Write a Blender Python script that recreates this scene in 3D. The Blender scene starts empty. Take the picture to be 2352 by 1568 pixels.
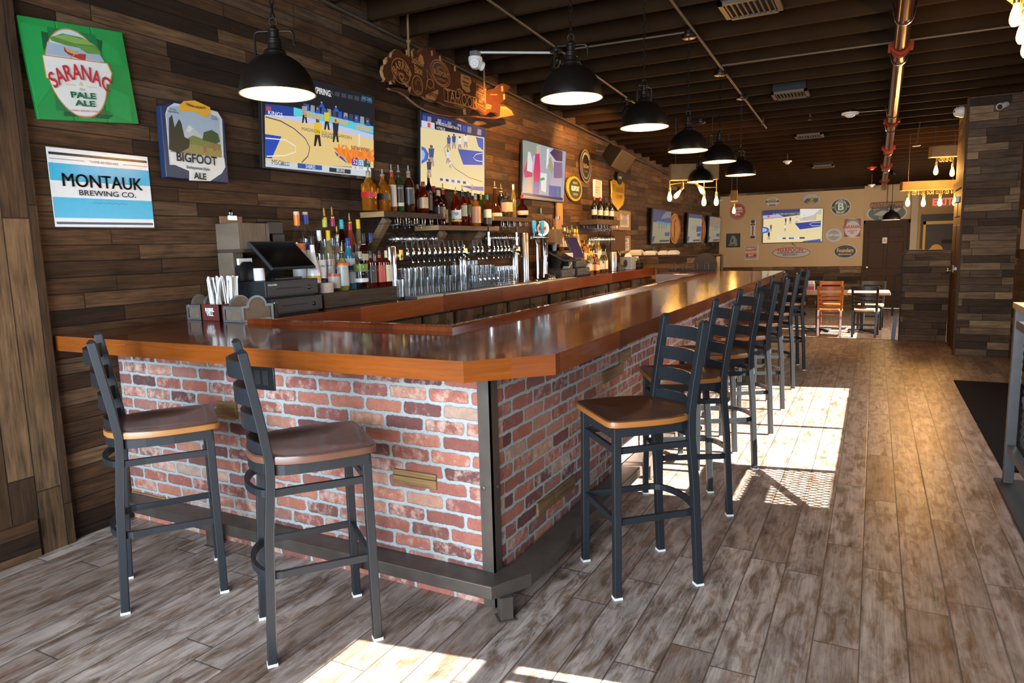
import bpy, bmesh, math, random
from mathutils import Vector, Matrix, Euler
import numpy as np
SC = bpy.context.scene
COL = SC.collection
R = random.Random(7)
# ---------------------------------------------------------------- camera
FPX, YAW, PIT, ROL = 1578.276, 0.485374, 0.136239, -0.026521
EYE = np.array([0.0, 0.0, 1.45])
def _rot():
    cy, sy, cp, sp, cr, sr = math.cos(YAW), math.sin(YAW), math.cos(PIT), math.sin(PIT), math.cos(ROL), math.sin(ROL)
    w = np.array([[1, 0, 0], [0, 0, -1], [0, 1, 0]], float)
    ry = np.array([[cy, 0, sy], [0, 1, 0], [-sy, 0, cy]])
    rx = np.array([[1, 0, 0], [0, cp, -sp], [0, sp, cp]])
    rz = np.array([[cr, -sr, 0], [sr, cr, 0], [0, 0, 1]])
    return rz @ rx @ ry @ w
MC = _rot()
cam_d = bpy.data.cameras.new('camera'); cam = bpy.data.objects.new('camera', cam_d); COL.objects.link(cam)
m = Matrix.Identity(4)
for i in range(3):
    m[i][0], m[i][1], m[i][2] = MC[0][i], -MC[1][i], -MC[2][i]
    m[i][3] = EYE[i]
cam.matrix_world = m
cam_d.sensor_width = 36.0; cam_d.lens = 36.0 * FPX / 2352.0; cam_d.clip_end = 200; cam_d.clip_start = 0.05
SC.camera = cam
def at(px, py, x=None, y=None, z=None):
    """surveyed point: where the photo's pixel meets the wall / counter / floor plane it lies on"""
    d = MC.T @ np.array([(px - 1176.0) / FPX, (py - 784.0) / FPX, 1.0])
    t = (x - EYE[0]) / d[0] if x is not None else (y - EYE[1]) / d[1] if y is not None else (z - EYE[2]) / d[2]
    return EYE + t * d
# ---------------------------------------------------------------- world, sun, windows' daylight, exposure
SC.view_settings.view_transform = 'Standard'; SC.view_settings.look = 'None'
SC.view_settings.exposure = 0.0; SC.view_settings.gamma = 1.0; SC.view_settings.use_curve_mapping = False
SC.cycles.use_denoising = True
SC.cycles.max_bounces = 8; SC.cycles.diffuse_bounces = 4; SC.cycles.glossy_bounces = 4
SC.cycles.transmission_bounces = 8; SC.cycles.transparent_max_bounces = 28
SC.cycles.sample_clamp_indirect = 6.0; SC.cycles.caustics_reflective = False; SC.cycles.caustics_refractive = False
W = bpy.data.worlds.new('sky'); SC.world = W; W.use_nodes = True
W.node_tree.nodes['Background'].inputs[0].default_value = (0.62, 0.80, 1.0, 1); W.node_tree.nodes['Background'].inputs[1].default_value = 0.9
def light(name, kind, loc, power, color, size=0.1, d=None, sy=None, spot=None, blend=.5):
    l = bpy.data.lights.new(name, kind); l.energy = power; l.color = color
    if kind == 'AREA':
        l.size = size
        if sy: l.shape = 'RECTANGLE'; l.size_y = sy
    elif kind == 'SUN': l.angle = size
    else: l.shadow_soft_size = size
    if kind == 'SPOT': l.spot_size = spot; l.spot_blend = blend
    o = bpy.data.objects.new(name, l); o.location = loc; COL.objects.link(o)
    if d is not None: o.rotation_euler = Vector(d).to_track_quat('-Z', 'Y').to_euler()
    return o
SUN_D = Vector((-1, -0.18, -0.6334 * 1.016))
light('sun', 'SUN', (6, 2, 6), 52.0, (1.0, 0.93, 0.80), 0.0045, SUN_D)
light('window_daylight_front', 'AREA', (-1.2, -2.45, 1.65), 640, (0.74, 0.87, 1.0), 4.4, (0.0, 1, -0.30), 2.4)
light('window_daylight_right', 'AREA', (1.40, 5.9, 1.6), 45, (0.80, 0.90, 1.0), 3.4, (-1, 0, -0.1), 1.1)
light('window_daylight_dining', 'AREA', (1.93, 14.3, 1.6), 150, (1.0, 0.90, 0.74), 2.0, (-1, 0, -0.1), 0.9)
WARM = (1.0, 0.47, 0.11)
# ---------------------------------------------------------------- geometry helpers
class G:
    def __init__(s): s.v, s.f, s.m, s.c = [], [], [], []
    def add(s, vs, fs, mi=0, col=None):
        o = len(s.v); s.v += [tuple(map(float, q)) for q in vs]
        for f in fs: s.f.append([i + o for i in f]); s.m.append(mi); s.c.append(col)
        return s
    def box(s, a, b, mi=0, M=None, col=None):
        (x0, y0, z0), (x1, y1, z1) = a, b
        vs = [(x0, y0, z0), (x1, y0, z0), (x1, y1, z0), (x0, y1, z0), (x0, y0, z1), (x1, y0, z1), (x1, y1, z1), (x0, y1, z1)]
        if M is not None: vs = [M @ Vector(v) for v in vs]
        return s.add(vs, [(0, 3, 2, 1), (4, 5, 6, 7), (0, 1, 5, 4), (1, 2, 6, 5), (2, 3, 7, 6), (3, 0, 4, 7)], mi, col)
    def prism(s, poly, z0, z1, mi=0, side=None, M=None, taper=None):
        n = len(poly); p1 = poly if taper is None else taper
        vs = [(x, y, z0) for x, y in poly] + [(x, y, z1) for x, y in p1]
        if M is not None: vs = [M @ Vector(v) for v in vs]
        o = len(s.v); s.v += [tuple(v) for v in vs]
        s.f.append([o + i for i in range(n)][::-1]); s.m.append(mi); s.c.append(None)
        s.f.append([o + n + i for i in range(n)]); s.m.append(mi); s.c.append(None)
        for i in range(n):
            j = (i + 1) % n; s.f.append([o + i, o + j, o + n + j, o + n + i]); s.m.append(mi if side is None else side); s.c.append(None)
        return s
    def sweep(s, path, prof, mi=0, closed=False, up=None):
        """profile (list of (a,b)) swept along path; a = sideways, b = along up"""
        P = [Vector(p) for p in path]; n = len(P); k = len(prof); o = len(s.v)
        T = []
        for i in range(n):
            a = P[i] - P[i - 1] if (i > 0 or closed) else P[1] - P[0]
            b = P[(i + 1) % n] - P[i] if (i < n - 1 or closed) else P[-1] - P[-2]
            T.append((a.normalized() + b.normalized()).normalized())
        U = Vector(up) if up is not None else (Vector((0, 0, 1)) if abs(T[0].z) < .9 else Vector((1, 0, 0)))
        for i in range(n):
            t = T[i]; sd = t.cross(U)
            if sd.length < 1e-6: sd = Vector((1, 0, 0))
            sd.normalize(); u = sd.cross(t).normalized()
            if up is None: U = u
            sc = 1.0
            if 0 < i < n - 1 or closed:
                a = (P[i] - P[i - 1]).normalized(); c = max(.35, t.dot(a)); sc = 1 / c
            for (a_, b_) in prof: s.v.append(tuple(P[i] + sd * a_ * sc + u * b_))
        rng = n if closed else n - 1
        for i in range(rng):
            for j in range(k):
                a, b = o + i * k + j, o + i * k + (j + 1) % k
                c, d = o + ((i + 1) % n) * k + (j + 1) % k, o + ((i + 1) % n) * k + j
                s.f.append([a, d, c, b]); s.m.append(mi); s.c.append(None)
        if not closed:
            s.f.append([o + j for j in range(k)]); s.m.append(mi); s.c.append(None)
            s.f.append([o + (n - 1) * k + j for j in range(k)][::-1]); s.m.append(mi); s.c.append(None)
        return s
    def tube(s, path, r, n=8, mi=0, closed=False):
        return s.sweep(path, [(r * math.cos(2 * math.pi * i / n), r * math.sin(2 * math.pi * i / n)) for i in range(n)], mi, closed)
    def bar(s, path, w, h, mi=0, closed=False, up=None):
        return s.sweep(path, [(-w / 2, -h / 2), (w / 2, -h / 2), (w / 2, h / 2), (-w / 2, h / 2)], mi, closed, up)
    def lathe(s, prof, n=20, c=(0, 0, 0), M=None, mi=0, sx=1.0, sy=1.0, sq=None, caps=True):
        """profile (r,z) turned about Z; sq = superellipse power for square bottles"""
        o = len(s.v); k = len(prof)
        for (r, z) in prof:
            for i in range(n):
                a = 2 * math.pi * (i + .5) / n; ca, sa = math.cos(a), math.sin(a); q = 1.0
                if sq: q = (abs(ca) ** sq + abs(sa) ** sq) ** (-1 / sq)
                v = Vector((c[0] + r * q * ca * sx, c[1] + r * q * sa * sy, c[2] + z))
                s.v.append(tuple(M @ v if M is not None else v))
        for i in range(k - 1):
            for j in range(n):
                a, b = o + i * n + j, o + i * n + (j + 1) % n
                s.f.append([a, b, b + n, a + n]); s.m.append(mi); s.c.append(None)
        if not caps: return s
        if prof[0][0] > 1e-5: s.f.append([o + j for j in range(n)][::-1]); s.m.append(mi); s.c.append(None)
        if prof[-1][0] > 1e-5: s.f.append([o + (k - 1) * n + j for j in range(n)]); s.m.append(mi); s.c.append(None)
        return s
    def flat(s, pts, col, fr, off, mi=0):
        """polygon of local (u,v) points on frame fr lifted by off"""
        o, U, V, N = fr
        vs = [o + U * p[0] + V * p[1] + N * off for p in pts]
        s.add(vs, [list(range(len(pts)))], mi, col); return s
    def mesh(s, name, mats, smooth=True, angle=35):
        me = bpy.data.meshes.new(name); me.from_pydata(s.v, [], s.f)
        mats = mats if isinstance(mats, (list, tuple)) else [mats]
        for q in mats: me.materials.append(q)
        if len(mats) > 1: me.polygons.foreach_set('material_index', s.m)
        if any(c is not None for c in s.c):
            ca = me.color_attributes.new('col', 'FLOAT_COLOR', 'CORNER'); arr = []
            for f, c in zip(s.f, s.c):
                c = c or (1, 1, 1); arr += [c[0], c[1], c[2], 1.0] * len(f)
            ca.data.foreach_set('color', arr)
        bm = bmesh.new(); bm.from_mesh(me)
        bmesh.ops.remove_doubles(bm, verts=bm.verts, dist=1e-6)
        if not any(c is not None for c in s.c): bmesh.ops.recalc_face_normals(bm, faces=bm.faces)
        bm.to_mesh(me); bm.free()
        if smooth:
            me.polygons.foreach_set('use_smooth', [True] * len(me.polygons)); me.set_sharp_from_angle(angle=math.radians(angle))
        me.update(); return me
    def build(s, name, mats, parent=None, smooth=True, angle=35, bevel=0, loc=None, rot=None, seg=2):
        o = bpy.data.objects.new(name, s.mesh(name, mats, smooth, angle)); COL.objects.link(o)
        if parent is not None: o.parent = parent
        if loc is not None: o.location = loc
        if rot is not None: o.rotation_euler = rot
        if bevel:
            b = o.modifiers.new('bevel', 'BEVEL'); b.width = bevel; b.segments = seg; b.limit_method = 'ANGLE'; b.harden_normals = False
        return o
def thing(name, label, cat, loc=(0, 0, 0), rz=0.0, group=None):
    o = bpy.data.objects.new(name, None); COL.objects.link(o); o.location = tuple(float(v) for v in loc); o.rotation_euler = (0, 0, rz); o.empty_display_size = .05
    return tag(o, label, cat, group)
def tag(o, label, cat, group=None):
    o['label'] = label; o['category'] = cat
    if group: o['group'] = group
    return o
def struct(o, label=None):
    o['kind'] = 'structure'
    if label: o['label'] = label
    return o
def dup(root, loc=None, rz=None, label=None, group=None):
    r = root.copy(); COL.objects.link(r)
    if loc is not None: r.location = tuple(float(v) for v in loc)
    if rz is not None: r.rotation_euler = (0, 0, rz)
    if label: r['label'] = label
    if group: r['group'] = group
    for ch in list(root.children):
        c = ch.copy(); COL.objects.link(c); c.parent = r
        for g in list(ch.children):
            d = g.copy(); COL.objects.link(d); d.parent = c
    return r
def frame(o, facing, ang=0.0):
    """(origin, U right, V up, N out) of a board on a wall; facing '+x' (left wall), '-y' (far wall), '-x'"""
    U, V, N = {'+x': ((0, 1, 0), (0, 0, 1), (1, 0, 0)), '-y': ((1, 0, 0), (0, 0, 1), (0, -1, 0)), '-x': ((0, -1, 0), (0, 0, 1), (-1, 0, 0))}[facing]
    U, V, N = Vector(U), Vector(V), Vector(N); c, s_ = math.cos(ang), math.sin(ang)
    return (Vector(o), U * c + V * s_, V * c - U * s_, N)
def frmat(fr, u=0, v=0, off=0, sx=1.0):
    o, U, V, N = fr; M = Matrix.Identity(4); p = o + U * u + V * v + N * off
    for i in range(3): M[i][0], M[i][1], M[i][2], M[i][3] = U[i] * sx, V[i], N[i], p[i]
    return M
def rect(x0, y0, x1, y1): return [(x0, y0), (x1, y0), (x1, y1), (x0, y1)]
def ell(cx, cy, rx, ry, n=32, a0=0, a1=360):
    return [(cx + rx * math.cos(math.radians(a0 + (a1 - a0) * i / n)), cy + ry * math.sin(math.radians(a0 + (a1 - a0) * i / n))) for i in range(n + (0 if a1 - a0 == 360 else 1))]
def stroke(pts, w):
    L, Rr = [], []
    for i, p in enumerate(pts):
        a = pts[max(0, i - 1)]; b = pts[min(len(pts) - 1, i + 1)]; dx, dy = b[0] - a[0], b[1] - a[1]; l = math.hypot(dx, dy) or 1
        nx, ny = -dy / l * w / 2, dx / l * w / 2; L.append((p[0] + nx, p[1] + ny)); Rr.append((p[0] - nx, p[1] - ny))
    return Rr + L[::-1]
_txt = {}
def text(s, h, mat, fr, u=0, v=0, off=.002, parent=None, name='lettering', bold=0.0, sx=1.0, depth=.0006, align='CENTER', arc=None):
    """built-in font letters turned to a mesh; h = capital height in metres"""
    if 'M' in s.upper(): bold = 0.0          # heavier strokes break the built-in M
    key = (s, round(bold, 4), align, arc)
    if key not in _txt:
        cu = bpy.data.curves.new('letters', 'FONT'); cu.body = s; cu.size = 1.0; cu.align_x = align; cu.align_y = 'CENTER'; cu.offset = bold; cu.resolution_u = 3
        cu.space_line = .85
        ob = bpy.data.objects.new('letters', cu); COL.objects.link(ob); dg = bpy.context.evaluated_depsgraph_get()
        me = bpy.data.meshes.new_from_object(ob.evaluated_get(dg)); bpy.data.objects.remove(ob); bpy.data.curves.remove(cu)
        _txt[key] = me
    me = _txt[key].copy(); k = h / .70
    M = frmat(fr, u, v, off)
    co = np.empty(len(me.vertices) * 3); me.vertices.foreach_get('co', co); co = co.reshape(-1, 3)
    if arc:                                                       # bend the line of letters on a circle of radius arc (in letter units)
        a = co[:, 0] / arc; rr = arc + co[:, 1]; co[:, 0] = rr * np.sin(a); co[:, 1] = rr * np.cos(a) - arc
    for vtx, c in zip(me.vertices, co): vtx.co = M @ Vector((c[0] * k * sx, c[1] * k, 0))
    me.materials.clear(); me.materials.append(mat)
    o = bpy.data.objects.new(name, me); COL.objects.link(o)
    if parent is not None: o.parent = parent
    return o
# ---------------------------------------------------------------- material helpers
class N:
    def __init__(s, name):
        s.mat = bpy.data.materials.new(name); s.mat.use_nodes = True; s.t = s.mat.node_tree; s.b = s.t.nodes['Principled BSDF']
    def n(s, typ, **k):
        q = s.t.nodes.new(typ)
        for a, b in k.items(): setattr(q, a, b)
        return q
    def put(s, sock, v):
        if v is None: return
        if hasattr(v, 'is_linked') or isinstance(v, bpy.types.NodeSocket): s.t.links.new(v, sock)
        elif isinstance(v, (tuple, list)):
            sock.default_value = tuple(v) + (1,) if (sock.type == 'RGBA' and len(v) == 3) else tuple(v)
        else: sock.default_value = v
    def m(s, op, a, b=None, c=None):
        q = s.n('ShaderNodeMath', operation=op); s.put(q.inputs[0], a); s.put(q.inputs[1], b); s.put(q.inputs[2], c); return q.outputs[0]
    def sep(s, v): q = s.n('ShaderNodeSeparateXYZ'); s.put(q.inputs[0], v); return q.outputs
    def comb(s, x=0, y=0, z=0):
        q = s.n('ShaderNodeCombineXYZ'); s.put(q.inputs[0], x); s.put(q.inputs[1], y); s.put(q.inputs[2], z); return q.outputs[0]
    def pos(s): return s.n('ShaderNodeNewGeometry').outputs['Position']
    def obj(s): return s.n('ShaderNodeTexCoord').outputs['Object']
    def noise(s, v, sc=5, det=3, rough=.5, dist=0): 
        q = s.n('ShaderNodeTexNoise'); s.put(q.inputs['Vector'], v); q.inputs['Scale'].default_value = sc; q.inputs['Detail'].default_value = det
        q.inputs['Roughness'].default_value = rough; q.inputs['Distortion'].default_value = dist; return q.outputs[0]
    def white(s, v): q = s.n('ShaderNodeTexWhiteNoise', noise_dimensions='3D'); s.put(q.inputs['Vector'], v); return q.outputs['Value']
    def ramp(s, f, stops, const=False):
        q = s.n('ShaderNodeValToRGB'); s.put(q.inputs[0], f); r = q.color_ramp
        if const: r.interpolation = 'CONSTANT'
        while len(r.elements) < len(stops): r.elements.new(.5)
        for e, (p, c) in zip(r.elements, stops): e.position = p; e.color = tuple(c) + (1,) if len(c) == 3 else c
        return q.outputs[0]
    def mix(s, f, a, b, mode='MIX'):
        q = s.n('ShaderNodeMix', data_type='RGBA', blend_type=mode); s.put(q.inputs[0], f); s.put(q.inputs[6], a); s.put(q.inputs[7], b); return q.outputs[2]
    def bump(s, h, st=.3, d=.01): q = s.n('ShaderNodeBump'); s.put(q.inputs['Height'], h); q.inputs['Strength'].default_value = st; q.inputs['Distance'].default_value = d; s.put(s.b.inputs['Normal'], q.outputs[0]); return q.outputs[0]
    def base(s, c): s.put(s.b.inputs['Base Color'], c); return s
    def set(s, **k):
        for a, v in k.items(): s.put(s.b.inputs[a.replace('_', ' ')], v)
        return s
def plain(name, c, rough=.5, metal=0.0, spec=.5, coat=0.0, var=0.0, vs=40):
    n = N(name)
    if var:
        f = n.noise(n.obj(), vs, 3); n.base(n.mix(f, [x * (1 - var) for x in c], [min(1, x * (1 + var)) for x in c]))
    else: n.base(c)
    n.set(Roughness=rough, Metallic=metal); n.b.inputs['Specular IOR Level'].default_value = spec; n.b.inputs['Coat Weight'].default_value = coat
    return n.mat
def emit(name, c, st, spec=.5): n = N(name); n.b.inputs['Specular IOR Level'].default_value = spec; n.base((0, 0, 0)); n.b.inputs['Emission Color'].default_value = tuple(c) + (1,); n.b.inputs['Emission Strength'].default_value = st; return n.mat
def colattr(name, rough=.4, emission=0.0, metal=0.0, var=.12):
    """flat printed colours kept on the faces"""
    n = N(name); a = n.n('ShaderNodeVertexColor', layer_name='col').outputs[0]
    if emission:
        n.base((.01, .01, .01)); n.put(n.b.inputs['Emission Color'], a); n.b.inputs['Emission Strength'].default_value = emission; n.set(Roughness=.3); n.b.inputs['Specular IOR Level'].default_value = .08
    else:
        f = n.noise(n.pos(), 35, 3); n.base(n.mix(n.m('MULTIPLY', f, var), a, (0, 0, 0))); n.set(Roughness=rough, Metallic=metal)
    return n.mat
def planks(name, ua, va, h, length, stops, gap=.004, grain=1.0, rough=.7, flip=False, seed=0.0, jit=.8, bump=.5, world=True, spec=.3, lum=.35, coat=0.0, gapdark=.18, vary=.55, blotch=0.0):
    """boards running along axis ua, rows stacked along va"""
    n = N(name); p = n.sep(n.pos() if world else n.obj()); u, v, w = p[ua], p[va], p[3 - ua - va]
    v = n.m('ADD', v, 40.0 + seed)
    row = n.m('FLOOR', n.m('DIVIDE', v, h)); fv = n.m('FRACT', n.m('DIVIDE', v, h))
    r1 = n.white(n.comb(row, seed + 3.1, 7)); r2 = n.white(n.comb(row, seed + 9.7, 3))
    ln = n.m('MULTIPLY', n.m('ADD', n.m('MULTIPLY', r2, vary), 1 - vary / 2), length)
    uu = n.m('DIVIDE', n.m('ADD', n.m('ADD', u, 60.0), n.m('MULTIPLY', r1, length * jit)), ln)
    cell = n.m('FLOOR', uu); fu = n.m('FRACT', uu)
    idv = n.comb(row, cell, seed); k = n.white(idv); k2 = n.white(n.comb(cell, row, seed + 5))
    gv = [0, 0, 0]; gv[0] = n.m('ADD', n.m('MULTIPLY', u, 2.2), n.m('MULTIPLY', k, 37.0)); gv[1] = n.m('ADD', n.m('MULTIPLY', v, 38.0), n.m('MULTIPLY', k2, 51.0)); gv[2] = n.m('MULTIPLY', w, 2.0)
    g = n.noise(n.comb(*gv), 1.0, 5, .62, 1.1)
    fine = n.noise(n.comb(n.m('MULTIPLY', gv[0], 3.0), n.m('MULTIPLY', gv[1], 4.0), gv[2]), 1.0, 3, .6)
    blot = n.noise(n.comb(n.m('MULTIPLY', gv[0], 1.2), n.m('MULTIPLY', gv[1], .16), gv[2]), 1.3, 4, .6)
    c = n.ramp(k, stops)
    gg = n.m('ADD', n.m('MULTIPLY', g, .6), n.m('MULTIPLY', fine, .4))
    dark = n.m('SMOOTHSTEP' if False else 'MULTIPLY', n.m('SUBTRACT', gg, .5), 2.4 * grain)
    val = n.m('ADD', n.m('ADD', 1.0, dark), n.m('MULTIPLY', n.m('SUBTRACT', blot, .5), 1.1 * grain))
    if blotch:
        b2 = n.noise(n.comb(n.m('ADD', n.m('MULTIPLY', u, 5.5), n.m('MULTIPLY', k, 91.0)), n.m('ADD', n.m('MULTIPLY', v, 17.0), n.m('MULTIPLY', k2, 63.0)), 0.0), 1.0, 5, .68, .6)
        val = n.m('ADD', val, n.m('MULTIPLY', n.m('SUBTRACT', b2, .5), 2.6 * blotch)); brown = n.m('MINIMUM', n.m('MAXIMUM', n.m('MULTIPLY', n.m('SUBTRACT', .52, b2), 6.0), 0.0), .75); c = n.mix(brown, c, (.20, .115, .070))
    val = n.m('MINIMUM', n.m('MAXIMUM', val, .25), 1.9)
    vv = n.n('ShaderNodeVectorMath', operation='SCALE'); n.put(vv.inputs[0], c); n.put(vv.inputs['Scale'], val)
    eu = n.m('MULTIPLY', n.m('MINIMUM', fu, n.m('SUBTRACT', 1.0, fu)), ln); ev = n.m('MULTIPLY', n.m('MINIMUM', fv, n.m('SUBTRACT', 1.0, fv)), h)
    e = n.m('MINIMUM', eu, ev); j = n.m('MINIMUM', n.m('DIVIDE', e, gap), 1.0)
    cc = n.mix(j, [gapdark * x for x in stops[0][1]], vv.outputs[0])
    n.base(cc); n.set(Roughness=rough); n.b.inputs['Specular IOR Level'].default_value = spec; n.b.inputs['Coat Weight'].default_value = coat
    if coat: n.b.inputs['Coat Roughness'].default_value = .06
    hgt = n.m('ADD', n.m('ADD', n.m('MULTIPLY', j, .6), n.m('MULTIPLY', gg, .25)), n.m('MULTIPLY', k2, .9 * jit))
    n.bump(hgt, bump, .006)
    return n.mat
def bricks(name, ua):
    n = N(name); p = n.sep(n.pos()); u, z = p[ua], p[2]
    wob = n.m('MULTIPLY', n.m('SUBTRACT', n.noise(n.pos(), 14, 3), .5), .022); wob2 = n.m('MULTIPLY', n.m('SUBTRACT', n.noise(n.comb(z, u, 3.3), 17, 3), .5), .016)
    H, L = .0655, .200
    v = n.m('ADD', n.m('ADD', z, 20.0), wob2); row = n.m('FLOOR', n.m('DIVIDE', v, H)); fv = n.m('FRACT', n.m('DIVIDE', v, H))
    off = n.m('MULTIPLY', n.m('ADD', n.m('FRACT', n.m('MULTIPLY', row, .5)), n.m('MULTIPLY', n.white(n.comb(row, 1, 2)), .22)), L)
    uu = n.m('DIVIDE', n.m('ADD', n.m('ADD', n.m('ADD', u, 30.0), off), wob), L); cell = n.m('FLOOR', uu); fu = n.m('FRACT', uu)
    k = n.white(n.comb(row, cell, 4)); k2 = n.white(n.comb(cell, row, 8))
    eu = n.m('MULTIPLY', n.m('MINIMUM', fu, n.m('SUBTRACT', 1.0, fu)), L); ev = n.m('MULTIPLY', n.m('MINIMUM', fv, n.m('SUBTRACT', 1.0, fv)), H)
    # rounded corners of each brick
    ex = n.m('MAXIMUM', n.m('SUBTRACT', .019, eu), 0.0); ey = n.m('MAXIMUM', n.m('SUBTRACT', .019, ev), 0.0)
    e = n.m('SUBTRACT', .019, n.m('SQRT', n.m('ADD', n.m('MULTIPLY', ex, ex), n.m('MULTIPLY', ey, ey))))
    rg = n.m('MULTIPLY', n.m('SUBTRACT', n.noise(n.pos(), 70, 4, .7), .5), .012)
    e = n.m('ADD', e, rg); j = n.m('MINIMUM', n.m('MAXIMUM', n.m('DIVIDE', n.m('SUBTRACT', e, .0060), .0035), 0.0), 1.0)
    c = n.ramp(k, [(0, (.12, .055, .055)), (.12, (.21, .080, .066)), (.3, (.34, .12, .085)), (.48, (.42, .165, .11)), (.66, (.30, .10, .080)), (.8, (.23, .10, .088)), (.9, (.46, .22, .15)), (1, (.38, .27, .21))])
    spk = n.noise(n.pos(), 95, 5, .7); big = n.noise(n.pos(), 22, 4, .65)
    vv = n.n('ShaderNodeVectorMath', operation='SCALE'); n.put(vv.inputs[0], c); n.put(vv.inputs['Scale'], n.m('ADD', .42, n.m('ADD', n.m('MULTIPLY', spk, .55), n.m('MULTIPLY', big, .62))))
    pale = n.m('MULTIPLY', n.m('MAXIMUM', n.m('SUBTRACT', n.m('MULTIPLY', big, n.m('ADD', .7, n.m('MULTIPLY', k2, .5))), .50), 0.0), 3.0)
    c2 = n.mix(n.m('MINIMUM', pale, .8), vv.outputs[0], (.58, .44, .36))
    mort = n.mix(n.noise(n.pos(), 60, 4), (.29, .315, .32), (.47, .50, .50))
    n.base(n.mix(j, mort, c2)); n.set(Roughness=.85); n.b.inputs['Specular IOR Level'].default_value = .25
    n.bump(n.m('ADD', n.m('MULTIPLY', j, .8), n.m('MULTIPLY', spk, .5)), .75, .012)
    return n.mat
def glassy(name, c, rough=.02, ior=1.45, tr=1.0):
    n = N(name); n.base(c); n.set(Roughness=rough, IOR=ior); n.b.inputs['Transmission Weight'].default_value = tr; return n.mat
BARN = [(0, (.014, .0062, .0026)), (.18, (.036, .0165, .0068)), (.36, (.070, .034, .014)), (.52, (.048, .0225, .009)), (.68, (.088, .045, .0195)), (.8, (.062, .039, .0235)), (.92, (.108, .057, .025)), (1, (.155, .088, .043))]
BARN2 = [(0, (.026, .0135, .0065)), (.25, (.064, .035, .0165)), (.5, (.092, .053, .027)), (.72, (.078, .050, .030)), (.9, (.17, .105, .055)), (1, (.27, .17, .082))]
M = {}
M['barn_y'] = planks('barn_wood_left', 1, 2, .082, .82, BARN, seed=.3, grain=1.8, vary=.9)
M['barn_x'] = planks('barn_wood_cross', 0, 2, .086, .52, BARN2, seed=4.2, grain=1.3, vary=.9)
M['barn_r'] = planks('barn_wood_right', 1, 2, .086, .6, BARN2, seed=8.1, grain=1.3, vary=.9)
M['barn_post'] = planks('barn_wood_upright', 2, 1, .118, 1.7, [(0, (.022, .010, .0042)), (.4, (.050, .0255, .011)), (.7, (.078, .042, .019)), (1, (.185, .108, .052))], seed=2.0, jit=1.0, grain=1.6)
M['tile'] = planks('wood_look_tile', 1, 0, .1525, .91, [(0, (.215, .160, .130)), (.35, (.270, .212, .180)), (.65, (.300, .240, .204)), (1, (.35, .29, .25))], gap=.0045, grain=1.15, blotch=.72, rough=.36, seed=.0995, jit=.85, bump=.22, spec=.5, gapdark=.22, vary=0.0)
M['brick_x'] = bricks('brick_front', 0); M['brick_y'] = bricks('brick_side', 1)
M['bar_x'] = planks('varnished_mahogany_short_arm', 0, 1, .135, 3.0, [(0, (.075, .014, .0035)), (.5, (.12, .0235, .0055)), (1, (.17, .036, .0085))], gap=.0007, grain=.5, rough=.15, bump=.045, world=True, spec=.5, coat=.4, jit=.3, gapdark=.7)
M['bar_y'] = planks('varnished_mahogany', 1, 0, .135, 3.0, [(0, (.08, .015, .0035)), (.5, (.125, .0245, .0055)), (1, (.175, .037, .0085))], gap=.0007, grain=.5, rough=.15, bump=.045, spec=.5, coat=.4, jit=.3, gapdark=.7)
M['fascia_x'] = planks('lit_varnished_edge_short_arm', 0, 2, .2, 1.9, [(0, (.185, .045, .006)), (1, (.26, .070, .010))], gap=.0004, grain=.55, rough=.25, bump=.04, coat=.5, seed=.30, jit=.2)  # same wood as the top, light on the face put into its colour
M['fascia_y'] = planks('lit_varnished_edge', 1, 2, .2, .62, [(0, (.17, .045, .013)), (.5, (.25, .068, .017)), (1, (.33, .10, .022))], gap=.0006, grain=.4, rough=.25, bump=.04, coat=.5, seed=.30, jit=.9)  # top wood again, its lit look painted in as lighter orange
M['joist'] = plain('dark_brown_paint', (.025, .0125, .005), .85, var=.35, vs=3, spec=.08)
M['deck'] = plain('ceiling_deck_paint', (.009, .005, .003), .9, var=.3, vs=2, spec=.05)
M['cream'] = plain('cream_wall_paint', (.56, .39, .20), .7, var=.10, vs=2)
M['ochre'] = plain('ochre_wall_paint', (.44, .28, .10), .7, var=.08, vs=2)
M['trimw'] = plain('pale_trim_paint', (.52, .42, .28), .6)
M['black'] = plain('black_plastic', (.010, .011, .013), .38, var=.15)
M['matte'] = plain('matte_black', (.010, .010, .011), .7)
M['rubber'] = plain('black_rubber', (.006, .006, .008), .95, var=.4, vs=60, spec=.12)
M['stool'] = plain('charcoal_powder_coat', (.020, .024, .029), .42, metal=.2, spec=.45)
M['steel'] = plain('blackened_steel', (.085, .069, .058), .42, metal=.4, var=.35, vs=14)
M['darkmetal'] = plain('dark_bronze_shade', (.018, .013, .010), .36, metal=.6)
M['chrome'] = plain('polished_chrome', (.78, .78, .80), .10, metal=1.0)
M['brushed'] = plain('brushed_stainless', (.55, .56, .58), .28, metal=1.0, var=.1, vs=60)
M['wire'] = plain('chrome_wire', (.75, .75, .76), .2, metal=1.0)
M['white'] = plain('white_plastic', (.78, .77, .74), .4)
M['paper'] = plain('white_paper', (.80, .79, .76), .8)
M['foam'] = plain('white_foam', (.78, .77, .70), .7)
M['gold'] = plain('embossed_gold', (.82, .52, .06), .25, metal=.5)
M['red'] = plain('red_paint', (.45, .03, .02), .4)
M['brass'] = plain('brass', (.55, .38, .10), .3, metal=1.0)
M['caddywood'] = plain('weathered_box_wood', (.16, .12, .085), .75, var=.35, vs=25)
M['caddyred'] = plain('dark_red_stained_wood', (.12, .028, .022), .5, var=.25, vs=25)
M['tin'] = plain('galvanised_tin', (.30, .31, .32), .45, metal=.8, var=.2, vs=30)
M['print'] = colattr('printed_board', .45); M['printgloss'] = colattr('printed_tin', .18); M['relief'] = colattr('embossed_tin', .5, metal=.3)
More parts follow.
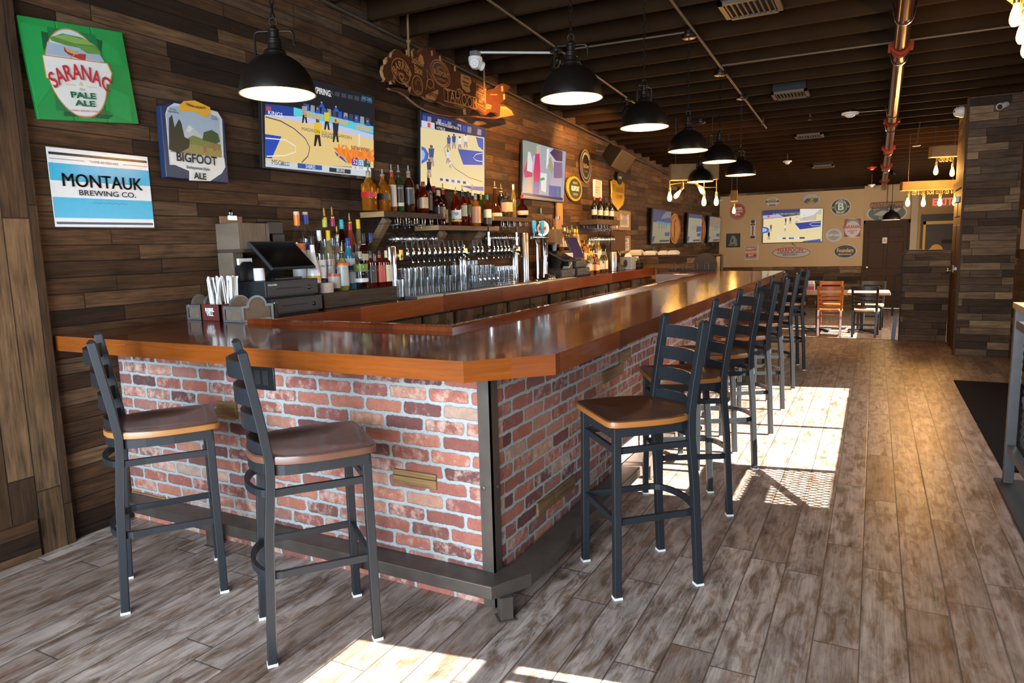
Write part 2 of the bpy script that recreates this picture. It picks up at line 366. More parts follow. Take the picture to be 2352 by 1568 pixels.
M['lit'] = colattr('television_picture', emission=.92); M['litdim'] = colattr('dim_television_picture', emission=.5)
M['ink'] = plain('black_ink', (.008, .008, .012), .5); M['inkw'] = plain('white_ink', (.82, .82, .80), .5); M['inkr'] = plain('red_ink', (.50, .02, .03), .45); M['inkg'] = plain('green_ink', (.01, .13, .05), .5)
M['inky'] = plain('gold_ink', (.72, .40, .05), .4)
gn = N('clear_glass'); gl = gn.n('ShaderNodeBsdfGlossy'); gl.inputs['Roughness'].default_value = .03; tr_ = gn.n('ShaderNodeBsdfTransparent'); tr_.inputs[0].default_value = (.965, .975, .98, 1)
lw = gn.n('ShaderNodeLayerWeight'); lw.inputs[0].default_value = .5; mx = gn.n('ShaderNodeMixShader'); gn.put(mx.inputs[0], gn.m('ADD', gn.m('MULTIPLY', gn.m('POWER', lw.outputs['Facing'], 2.2), .62), .085)); gn.t.links.new(tr_.outputs[0], mx.inputs[1]); gn.t.links.new(gl.outputs[0], mx.inputs[2])
gn.t.links.new(mx.outputs[0], gn.t.nodes['Material Output'].inputs[0]); M['glass'] = gn.mat
M['shade_in'] = plain('white_enamel', (.80, .66, .40), .6)
M['bulb'] = emit('filament_glow', (1.0, .62, .20), 5); 
def glow(name, c, st):
    n = N(name); e = n.n('ShaderNodeEmission'); e.inputs[0].default_value = tuple(c) + (1,); e.inputs[1].default_value = st; t_ = n.n('ShaderNodeBsdfTransparent'); a = n.n('ShaderNodeAddShader')
    n.t.links.new(e.outputs[0], a.inputs[0]); n.t.links.new(t_.outputs[0], a.inputs[1]); n.t.links.new(a.outputs[0], n.t.nodes['Material Output'].inputs[0]); return n.mat
M['bulb'] = glow('filament_bulb_glow', (1.0, .62, .20), 2.6)
M['bulbp'] = emit('pendant_bulb_glow', (1.0, .80, .50), 6)
# ================================================================ the setting
WX = -3.641; BACKY = 18.8; LOW = -0.25; STEPY = 11.09
def cz(y): return 3.46 - 0.0436 * y
struct(G().box((-3.8, -2.7, -.3), (2.6, STEPY, 0)).build('floor', M['tile'], smooth=False))
struct(G().box((-3.8, STEPY, LOW - .1), (2.6, BACKY + .2, LOW)).build('floor_dining', M['tile'], smooth=False))
struct(G().box((WX - .12, -2.7, -.4), (WX, BACKY + .1, 3.8)).build('wall_left', M['barn_y'], smooth=False))
o = G().box((WX, .2, .0), (-3.60, 1.935, 3.6)); struct(o.build('trim_1', M['barn_post'], smooth=False))
struct(G().box((-3.60, .2, 0), (-3.585, 1.76, .19)).build('baseboard_left', M['barn_y'], smooth=False))
# far wall: plank dado, cream board above, ochre wall over the doors
struct(G().box((WX, BACKY, LOW), (-.27, BACKY + .1, 2.7)).build('wall_back', M['barn_x'], smooth=False))
struct(G().box((WX, BACKY - .05, .775), (-.258, BACKY - .001, 2.612)).build('wall_back_panel', M['cream'], smooth=False, bevel=.004))
g = G().box((-.27, BACKY, 1.80), (.74, BACKY + .1, 2.7)); struct(g.build('wall_back_lintel', M['cream'], smooth=False))
g = G().box((.82, BACKY, LOW), (2.7, BACKY + .1, 2.8)); struct(g.build('wall_back_right', M['ochre'], smooth=False))
g = G().box((.72, BACKY - .06, LOW), (.86, BACKY + .1, 2.6)); struct(g.build('trim_2', M['trimw'], smooth=False))
# ceiling: deck plus exposed joists
g = G().box((-3.8, -2.7, 0), (2.7, BACKY + .2, .06))
for i, v in enumerate(g.v): g.v[i] = (v[0], v[1], v[2] + cz(v[1]) + .235)
struct(g.build('ceiling', M['deck'], smooth=False))
jm = None; y = -2.3
while y < BACKY:
    if jm is None:
        j0 = G().box((-3.64, -.024, 0), (2.4, .024, .24)).build('ceiling_joist', M['joist'], smooth=False); jm = j0
    else: j0 = jm.copy(); COL.objects.link(j0)
    j0.location = (0, y, cz(y)); j0['kind'] = 'structure'; j0['group'] = 'exposed ceiling joists'; y += .432
# right wall with the windows the sun comes through
RX = 1.45
g = G(); SH, HD = 1.01, 2.12
for a, b, z0, z1 in ((-2.7, -.6, 0, 3.7), (2.48, 4.2, 0, 3.7), (7.7, 9.83, 0, 3.7), (-.6, 2.48, 0, SH), (4.2, 7.7, 0, SH), (-.6, 2.48, HD, 3.7), (4.2, 7.7, HD, 3.7)):
    g.box((RX, a, z0), (RX + .14, b, z1))
struct(g.build('wall_right', M['barn_r'], smooth=False))
def window(name, y0, y1, z0, z1, x, mull, trans):
    w = G()
    for a, b in ((y0, y0 + .05), (y1 - .05, y1)): w.box((x + .03, a, z0), (x + .10, b, z1))
    for a, b in ((z0, z0 + .05), (z1 - .05, z1)): w.box((x + .03, y0, a), (x + .10, y1, b))
    for t in mull: w.box((x + .04, t - .02, z0), (x + .09, t + .02, trans or z1))
    if trans: w.box((x + .04, y0, trans - .025), (x + .09, y1, trans + .025))
    o = w.build(name, M['steel'], smooth=False); struct(o)
window('window_1', 4.2, 7.7, SH, HD, RX, (6.03,), None); window('window_2', -.6, 2.48, SH, HD, RX, (2.36, 1.2), 1.685)
g = G()
for a, b, z0, z1 in ((11.1, 13.2, LOW, 3.4), (15.4, BACKY, LOW, 3.4), (13.2, 15.4, LOW, 1.15), (13.2, 15.4, 2.15, 3.4)): g.box((2.0, a, z0), (2.14, b, z1))
struct(g.build('wall_right_dining', M['ochre'], smooth=False))
window('window_3', 13.2, 15.4, 1.15, 2.15, 2.0, (14.3,), None)
# shop front behind the viewer: posts and rails round big open lights
g = G()
for a, b, z0, z1 in ((-3.8, -3.4, 0, 3.8), (1.0, 1.6, 0, 3.8), (-3.4, 1.0, 0, .45), (-3.4, 1.0, 2.95, 3.8)): g.box((a, -2.7, z0), (b, -2.56, z1))
struct(g.build('wall_front', M['barn_x'], smooth=False))
g = G()
for xx in (-2.3, -1.2, -.1): g.box((xx - .03, -2.66, .45), (xx + .03, -2.6, 2.95))
struct(g.build('window_4', M['steel'], smooth=False))
# pillar beside the side door, the door in its flank, and the half height partitions along the step
struct(G().box((.918, 9.83, 0), (RX + .14, 9.98, 3.5)).build('wall_pillar', M['barn_x'], smooth=False))
g = G().box((.918, 9.98, 0), (1.02, 10.02, 3.4)).box((.93, 10.02, 2.03), (1.02, 11.0, 3.4)).box((.93, 11.0, 0), (1.02, 11.16, 3.4)); struct(g.build('wall_side', M['barn_r'], smooth=False))
DW = plain('dark_stained_door_wood', (.060, .028, .012), .6, var=.3, vs=14, spec=.25)
def panel_door(name, w, h, mat, panels, handle_u, M_):
    o = G().box((0, 0, 0), (w, .045, h)).build(name, mat, bevel=.003); o.matrix_world = M_
    for (a, b, c, d) in panels:
        q = G(); q.box((a, -.012, b), (c, 0, d)); p = q.build('door_panel', mat, o, bevel=.010)
    k = G().lathe([(.006, 0), (.006, .03), (.028, .04), (.028, .06), (.0, .068)], 14, M=Matrix.Translation((handle_u, 0, .98)) @ Matrix.Rotation(math.pi / 2, 4, 'X')); k.build('door_knob', M['brass'], o)
    return struct(o)
P6 = lambda w, h: [(.10 * w, .08 * h, .46 * w, .38 * h), (.54 * w, .08 * h, .90 * w, .38 * h), (.10 * w, .47 * h, .46 * w, .78 * h), (.54 * w, .47 * h, .90 * w, .78 * h), (.10 * w, .83 * h, .46 * w, .95 * h), (.54 * w, .83 * h, .90 * w, .95 * h)]
panel_door('door_1', .92, 2.03, DW, P6(.92, 2.03), .08, Matrix.Translation((-.235, BACKY + .02, LOW + .01)))
struct(G().box((-.27, BACKY - .02, LOW), (-.225, BACKY + .1, 1.86)).box((.675, BACKY - .02, LOW), (.72, BACKY + .1, 1.86)).box((-.27, BACKY - .02, 1.78), (.72, BACKY + .1, 1.86)).build('trim_3', DW, smooth=False))
d2 = panel_door('door_2', .96, 2.02, DW, P6(.96, 2.02), .08, Matrix.Translation((.925, 10.98, .005)) @ Matrix.Rotation(-math.pi / 2, 4, 'Z'))
struct(G().box((.895, 9.85, 0), (.935, 9.95, 3.05)).box((.895, 9.95, 2.03), (.935, 11.0, 2.12)).build('trim_4', DW, smooth=False))
tag(G().box((.875, 10.35, 1.86), (.922, 10.62, 1.93)).box((.88, 10.55, 1.93), (.89, 10.58, 1.95)).build('door_closer', M['tin'], bevel=.004), 'silver door closer box high on the dark panelled side door', 'door closer')
tag(G().box((.868, 10.12, 1.02), (.925, 10.16, 1.06)).box((.862, 10.05, 1.0), (.872, 10.2, 1.08)).build('pull_bar', M['tin'], bevel=.003), 'metal pull handle on the edge of the side door by the pillar', 'door handle')
dk = struct(G().box((.93, BACKY - .03, LOW), (1.95, BACKY - .002, 1.95)).build('door_3', plain('kitchen_door_dark', (.055, .045, .036), .6), smooth=False))
ye = emit('x', (0, 0, 0), 0); YEL = plain('yellow_paint', (.78, .40, .02), .5)
G().box((.98, BACKY - .045, LOW), (1.03, BACKY - .02, 1.79)).box((.98, BACKY - .045, 1.72), (1.9, BACKY - .02, 1.79)).build('door_frame', YEL, dk, smooth=False)
G().prism([(1.13 + a * .13, .98 + b * .14) for a, b in ell(1, 1, 1, 1, 20)], 0, .02, M=Matrix.Translation((0, BACKY - .03, 0)) @ Matrix.Rotation(math.pi / 2, 4, 'X')).build('yellow_plate', YEL, dk)
G().box((1.36, BACKY - .05, 1.28), (1.62, BACKY - .03, 1.36)).build('door_sign', M['matte'], dk, smooth=False)
PY = 11.07
hp = [(.358, 0), (.918, 0), (.918, 1.255), (.41, 1.255), (.358, 1.20)]
struct(G().prism(hp, 0, .14, M=Matrix.Translation((0, PY + .14, LOW * 0)) @ Matrix.Rotation(math.pi / 2, 4, 'X')).build('wall_partition', M['barn_x'], smooth=False))
struct(G().bar([(.352, PY + .07, 0), (.352, PY + .07, 1.20), (.405, PY + .07, 1.262), (.918, PY + .07, 1.262)], .012, .16, up=(0, 1, 0)).build('trim_5', M['matte'], smooth=False))
struct(G().box((WX, PY, LOW), (-2.17, PY + .12, 1.235)).build('wall_half', M['barn_x'], smooth=False))
struct(G().box((WX, PY - .04, 1.235), (-2.15, PY + .17, 1.262)).build('trim_6', DW, smooth=False))
struct(G().box((-2.17, PY - .02, LOW), (-2.11, PY + .14, 1.25)).build('trim_7', plain('charcoal_post', (.022, .018, .017), .6, spec=.2), smooth=False))
struct(G().box((-1.2, STEPY - .03, -.02), (.36, STEPY + .012, .004)).build('trim_8', M['steel'], smooth=False))

# ================================================================ the bar
bar = thing('bar_counter', 'long varnished mahogany bar with brick base and chamfered corner', 'bar counter', (-1.31, 2.28, 0))
bar.location = (0, 0, 0)
T0, T1 = .995, 1.07
outer = [(-3.64, 1.962), (-1.225, 1.962), (-.99, 2.205), (-.99, 9.25), (-2.40, 9.25), (-2.40, 8.42), (-1.72, 8.42), (-1.72, 2.72), (-3.64, 2.72)]
# two boards mitred along the inner corner so that the grain follows each arm
G().prism([(-3.64, 1.962), (-1.225, 1.962), (-1.105, 2.085), (-1.72, 2.72), (-3.64, 2.72)], T0, T1, 0, 1).build('short_arm_top', [M['bar_x'], M['fascia_x']], bar, smooth=False)
G().prism([(-1.105, 2.085), (-.99, 2.205), (-.99, 9.25), (-1.72, 9.25), (-1.72, 2.72)], T0, T1, 0, 1).build('long_arm_top', [M['bar_y'], M['fascia_y']], bar, smooth=False)
G().prism([(-1.72, 8.42), (-1.72, 9.25), (-2.40, 9.25), (-2.40, 8.42)], T0 - .02, T1, 0, 1).build('far_arm_top', [M['bar_x'], plain('pale_edge', (.34, .20, .17), .4, var=.3)], bar, smooth=False, bevel=.003)  # sides of the far arm paler than its top
lip = [(-3.06, 2.695, T1 + .008), (-1.745, 2.695, T1 + .008), (-1.745, 8.44, T1 + .008)]
G().sweep(lip, [(-.026, -.012), (.026, -.012), (.026, .010), (.016, .018), (-.016, .018), (-.026, .010)], up=(0, 0, 1)).build('drip_rail', M['bar_y'], bar, smooth=False)
BX = -1.31; BF = 2.282
G().box((WX + .001, BF, 0), (BX, BF + .10, T0)).build('brick_front', M['brick_x'], bar, smooth=False)
G().box((BX - .10, BF + .10, 0), (BX, 9.0, T0)).build('brick_side', M['brick_y'], bar, smooth=False)
G().box((-2.30, 8.9, 0), (BX - .10, 9.0, T0 - .02)).build('end_panel', M['barn_x'], bar, smooth=False)
g = G().box((BX - .052, BF - .007, 0), (BX + .007, BF, T0)).box((BX, BF - .007, 0), (BX + .007, BF + .052, T0))
for zz in (.06, .50, .94):
    for c, ax in (((BX - .035, BF - .007, zz), 'X'), ((BX + .007, BF + .035, zz), 'Y')):
        g.lathe([(.010, 0), (.010, .004), (.005, .006), (0, .006)], 10, M=Matrix.Translation(c) @ Matrix.Rotation(math.pi / 2, 4, ax))
g.build('corner_angle', M['steel'], bar)
RY = BF - .117; RXO = -1.171
rp = [(-3.62, RY + .058, .122), (-1.30 + .03, RY + .058, .122), (RXO - .056, RY + .19, .122), (RXO - .056, 9.0, .122)]
rp = [(-3.62, RY + .058, .122), (-1.297, RY + .058, .122), (RXO - .058, RY + .183, .122), (RXO - .058, 9.0, .122)]
G().bar(rp, .116, .056, up=(0, 0, 1)).build('foot_rail', M['steel'], bar, smooth=False, bevel=.004)
for (px_, py_) in ((-1.235, 2.225), (RXO - .03, 4.05), (RXO - .03, 5.7), (RXO - .03, 7.4), (-2.9, RY + .05)):
    ang = math.radians(45) if px_ == -1.235 else 0
    G().box((-.026, -.026, 0), (.026, .026, .096)).box((-.036, -.036, 0), (.036, .036, .006)).build('rail_post', M['steel'], bar, smooth=False, bevel=.002, loc=(px_, py_, 0), rot=(0, 0, ang))
WB = planks('salvaged_wood_block', 0, 2, .5, 3, [(0, (.15, .085, .035)), (1, (.24, .145, .06))], grain=1.3, bump=.6); WBY = planks('salvaged_wood_block_side', 1, 2, .5, 3, [(0, (.15, .085, .035)), (1, (.24, .145, .06))], grain=1.3, bump=.6)
for a, b in (((905, 1074), (1005, 1124)), ((270, 1118), (385, 1172)), ((500, 920), (548, 962))):
    p, q = at(*a, y=BF), at(*b, y=BF); G().box((max(WX + .01, p[0]), BF - .012, q[2]), (q[0], BF + .01, p[2])).build('wood_block', WB, bar, smooth=False, bevel=.004)
for a, b in (((1232, 1160), (1318, 1112)), ((1383, 853), (1430, 858)), ((1421, 812), (1447, 820)), ((1596, 735), (1618, 745))):
    p, q = at(*a, x=BX), at(*b, x=BX); zc = (p[2] + q[2]) / 2; G().box((BX - .01, p[1], zc - .034), (BX + .010, q[1], zc + .034)).build('wood_block', WBY, bar, smooth=False, bevel=.004)
for (px_, py_) in ((1368, 822), (1508, 764), (1593, 735)):
    p = at(px_, py_, x=-1.03); G().box((-1.07, p[1] - .04, T0 - .02), (-1.02, p[1] + .04, T0)).build('bag_hook', M['matte'], bar, smooth=False)
p = at(605, 866, y=BF); ou = thing('power_outlet', 'black double power outlet on the brick bar front under the counter', 'outlet', (p[0], BF - .001, p[2]))
G().box((-.078, -.008, -.060), (.078, 0, .060)).build('cover_plate', M['black'], ou, bevel=.003)
for s_ in (-.026, .026):
    g = G().box((s_ - .018, -.011, -.034), (s_ + .018, -.006, .034))
    for zz in (-.018, .016): g.box((s_ - .008, -.0125, zz), (s_ - .005, -.0105, zz + .012)).box((s_ + .005, -.0125, zz), (s_ + .008, -.0105, zz + .010))
    g.build('socket', M['matte'], ou, smooth=False)

# ================================================================ bar stools (facing +Y when unturned)
SEATS = {'amber': ((.095, .032, .010), (.36, .13, .026)), 'brown': ((.085, .036, .022), (.15, .065, .04)), 'worn': ((.115, .04, .018), (.40, .17, .04))}
def seat_mat(k):
    a, b = SEATS[k]; n = N('stool_seat_' + k); p = n.sep(n.obj()); f = n.noise(n.comb(n.m('MULTIPLY', p[0], 30), n.m('MULTIPLY', p[1], 2.5), p[2]), 1, 4, .6)
    n.base(n.ramp(f, [(.25, [x * .75 for x in a]), (.75, [min(1, x * 1.2) for x in a])])); n.set(Roughness=.28); n.b.inputs['Coat Weight'].default_value = .4; n.b.inputs['Coat Roughness'].default_value = .15
    e = plain('stool_seat_edge_' + k, b, .35, var=.15, vs=8); return [n.mat, e]
SM = {k: seat_mat(k) for k in SEATS}
def seat_mesh(name, mats, ztop):
    """saddle seat: straight front with rounded corners, sides widening then a round back"""
    def outline(s):
        pts = []
        for x, y, r in ((.205, .205, .035), (-.205, .205, .035)): pass
        a = [(.165, .218), (.192, .212), (.205, .192), (.212, .15), (.218, .05), (.215, -.04), (.198, -.11), (.165, -.165), (.115, -.200), (.06, -.216)]
        full = a + [(0, -.22)] + [(-x, y) for x, y in a[::-1]]
        return [(x * s, y * s + .01) for x, y in full]
    g = G(); rings = [(1.0, ztop - .028), (1.0, ztop - .006), (.985, ztop), (.86, ztop - .001), (.70, ztop - .006), (.5, ztop - .012), (.3, ztop - .0135)]
    n = len(outline(1)); g.v += [(x * .97, y * .97, ztop - .032) for x, y in outline(1)]
    for s, z in rings:
        for x, y in outline(s):
            hump = .006 * max(0, 1 - abs(x) / .05) if s < .9 and y > .0 else 0
            g.v.append((x, y - .02 * (1 - s), z + hump))
    g.f.append(list(range(n))[::-1]); g.m.append(1); g.c.append(None)
    for i in range(len(rings)):
        for j in range(n):
            a, b = i * n + j, i * n + (j + 1) % n; g.f.append([a, b, b + n, a + n]); g.m.append(1 if i < 2 else 0); g.c.append(None)
    k = len(rings) * n; g.f.append([k + j for j in range(n)]); g.m.append(0); g.c.append(None)
    return g
def make_stool(kind, label, group):
    t = thing('bar_stool', label, 'bar stool', group=group); S = M['stool']
    for s in (-1, 1):
        x = .176 * s
        G().bar([(x * 1.045, .190, .008), (x, .186, .722)], .032, .032, up=(0, 1, 0)).build('leg', S, t, smooth=False, bevel=.003)
        path = [(.176 * s, -.187, .008), (.171 * s, -.166, .46), (.168 * s, -.148, .66), (.168 * s, -.146, .74), (.168 * s, -.162, .86), (.170 * s, -.205, 1.125)]
        q = G().bar(path, .034, .032, up=(0, 1, 0)); q.build('back_post', S, t, smooth=False, bevel=.003)
        G().prism([(-.017, -.016), (.017, -.016), (.017, .016), (-.017, .016)], 0, .012, taper=[(-.007, -.006), (.007, -.006), (.007, .006), (-.007, .006)], M=Matrix.Translation((.170 * s, -.2055, 1.124))).build('post_cap', S, t, smooth=False)
        for yy, xx in ((.190, .184), (-.187, .176)):
            G().box((xx * s - .018, yy - .018, 0), (xx * s + .018, yy + .018, .010)).build('foot_glide', M['white'], t, smooth=False)
    # U shaped rings: straight from the front legs, round behind the back legs
    for nm, z in (('upper_ring', .625), ('foot_ring', .325)):
        arc = [(.176, .185, z), (.172, .05, z), (.168, -.06, z)] + [(.170 * math.cos(a), -.13 - .085 * math.sin(a), z) for a in [math.pi * i / 12 for i in range(13)]] + [(-.168, -.06, z), (-.172, .05, z), (-.176, .185, z)]
        G().bar(arc, .016, .026, up=(0, 0, 1)).build(nm, S, t, smooth=False)
        G().box((-.176, .178, z - .013), (.176, .194, z + .013)).build('front_stretcher', S, t, smooth=False)
    ap = [(.190, .186, .705), (.192, .05, .705), (.186, -.05, .705)] + [(.186 * math.cos(a), -.06 - .14 * math.sin(a), .705) for a in [math.pi * i / 12 for i in range(1, 12)]] + [(-.186, -.05, .705), (-.192, .05, .705), (-.190, .186, .705)]
    G().bar(ap, .014, .036, up=(0, 0, 1), closed=True).build('seat_frame', S, t, smooth=False)
    G().box((-.176, .170, .665), (.176, .186, .705)).build('apron', S, t, smooth=False)
    for z0, z1 in ((1.028, 1.088), (.932, .992), (.838, .898), (.740, .797)):
        zc = (z0 + z1) / 2; yb = -.146 - .06 * max(0, (zc - .80)) / .33 - .003
        arc = [(.166 * math.cos(a), yb - .055 * math.sin(a), zc) for a in [math.pi * i / 12 for i in range(13)]]
        arc = [(.162 - .324 * i / 12, yb - .052 * math.sin(math.pi * i / 12), zc) for i in range(13)]
        G().bar(arc, .008, z1 - z0, up=(0, 0, 1)).build('back_slat', S, t, smooth=False)
    seat_mesh('seat', None, .757).build('seat', SM[kind], t, angle=50)
    return t
def face(dx, dy): return math.atan2(dy, dx) - math.pi / 2
GS = 'charcoal ladder back bar stools'
s_amber = make_stool('amber', 'charcoal bar stool turned toward the bar corner, nearest in the row along the brick side', GS)
s_brown = make_stool('brown', 'bar stool with plain dark brown seat before the brick front beside the black outlet', GS)
s_worn = make_stool('worn', 'bar stool with brown amber-edged seat nearest the barn wood wall', GS)
s_amber.location = (-.869, 2.815, 0); s_amber.rotation_euler[2] = face(-.74, -.673)
s_brown.location = (-1.866, 1.853 - .0, 0); s_brown.rotation_euler[2] = face(.61, .79)
s_worn.location = (-2.708, 1.850, 0); s_worn.rotation_euler[2] = face(.581, .814)
for i, (yb, xb, ang, lab) in enumerate(((3.638, -.633, 208, 'second'), (4.475, -.627, 210, 'third'), (5.348, -.639, 209, 'fourth'), (6.195, -.650, 207, 'fifth'), (7.104, -.655, 205, 'sixth'), (8.217, -.648, 196, 'last'))):
    a = math.radians(ang); fx, fy = math.cos(a), math.sin(a)      # near back leg foot is at (xb,yb): step to the middle
    rx, ry = fy, -fx
    cx, cy = xb + fx * .187 - rx * .176 * (1), yb + fy * .187 - ry * .176
    lx, ly = -rx, -ry
    c1 = (xb + fx * .187 + rx * .176, yb + fy * .187 + ry * .176); c2 = (xb + fx * .187 - rx * .176, yb + fy * .187 - ry * .176)
    c = c1 if c1[1] > c2[1] else c2
    o = dup(s_amber, (c[0], c[1], 0), face(fx, fy), 'charcoal amber-seated bar stool, %s along the brick side of the bar' % (lab if lab != 'last' else 'last and farthest'))
# ================================================================ signs and screens on the long barn wood wall
def pl(fr, px, py):
    """local (u,v) on a board where the photo shows the pixel"""
    o_, U, V, Nn = fr; d = Vector(MC.T @ np.array([(px - 1176.0) / FPX, (py - 784.0) / FPX, 1.0])); e = Vector(EYE)
    t = (o_ - e).dot(Nn) / d.dot(Nn); q = e + d * t - o_; return (q.dot(U), q.dot(V))
class Art:
    """flat coloured shapes printed on a board, one mesh"""
    def __init__(s, fr, zoom=None): s.fr = fr; s.g = G(); s.k = 0; s.z = zoom
    def p(s, pts):
        if s.z: ox, oy, sc = s.z; return [pl(s.fr, ox + a * sc, oy + b * sc) for a, b in pts]
        return pts
    def poly(s, col, pts, raw=False):
        q = pts if raw else s.p(pts); ar = sum(q[i][0] * q[(i + 1) % len(q)][1] - q[(i + 1) % len(q)][0] * q[i][1] for i in range(len(q)))
        s.k += 1; s.g.flat(q if ar > 0 else q[::-1], col, s.fr, .0012 + .00008 * s.k); return s
    def line(s, col, pts, w): return s.poly(col, stroke(s.p(pts), w), True)
    def build(s, name, mat, parent): return s.g.build(name, mat, parent, smooth=False)
def board(name, label, cat, fr, w, h, th, mat, group=None, poly=None, bev=.002):
    t = thing(name, label, cat, group=group); g = G(); o_, U, V, Nn = fr
    Mx = frmat(fr, 0, 0, -th); g.prism(poly or rect(-w / 2, -h / 2, w / 2, h / 2), 0, th, M=Mx); g.build('board', mat, t, smooth=False, bevel=bev); return t
# --- green ale sign, three boards, hung crooked
fr = frame((WX + .028, 2.237, 2.384), '+x', .098); GREEN = plain('sign_green_paint', (.012, .27, .055), .4, var=.25, vs=6)
sg = thing('beer_sign', 'crooked green wooden ale sign with white oval, top left of the barn wood wall', 'sign')
for a, b in ((-.2625, -.0885), (-.0865, .0865), (.0885, .2625)):
    G().prism(rect(a, -.235, b, .235), 0, .022, M=frmat(fr, 0, 0, -.022)).build('board', GREEN, sg, smooth=False, bevel=.003)
A = Art(fr, (0, 0, .35714)); DG, MG = (.006, .09, .03), (.012, .33, .07)
A.poly(MG, [(235, 690), (125, 140), (300, 180), (330, 560)]).poly(MG, [(610, 220), (760, 330), (790, 420), (690, 400)]).poly(MG, [(700, 560), (830, 620), (850, 790), (720, 730)])
A.poly(DG, [(262, 200), (330, 215), (280, 330)]).poly(DG, [(615, 250), (658, 262), (650, 370), (625, 320)]).poly(DG, [(410, 715), (730, 740), (700, 765), (410, 745)])
A.poly((.008, .17, .05), [(303, 172), (610, 225), (650, 370), (640, 690), (733, 735), (360, 710), (352, 600)])
cU, cV = A.p([(495, 470)])[0]
E_ = lambda k, a0=0, a1=360: [(cU + k * .146 * math.cos(math.radians(i)) , cV + k * .208 * math.sin(math.radians(i)) - .004) for i in range(a0, a1, 8)]
A.poly((.62, .25, .05), E_(1.03), True).poly((.72, .74, .72), E_(1.0), True)
up = [q for q in E_(1.0) if q[1] > cV + .055]
A.poly((.58, .66, .72), up, True)
A.poly((.10, .26, .04), [(318, 240), (400, 215), (520, 240), (610, 290), (650, 340), (600, 330), (420, 290), (330, 262)]).poly((.24, .40, .10), [(335, 232), (420, 222), (560, 262), (610, 292), (480, 280)])
A.poly((.36, .46, .58), [(300, 270), (420, 290), (640, 350), (670, 400), (300, 350)]).poly((.13, .30, .06), [(480, 290), (600, 305), (655, 352), (560, 345)])
A.poly((.40, .04, .03), [(408, 300), (445, 325), (510, 345), (552, 350), (548, 388), (505, 380), (440, 352), (412, 330)]).poly((.62, .36, .14), [(412, 303), (450, 318), (520, 345), (480, 352), (430, 332)]).line((.50, .30, .12), [(500, 330), (450, 375)], .004)
A.poly((.62, .25, .05), [(268, 350), (692, 405), (722, 470), (712, 545), (292, 505)]).poly((.80, .78, .73), [q for q in E_(.985) if q[1] < cV + .03], True).poly((.80, .78, .73), [(274, 357), (686, 411), (714, 475), (700, 540), (300, 500)])
A.poly((.72, .60, .34), [(418, 535), (487, 545), (488, 552), (425, 548)]).poly((.72, .60, .34), [(555, 555), (625, 560), (620, 566), (558, 560)]).poly((.72, .60, .34), [(505, 545), (520, 522), (538, 555)])
A.build('printed_face', M['print'], sg)
def ptxt(s, h, mat, fr, z, ox, oy, sc, parent, **k):
    u, v = pl(fr, ox + z[0] * sc, oy + z[1] * sc); return text(s, h, mat, fr, u, v, off=.0085, parent=parent, **k)
def ztext(parent, fr, zoom):
    return lambda s, zx, zy, h, mat=None, **k: ptxt(s, h, mat or M['ink'], fr, (zx, zy), *zoom, parent, **k)
zt = ztext(sg, fr, (0, 0, .35714))
zt('SARANAC', 505, 470, .072, M['inkr'], bold=.018, sx=.68, arc=4.2); zt('PALE', 530, 617, .028, M['inkg'], bold=.035, sx=1.5); zt('ALE', 543, 668, .027, M['inkg'], bold=.035, sx=1.6); zt('Our', 525, 577, .012, M['inkg'])
zt('A FAMILY BREWERY SINCE 1888', 552, 716, .0085, M['inkr']); zt('SARANAC.COM', 560, 752, .0085, M['inkr'])
# --- blue and white tin sign
fr = frame((WX + .006, 2.299, 1.808), '+x', .006)
sg = board('brewery_sign', 'glossy blue and white striped tin sign with black lettering, below the green sign', 'sign', fr, .54, .392, .004, M['white'])
A = Art(fr); BL = (.03, .46, .74); WH = (.82, .85, .87)
A.poly(WH, rect(-.268, -.194, .268, .194), True).poly((.01, .01, .02), rect(-.262, .160, .262, .173), True).poly((.01, .01, .02), rect(-.262, -.182, .262, -.170), True).poly((.05, .05, .08), rect(-.262, .139, -.088, .1415), True).poly((.05, .05, .08), rect(.118, .139, .262, .1415), True)
A.poly(BL, rect(-.268, .034, .268, .120), True).poly(BL, rect(-.268, -.150, .268, -.048), True)
A.poly((.04, .2, .4), stroke([(-.072 + i * .006, -.075 + .007 * abs(math.sin(i * math.pi / 6))) for i in range(33)], .003), True)
A.build('printed_face', M['printgloss'], sg)
[text('MONTAUK', .066, M['ink'], fr, dd, .036, .005 + abs(dd) * .1, sg, sx=.92) for dd in (-.0022, 0, .0022)]; text('BREWING CO.', .027, M['ink'], fr, .018, -.022, .005, sg, bold=.01, sx=1.25); text('"COME AS YOU ARE"', .012, M['ink'], fr, .015, .139, .005, sg)
# --- dark blue arched ale plaque with mountains
fr = frame((WX + .05, 2.862, 2.125), '+x', -.012); zoom = (0, 0, .35714)
arch = [(-.215, -.232), (.215, -.232), (.215, .165)] + [(.215 - .43 * i / 12, .165 + .052 * math.sin(math.pi * i / 12) ** .8) for i in range(1, 12)] + [(-.215, .165)]
NAVY = plain('navy_resin', (.014, .03, .085), .35)
sg = board('ale_plaque', 'navy arched plaque with raised mountain scene and yellow scroll', 'sign', fr, 0, 0, .05, NAVY, poly=arch, bev=.006)
A = Art(fr, zoom)
A.poly((.70, .70, .68), [(1062, 730), (1075, 690), (1120, 662), (1160, 670), (1240, 690), (1330, 700), (1400, 720), (1428, 770), (1440, 1060), (1090, 1060)]).poly((.40, .50, .60), [(1068, 740), (1090, 690), (1150, 680), (1320, 720), (1410, 760), (1425, 1010), (1098, 1010)])
A.poly((.55, .58, .60), [(1180, 860), (1215, 800), (1260, 840), (1310, 880), (1310, 930), (1180, 930)]).poly((.75, .75, .72), [(1195, 840), (1215, 802), (1240, 830), (1215, 850)])
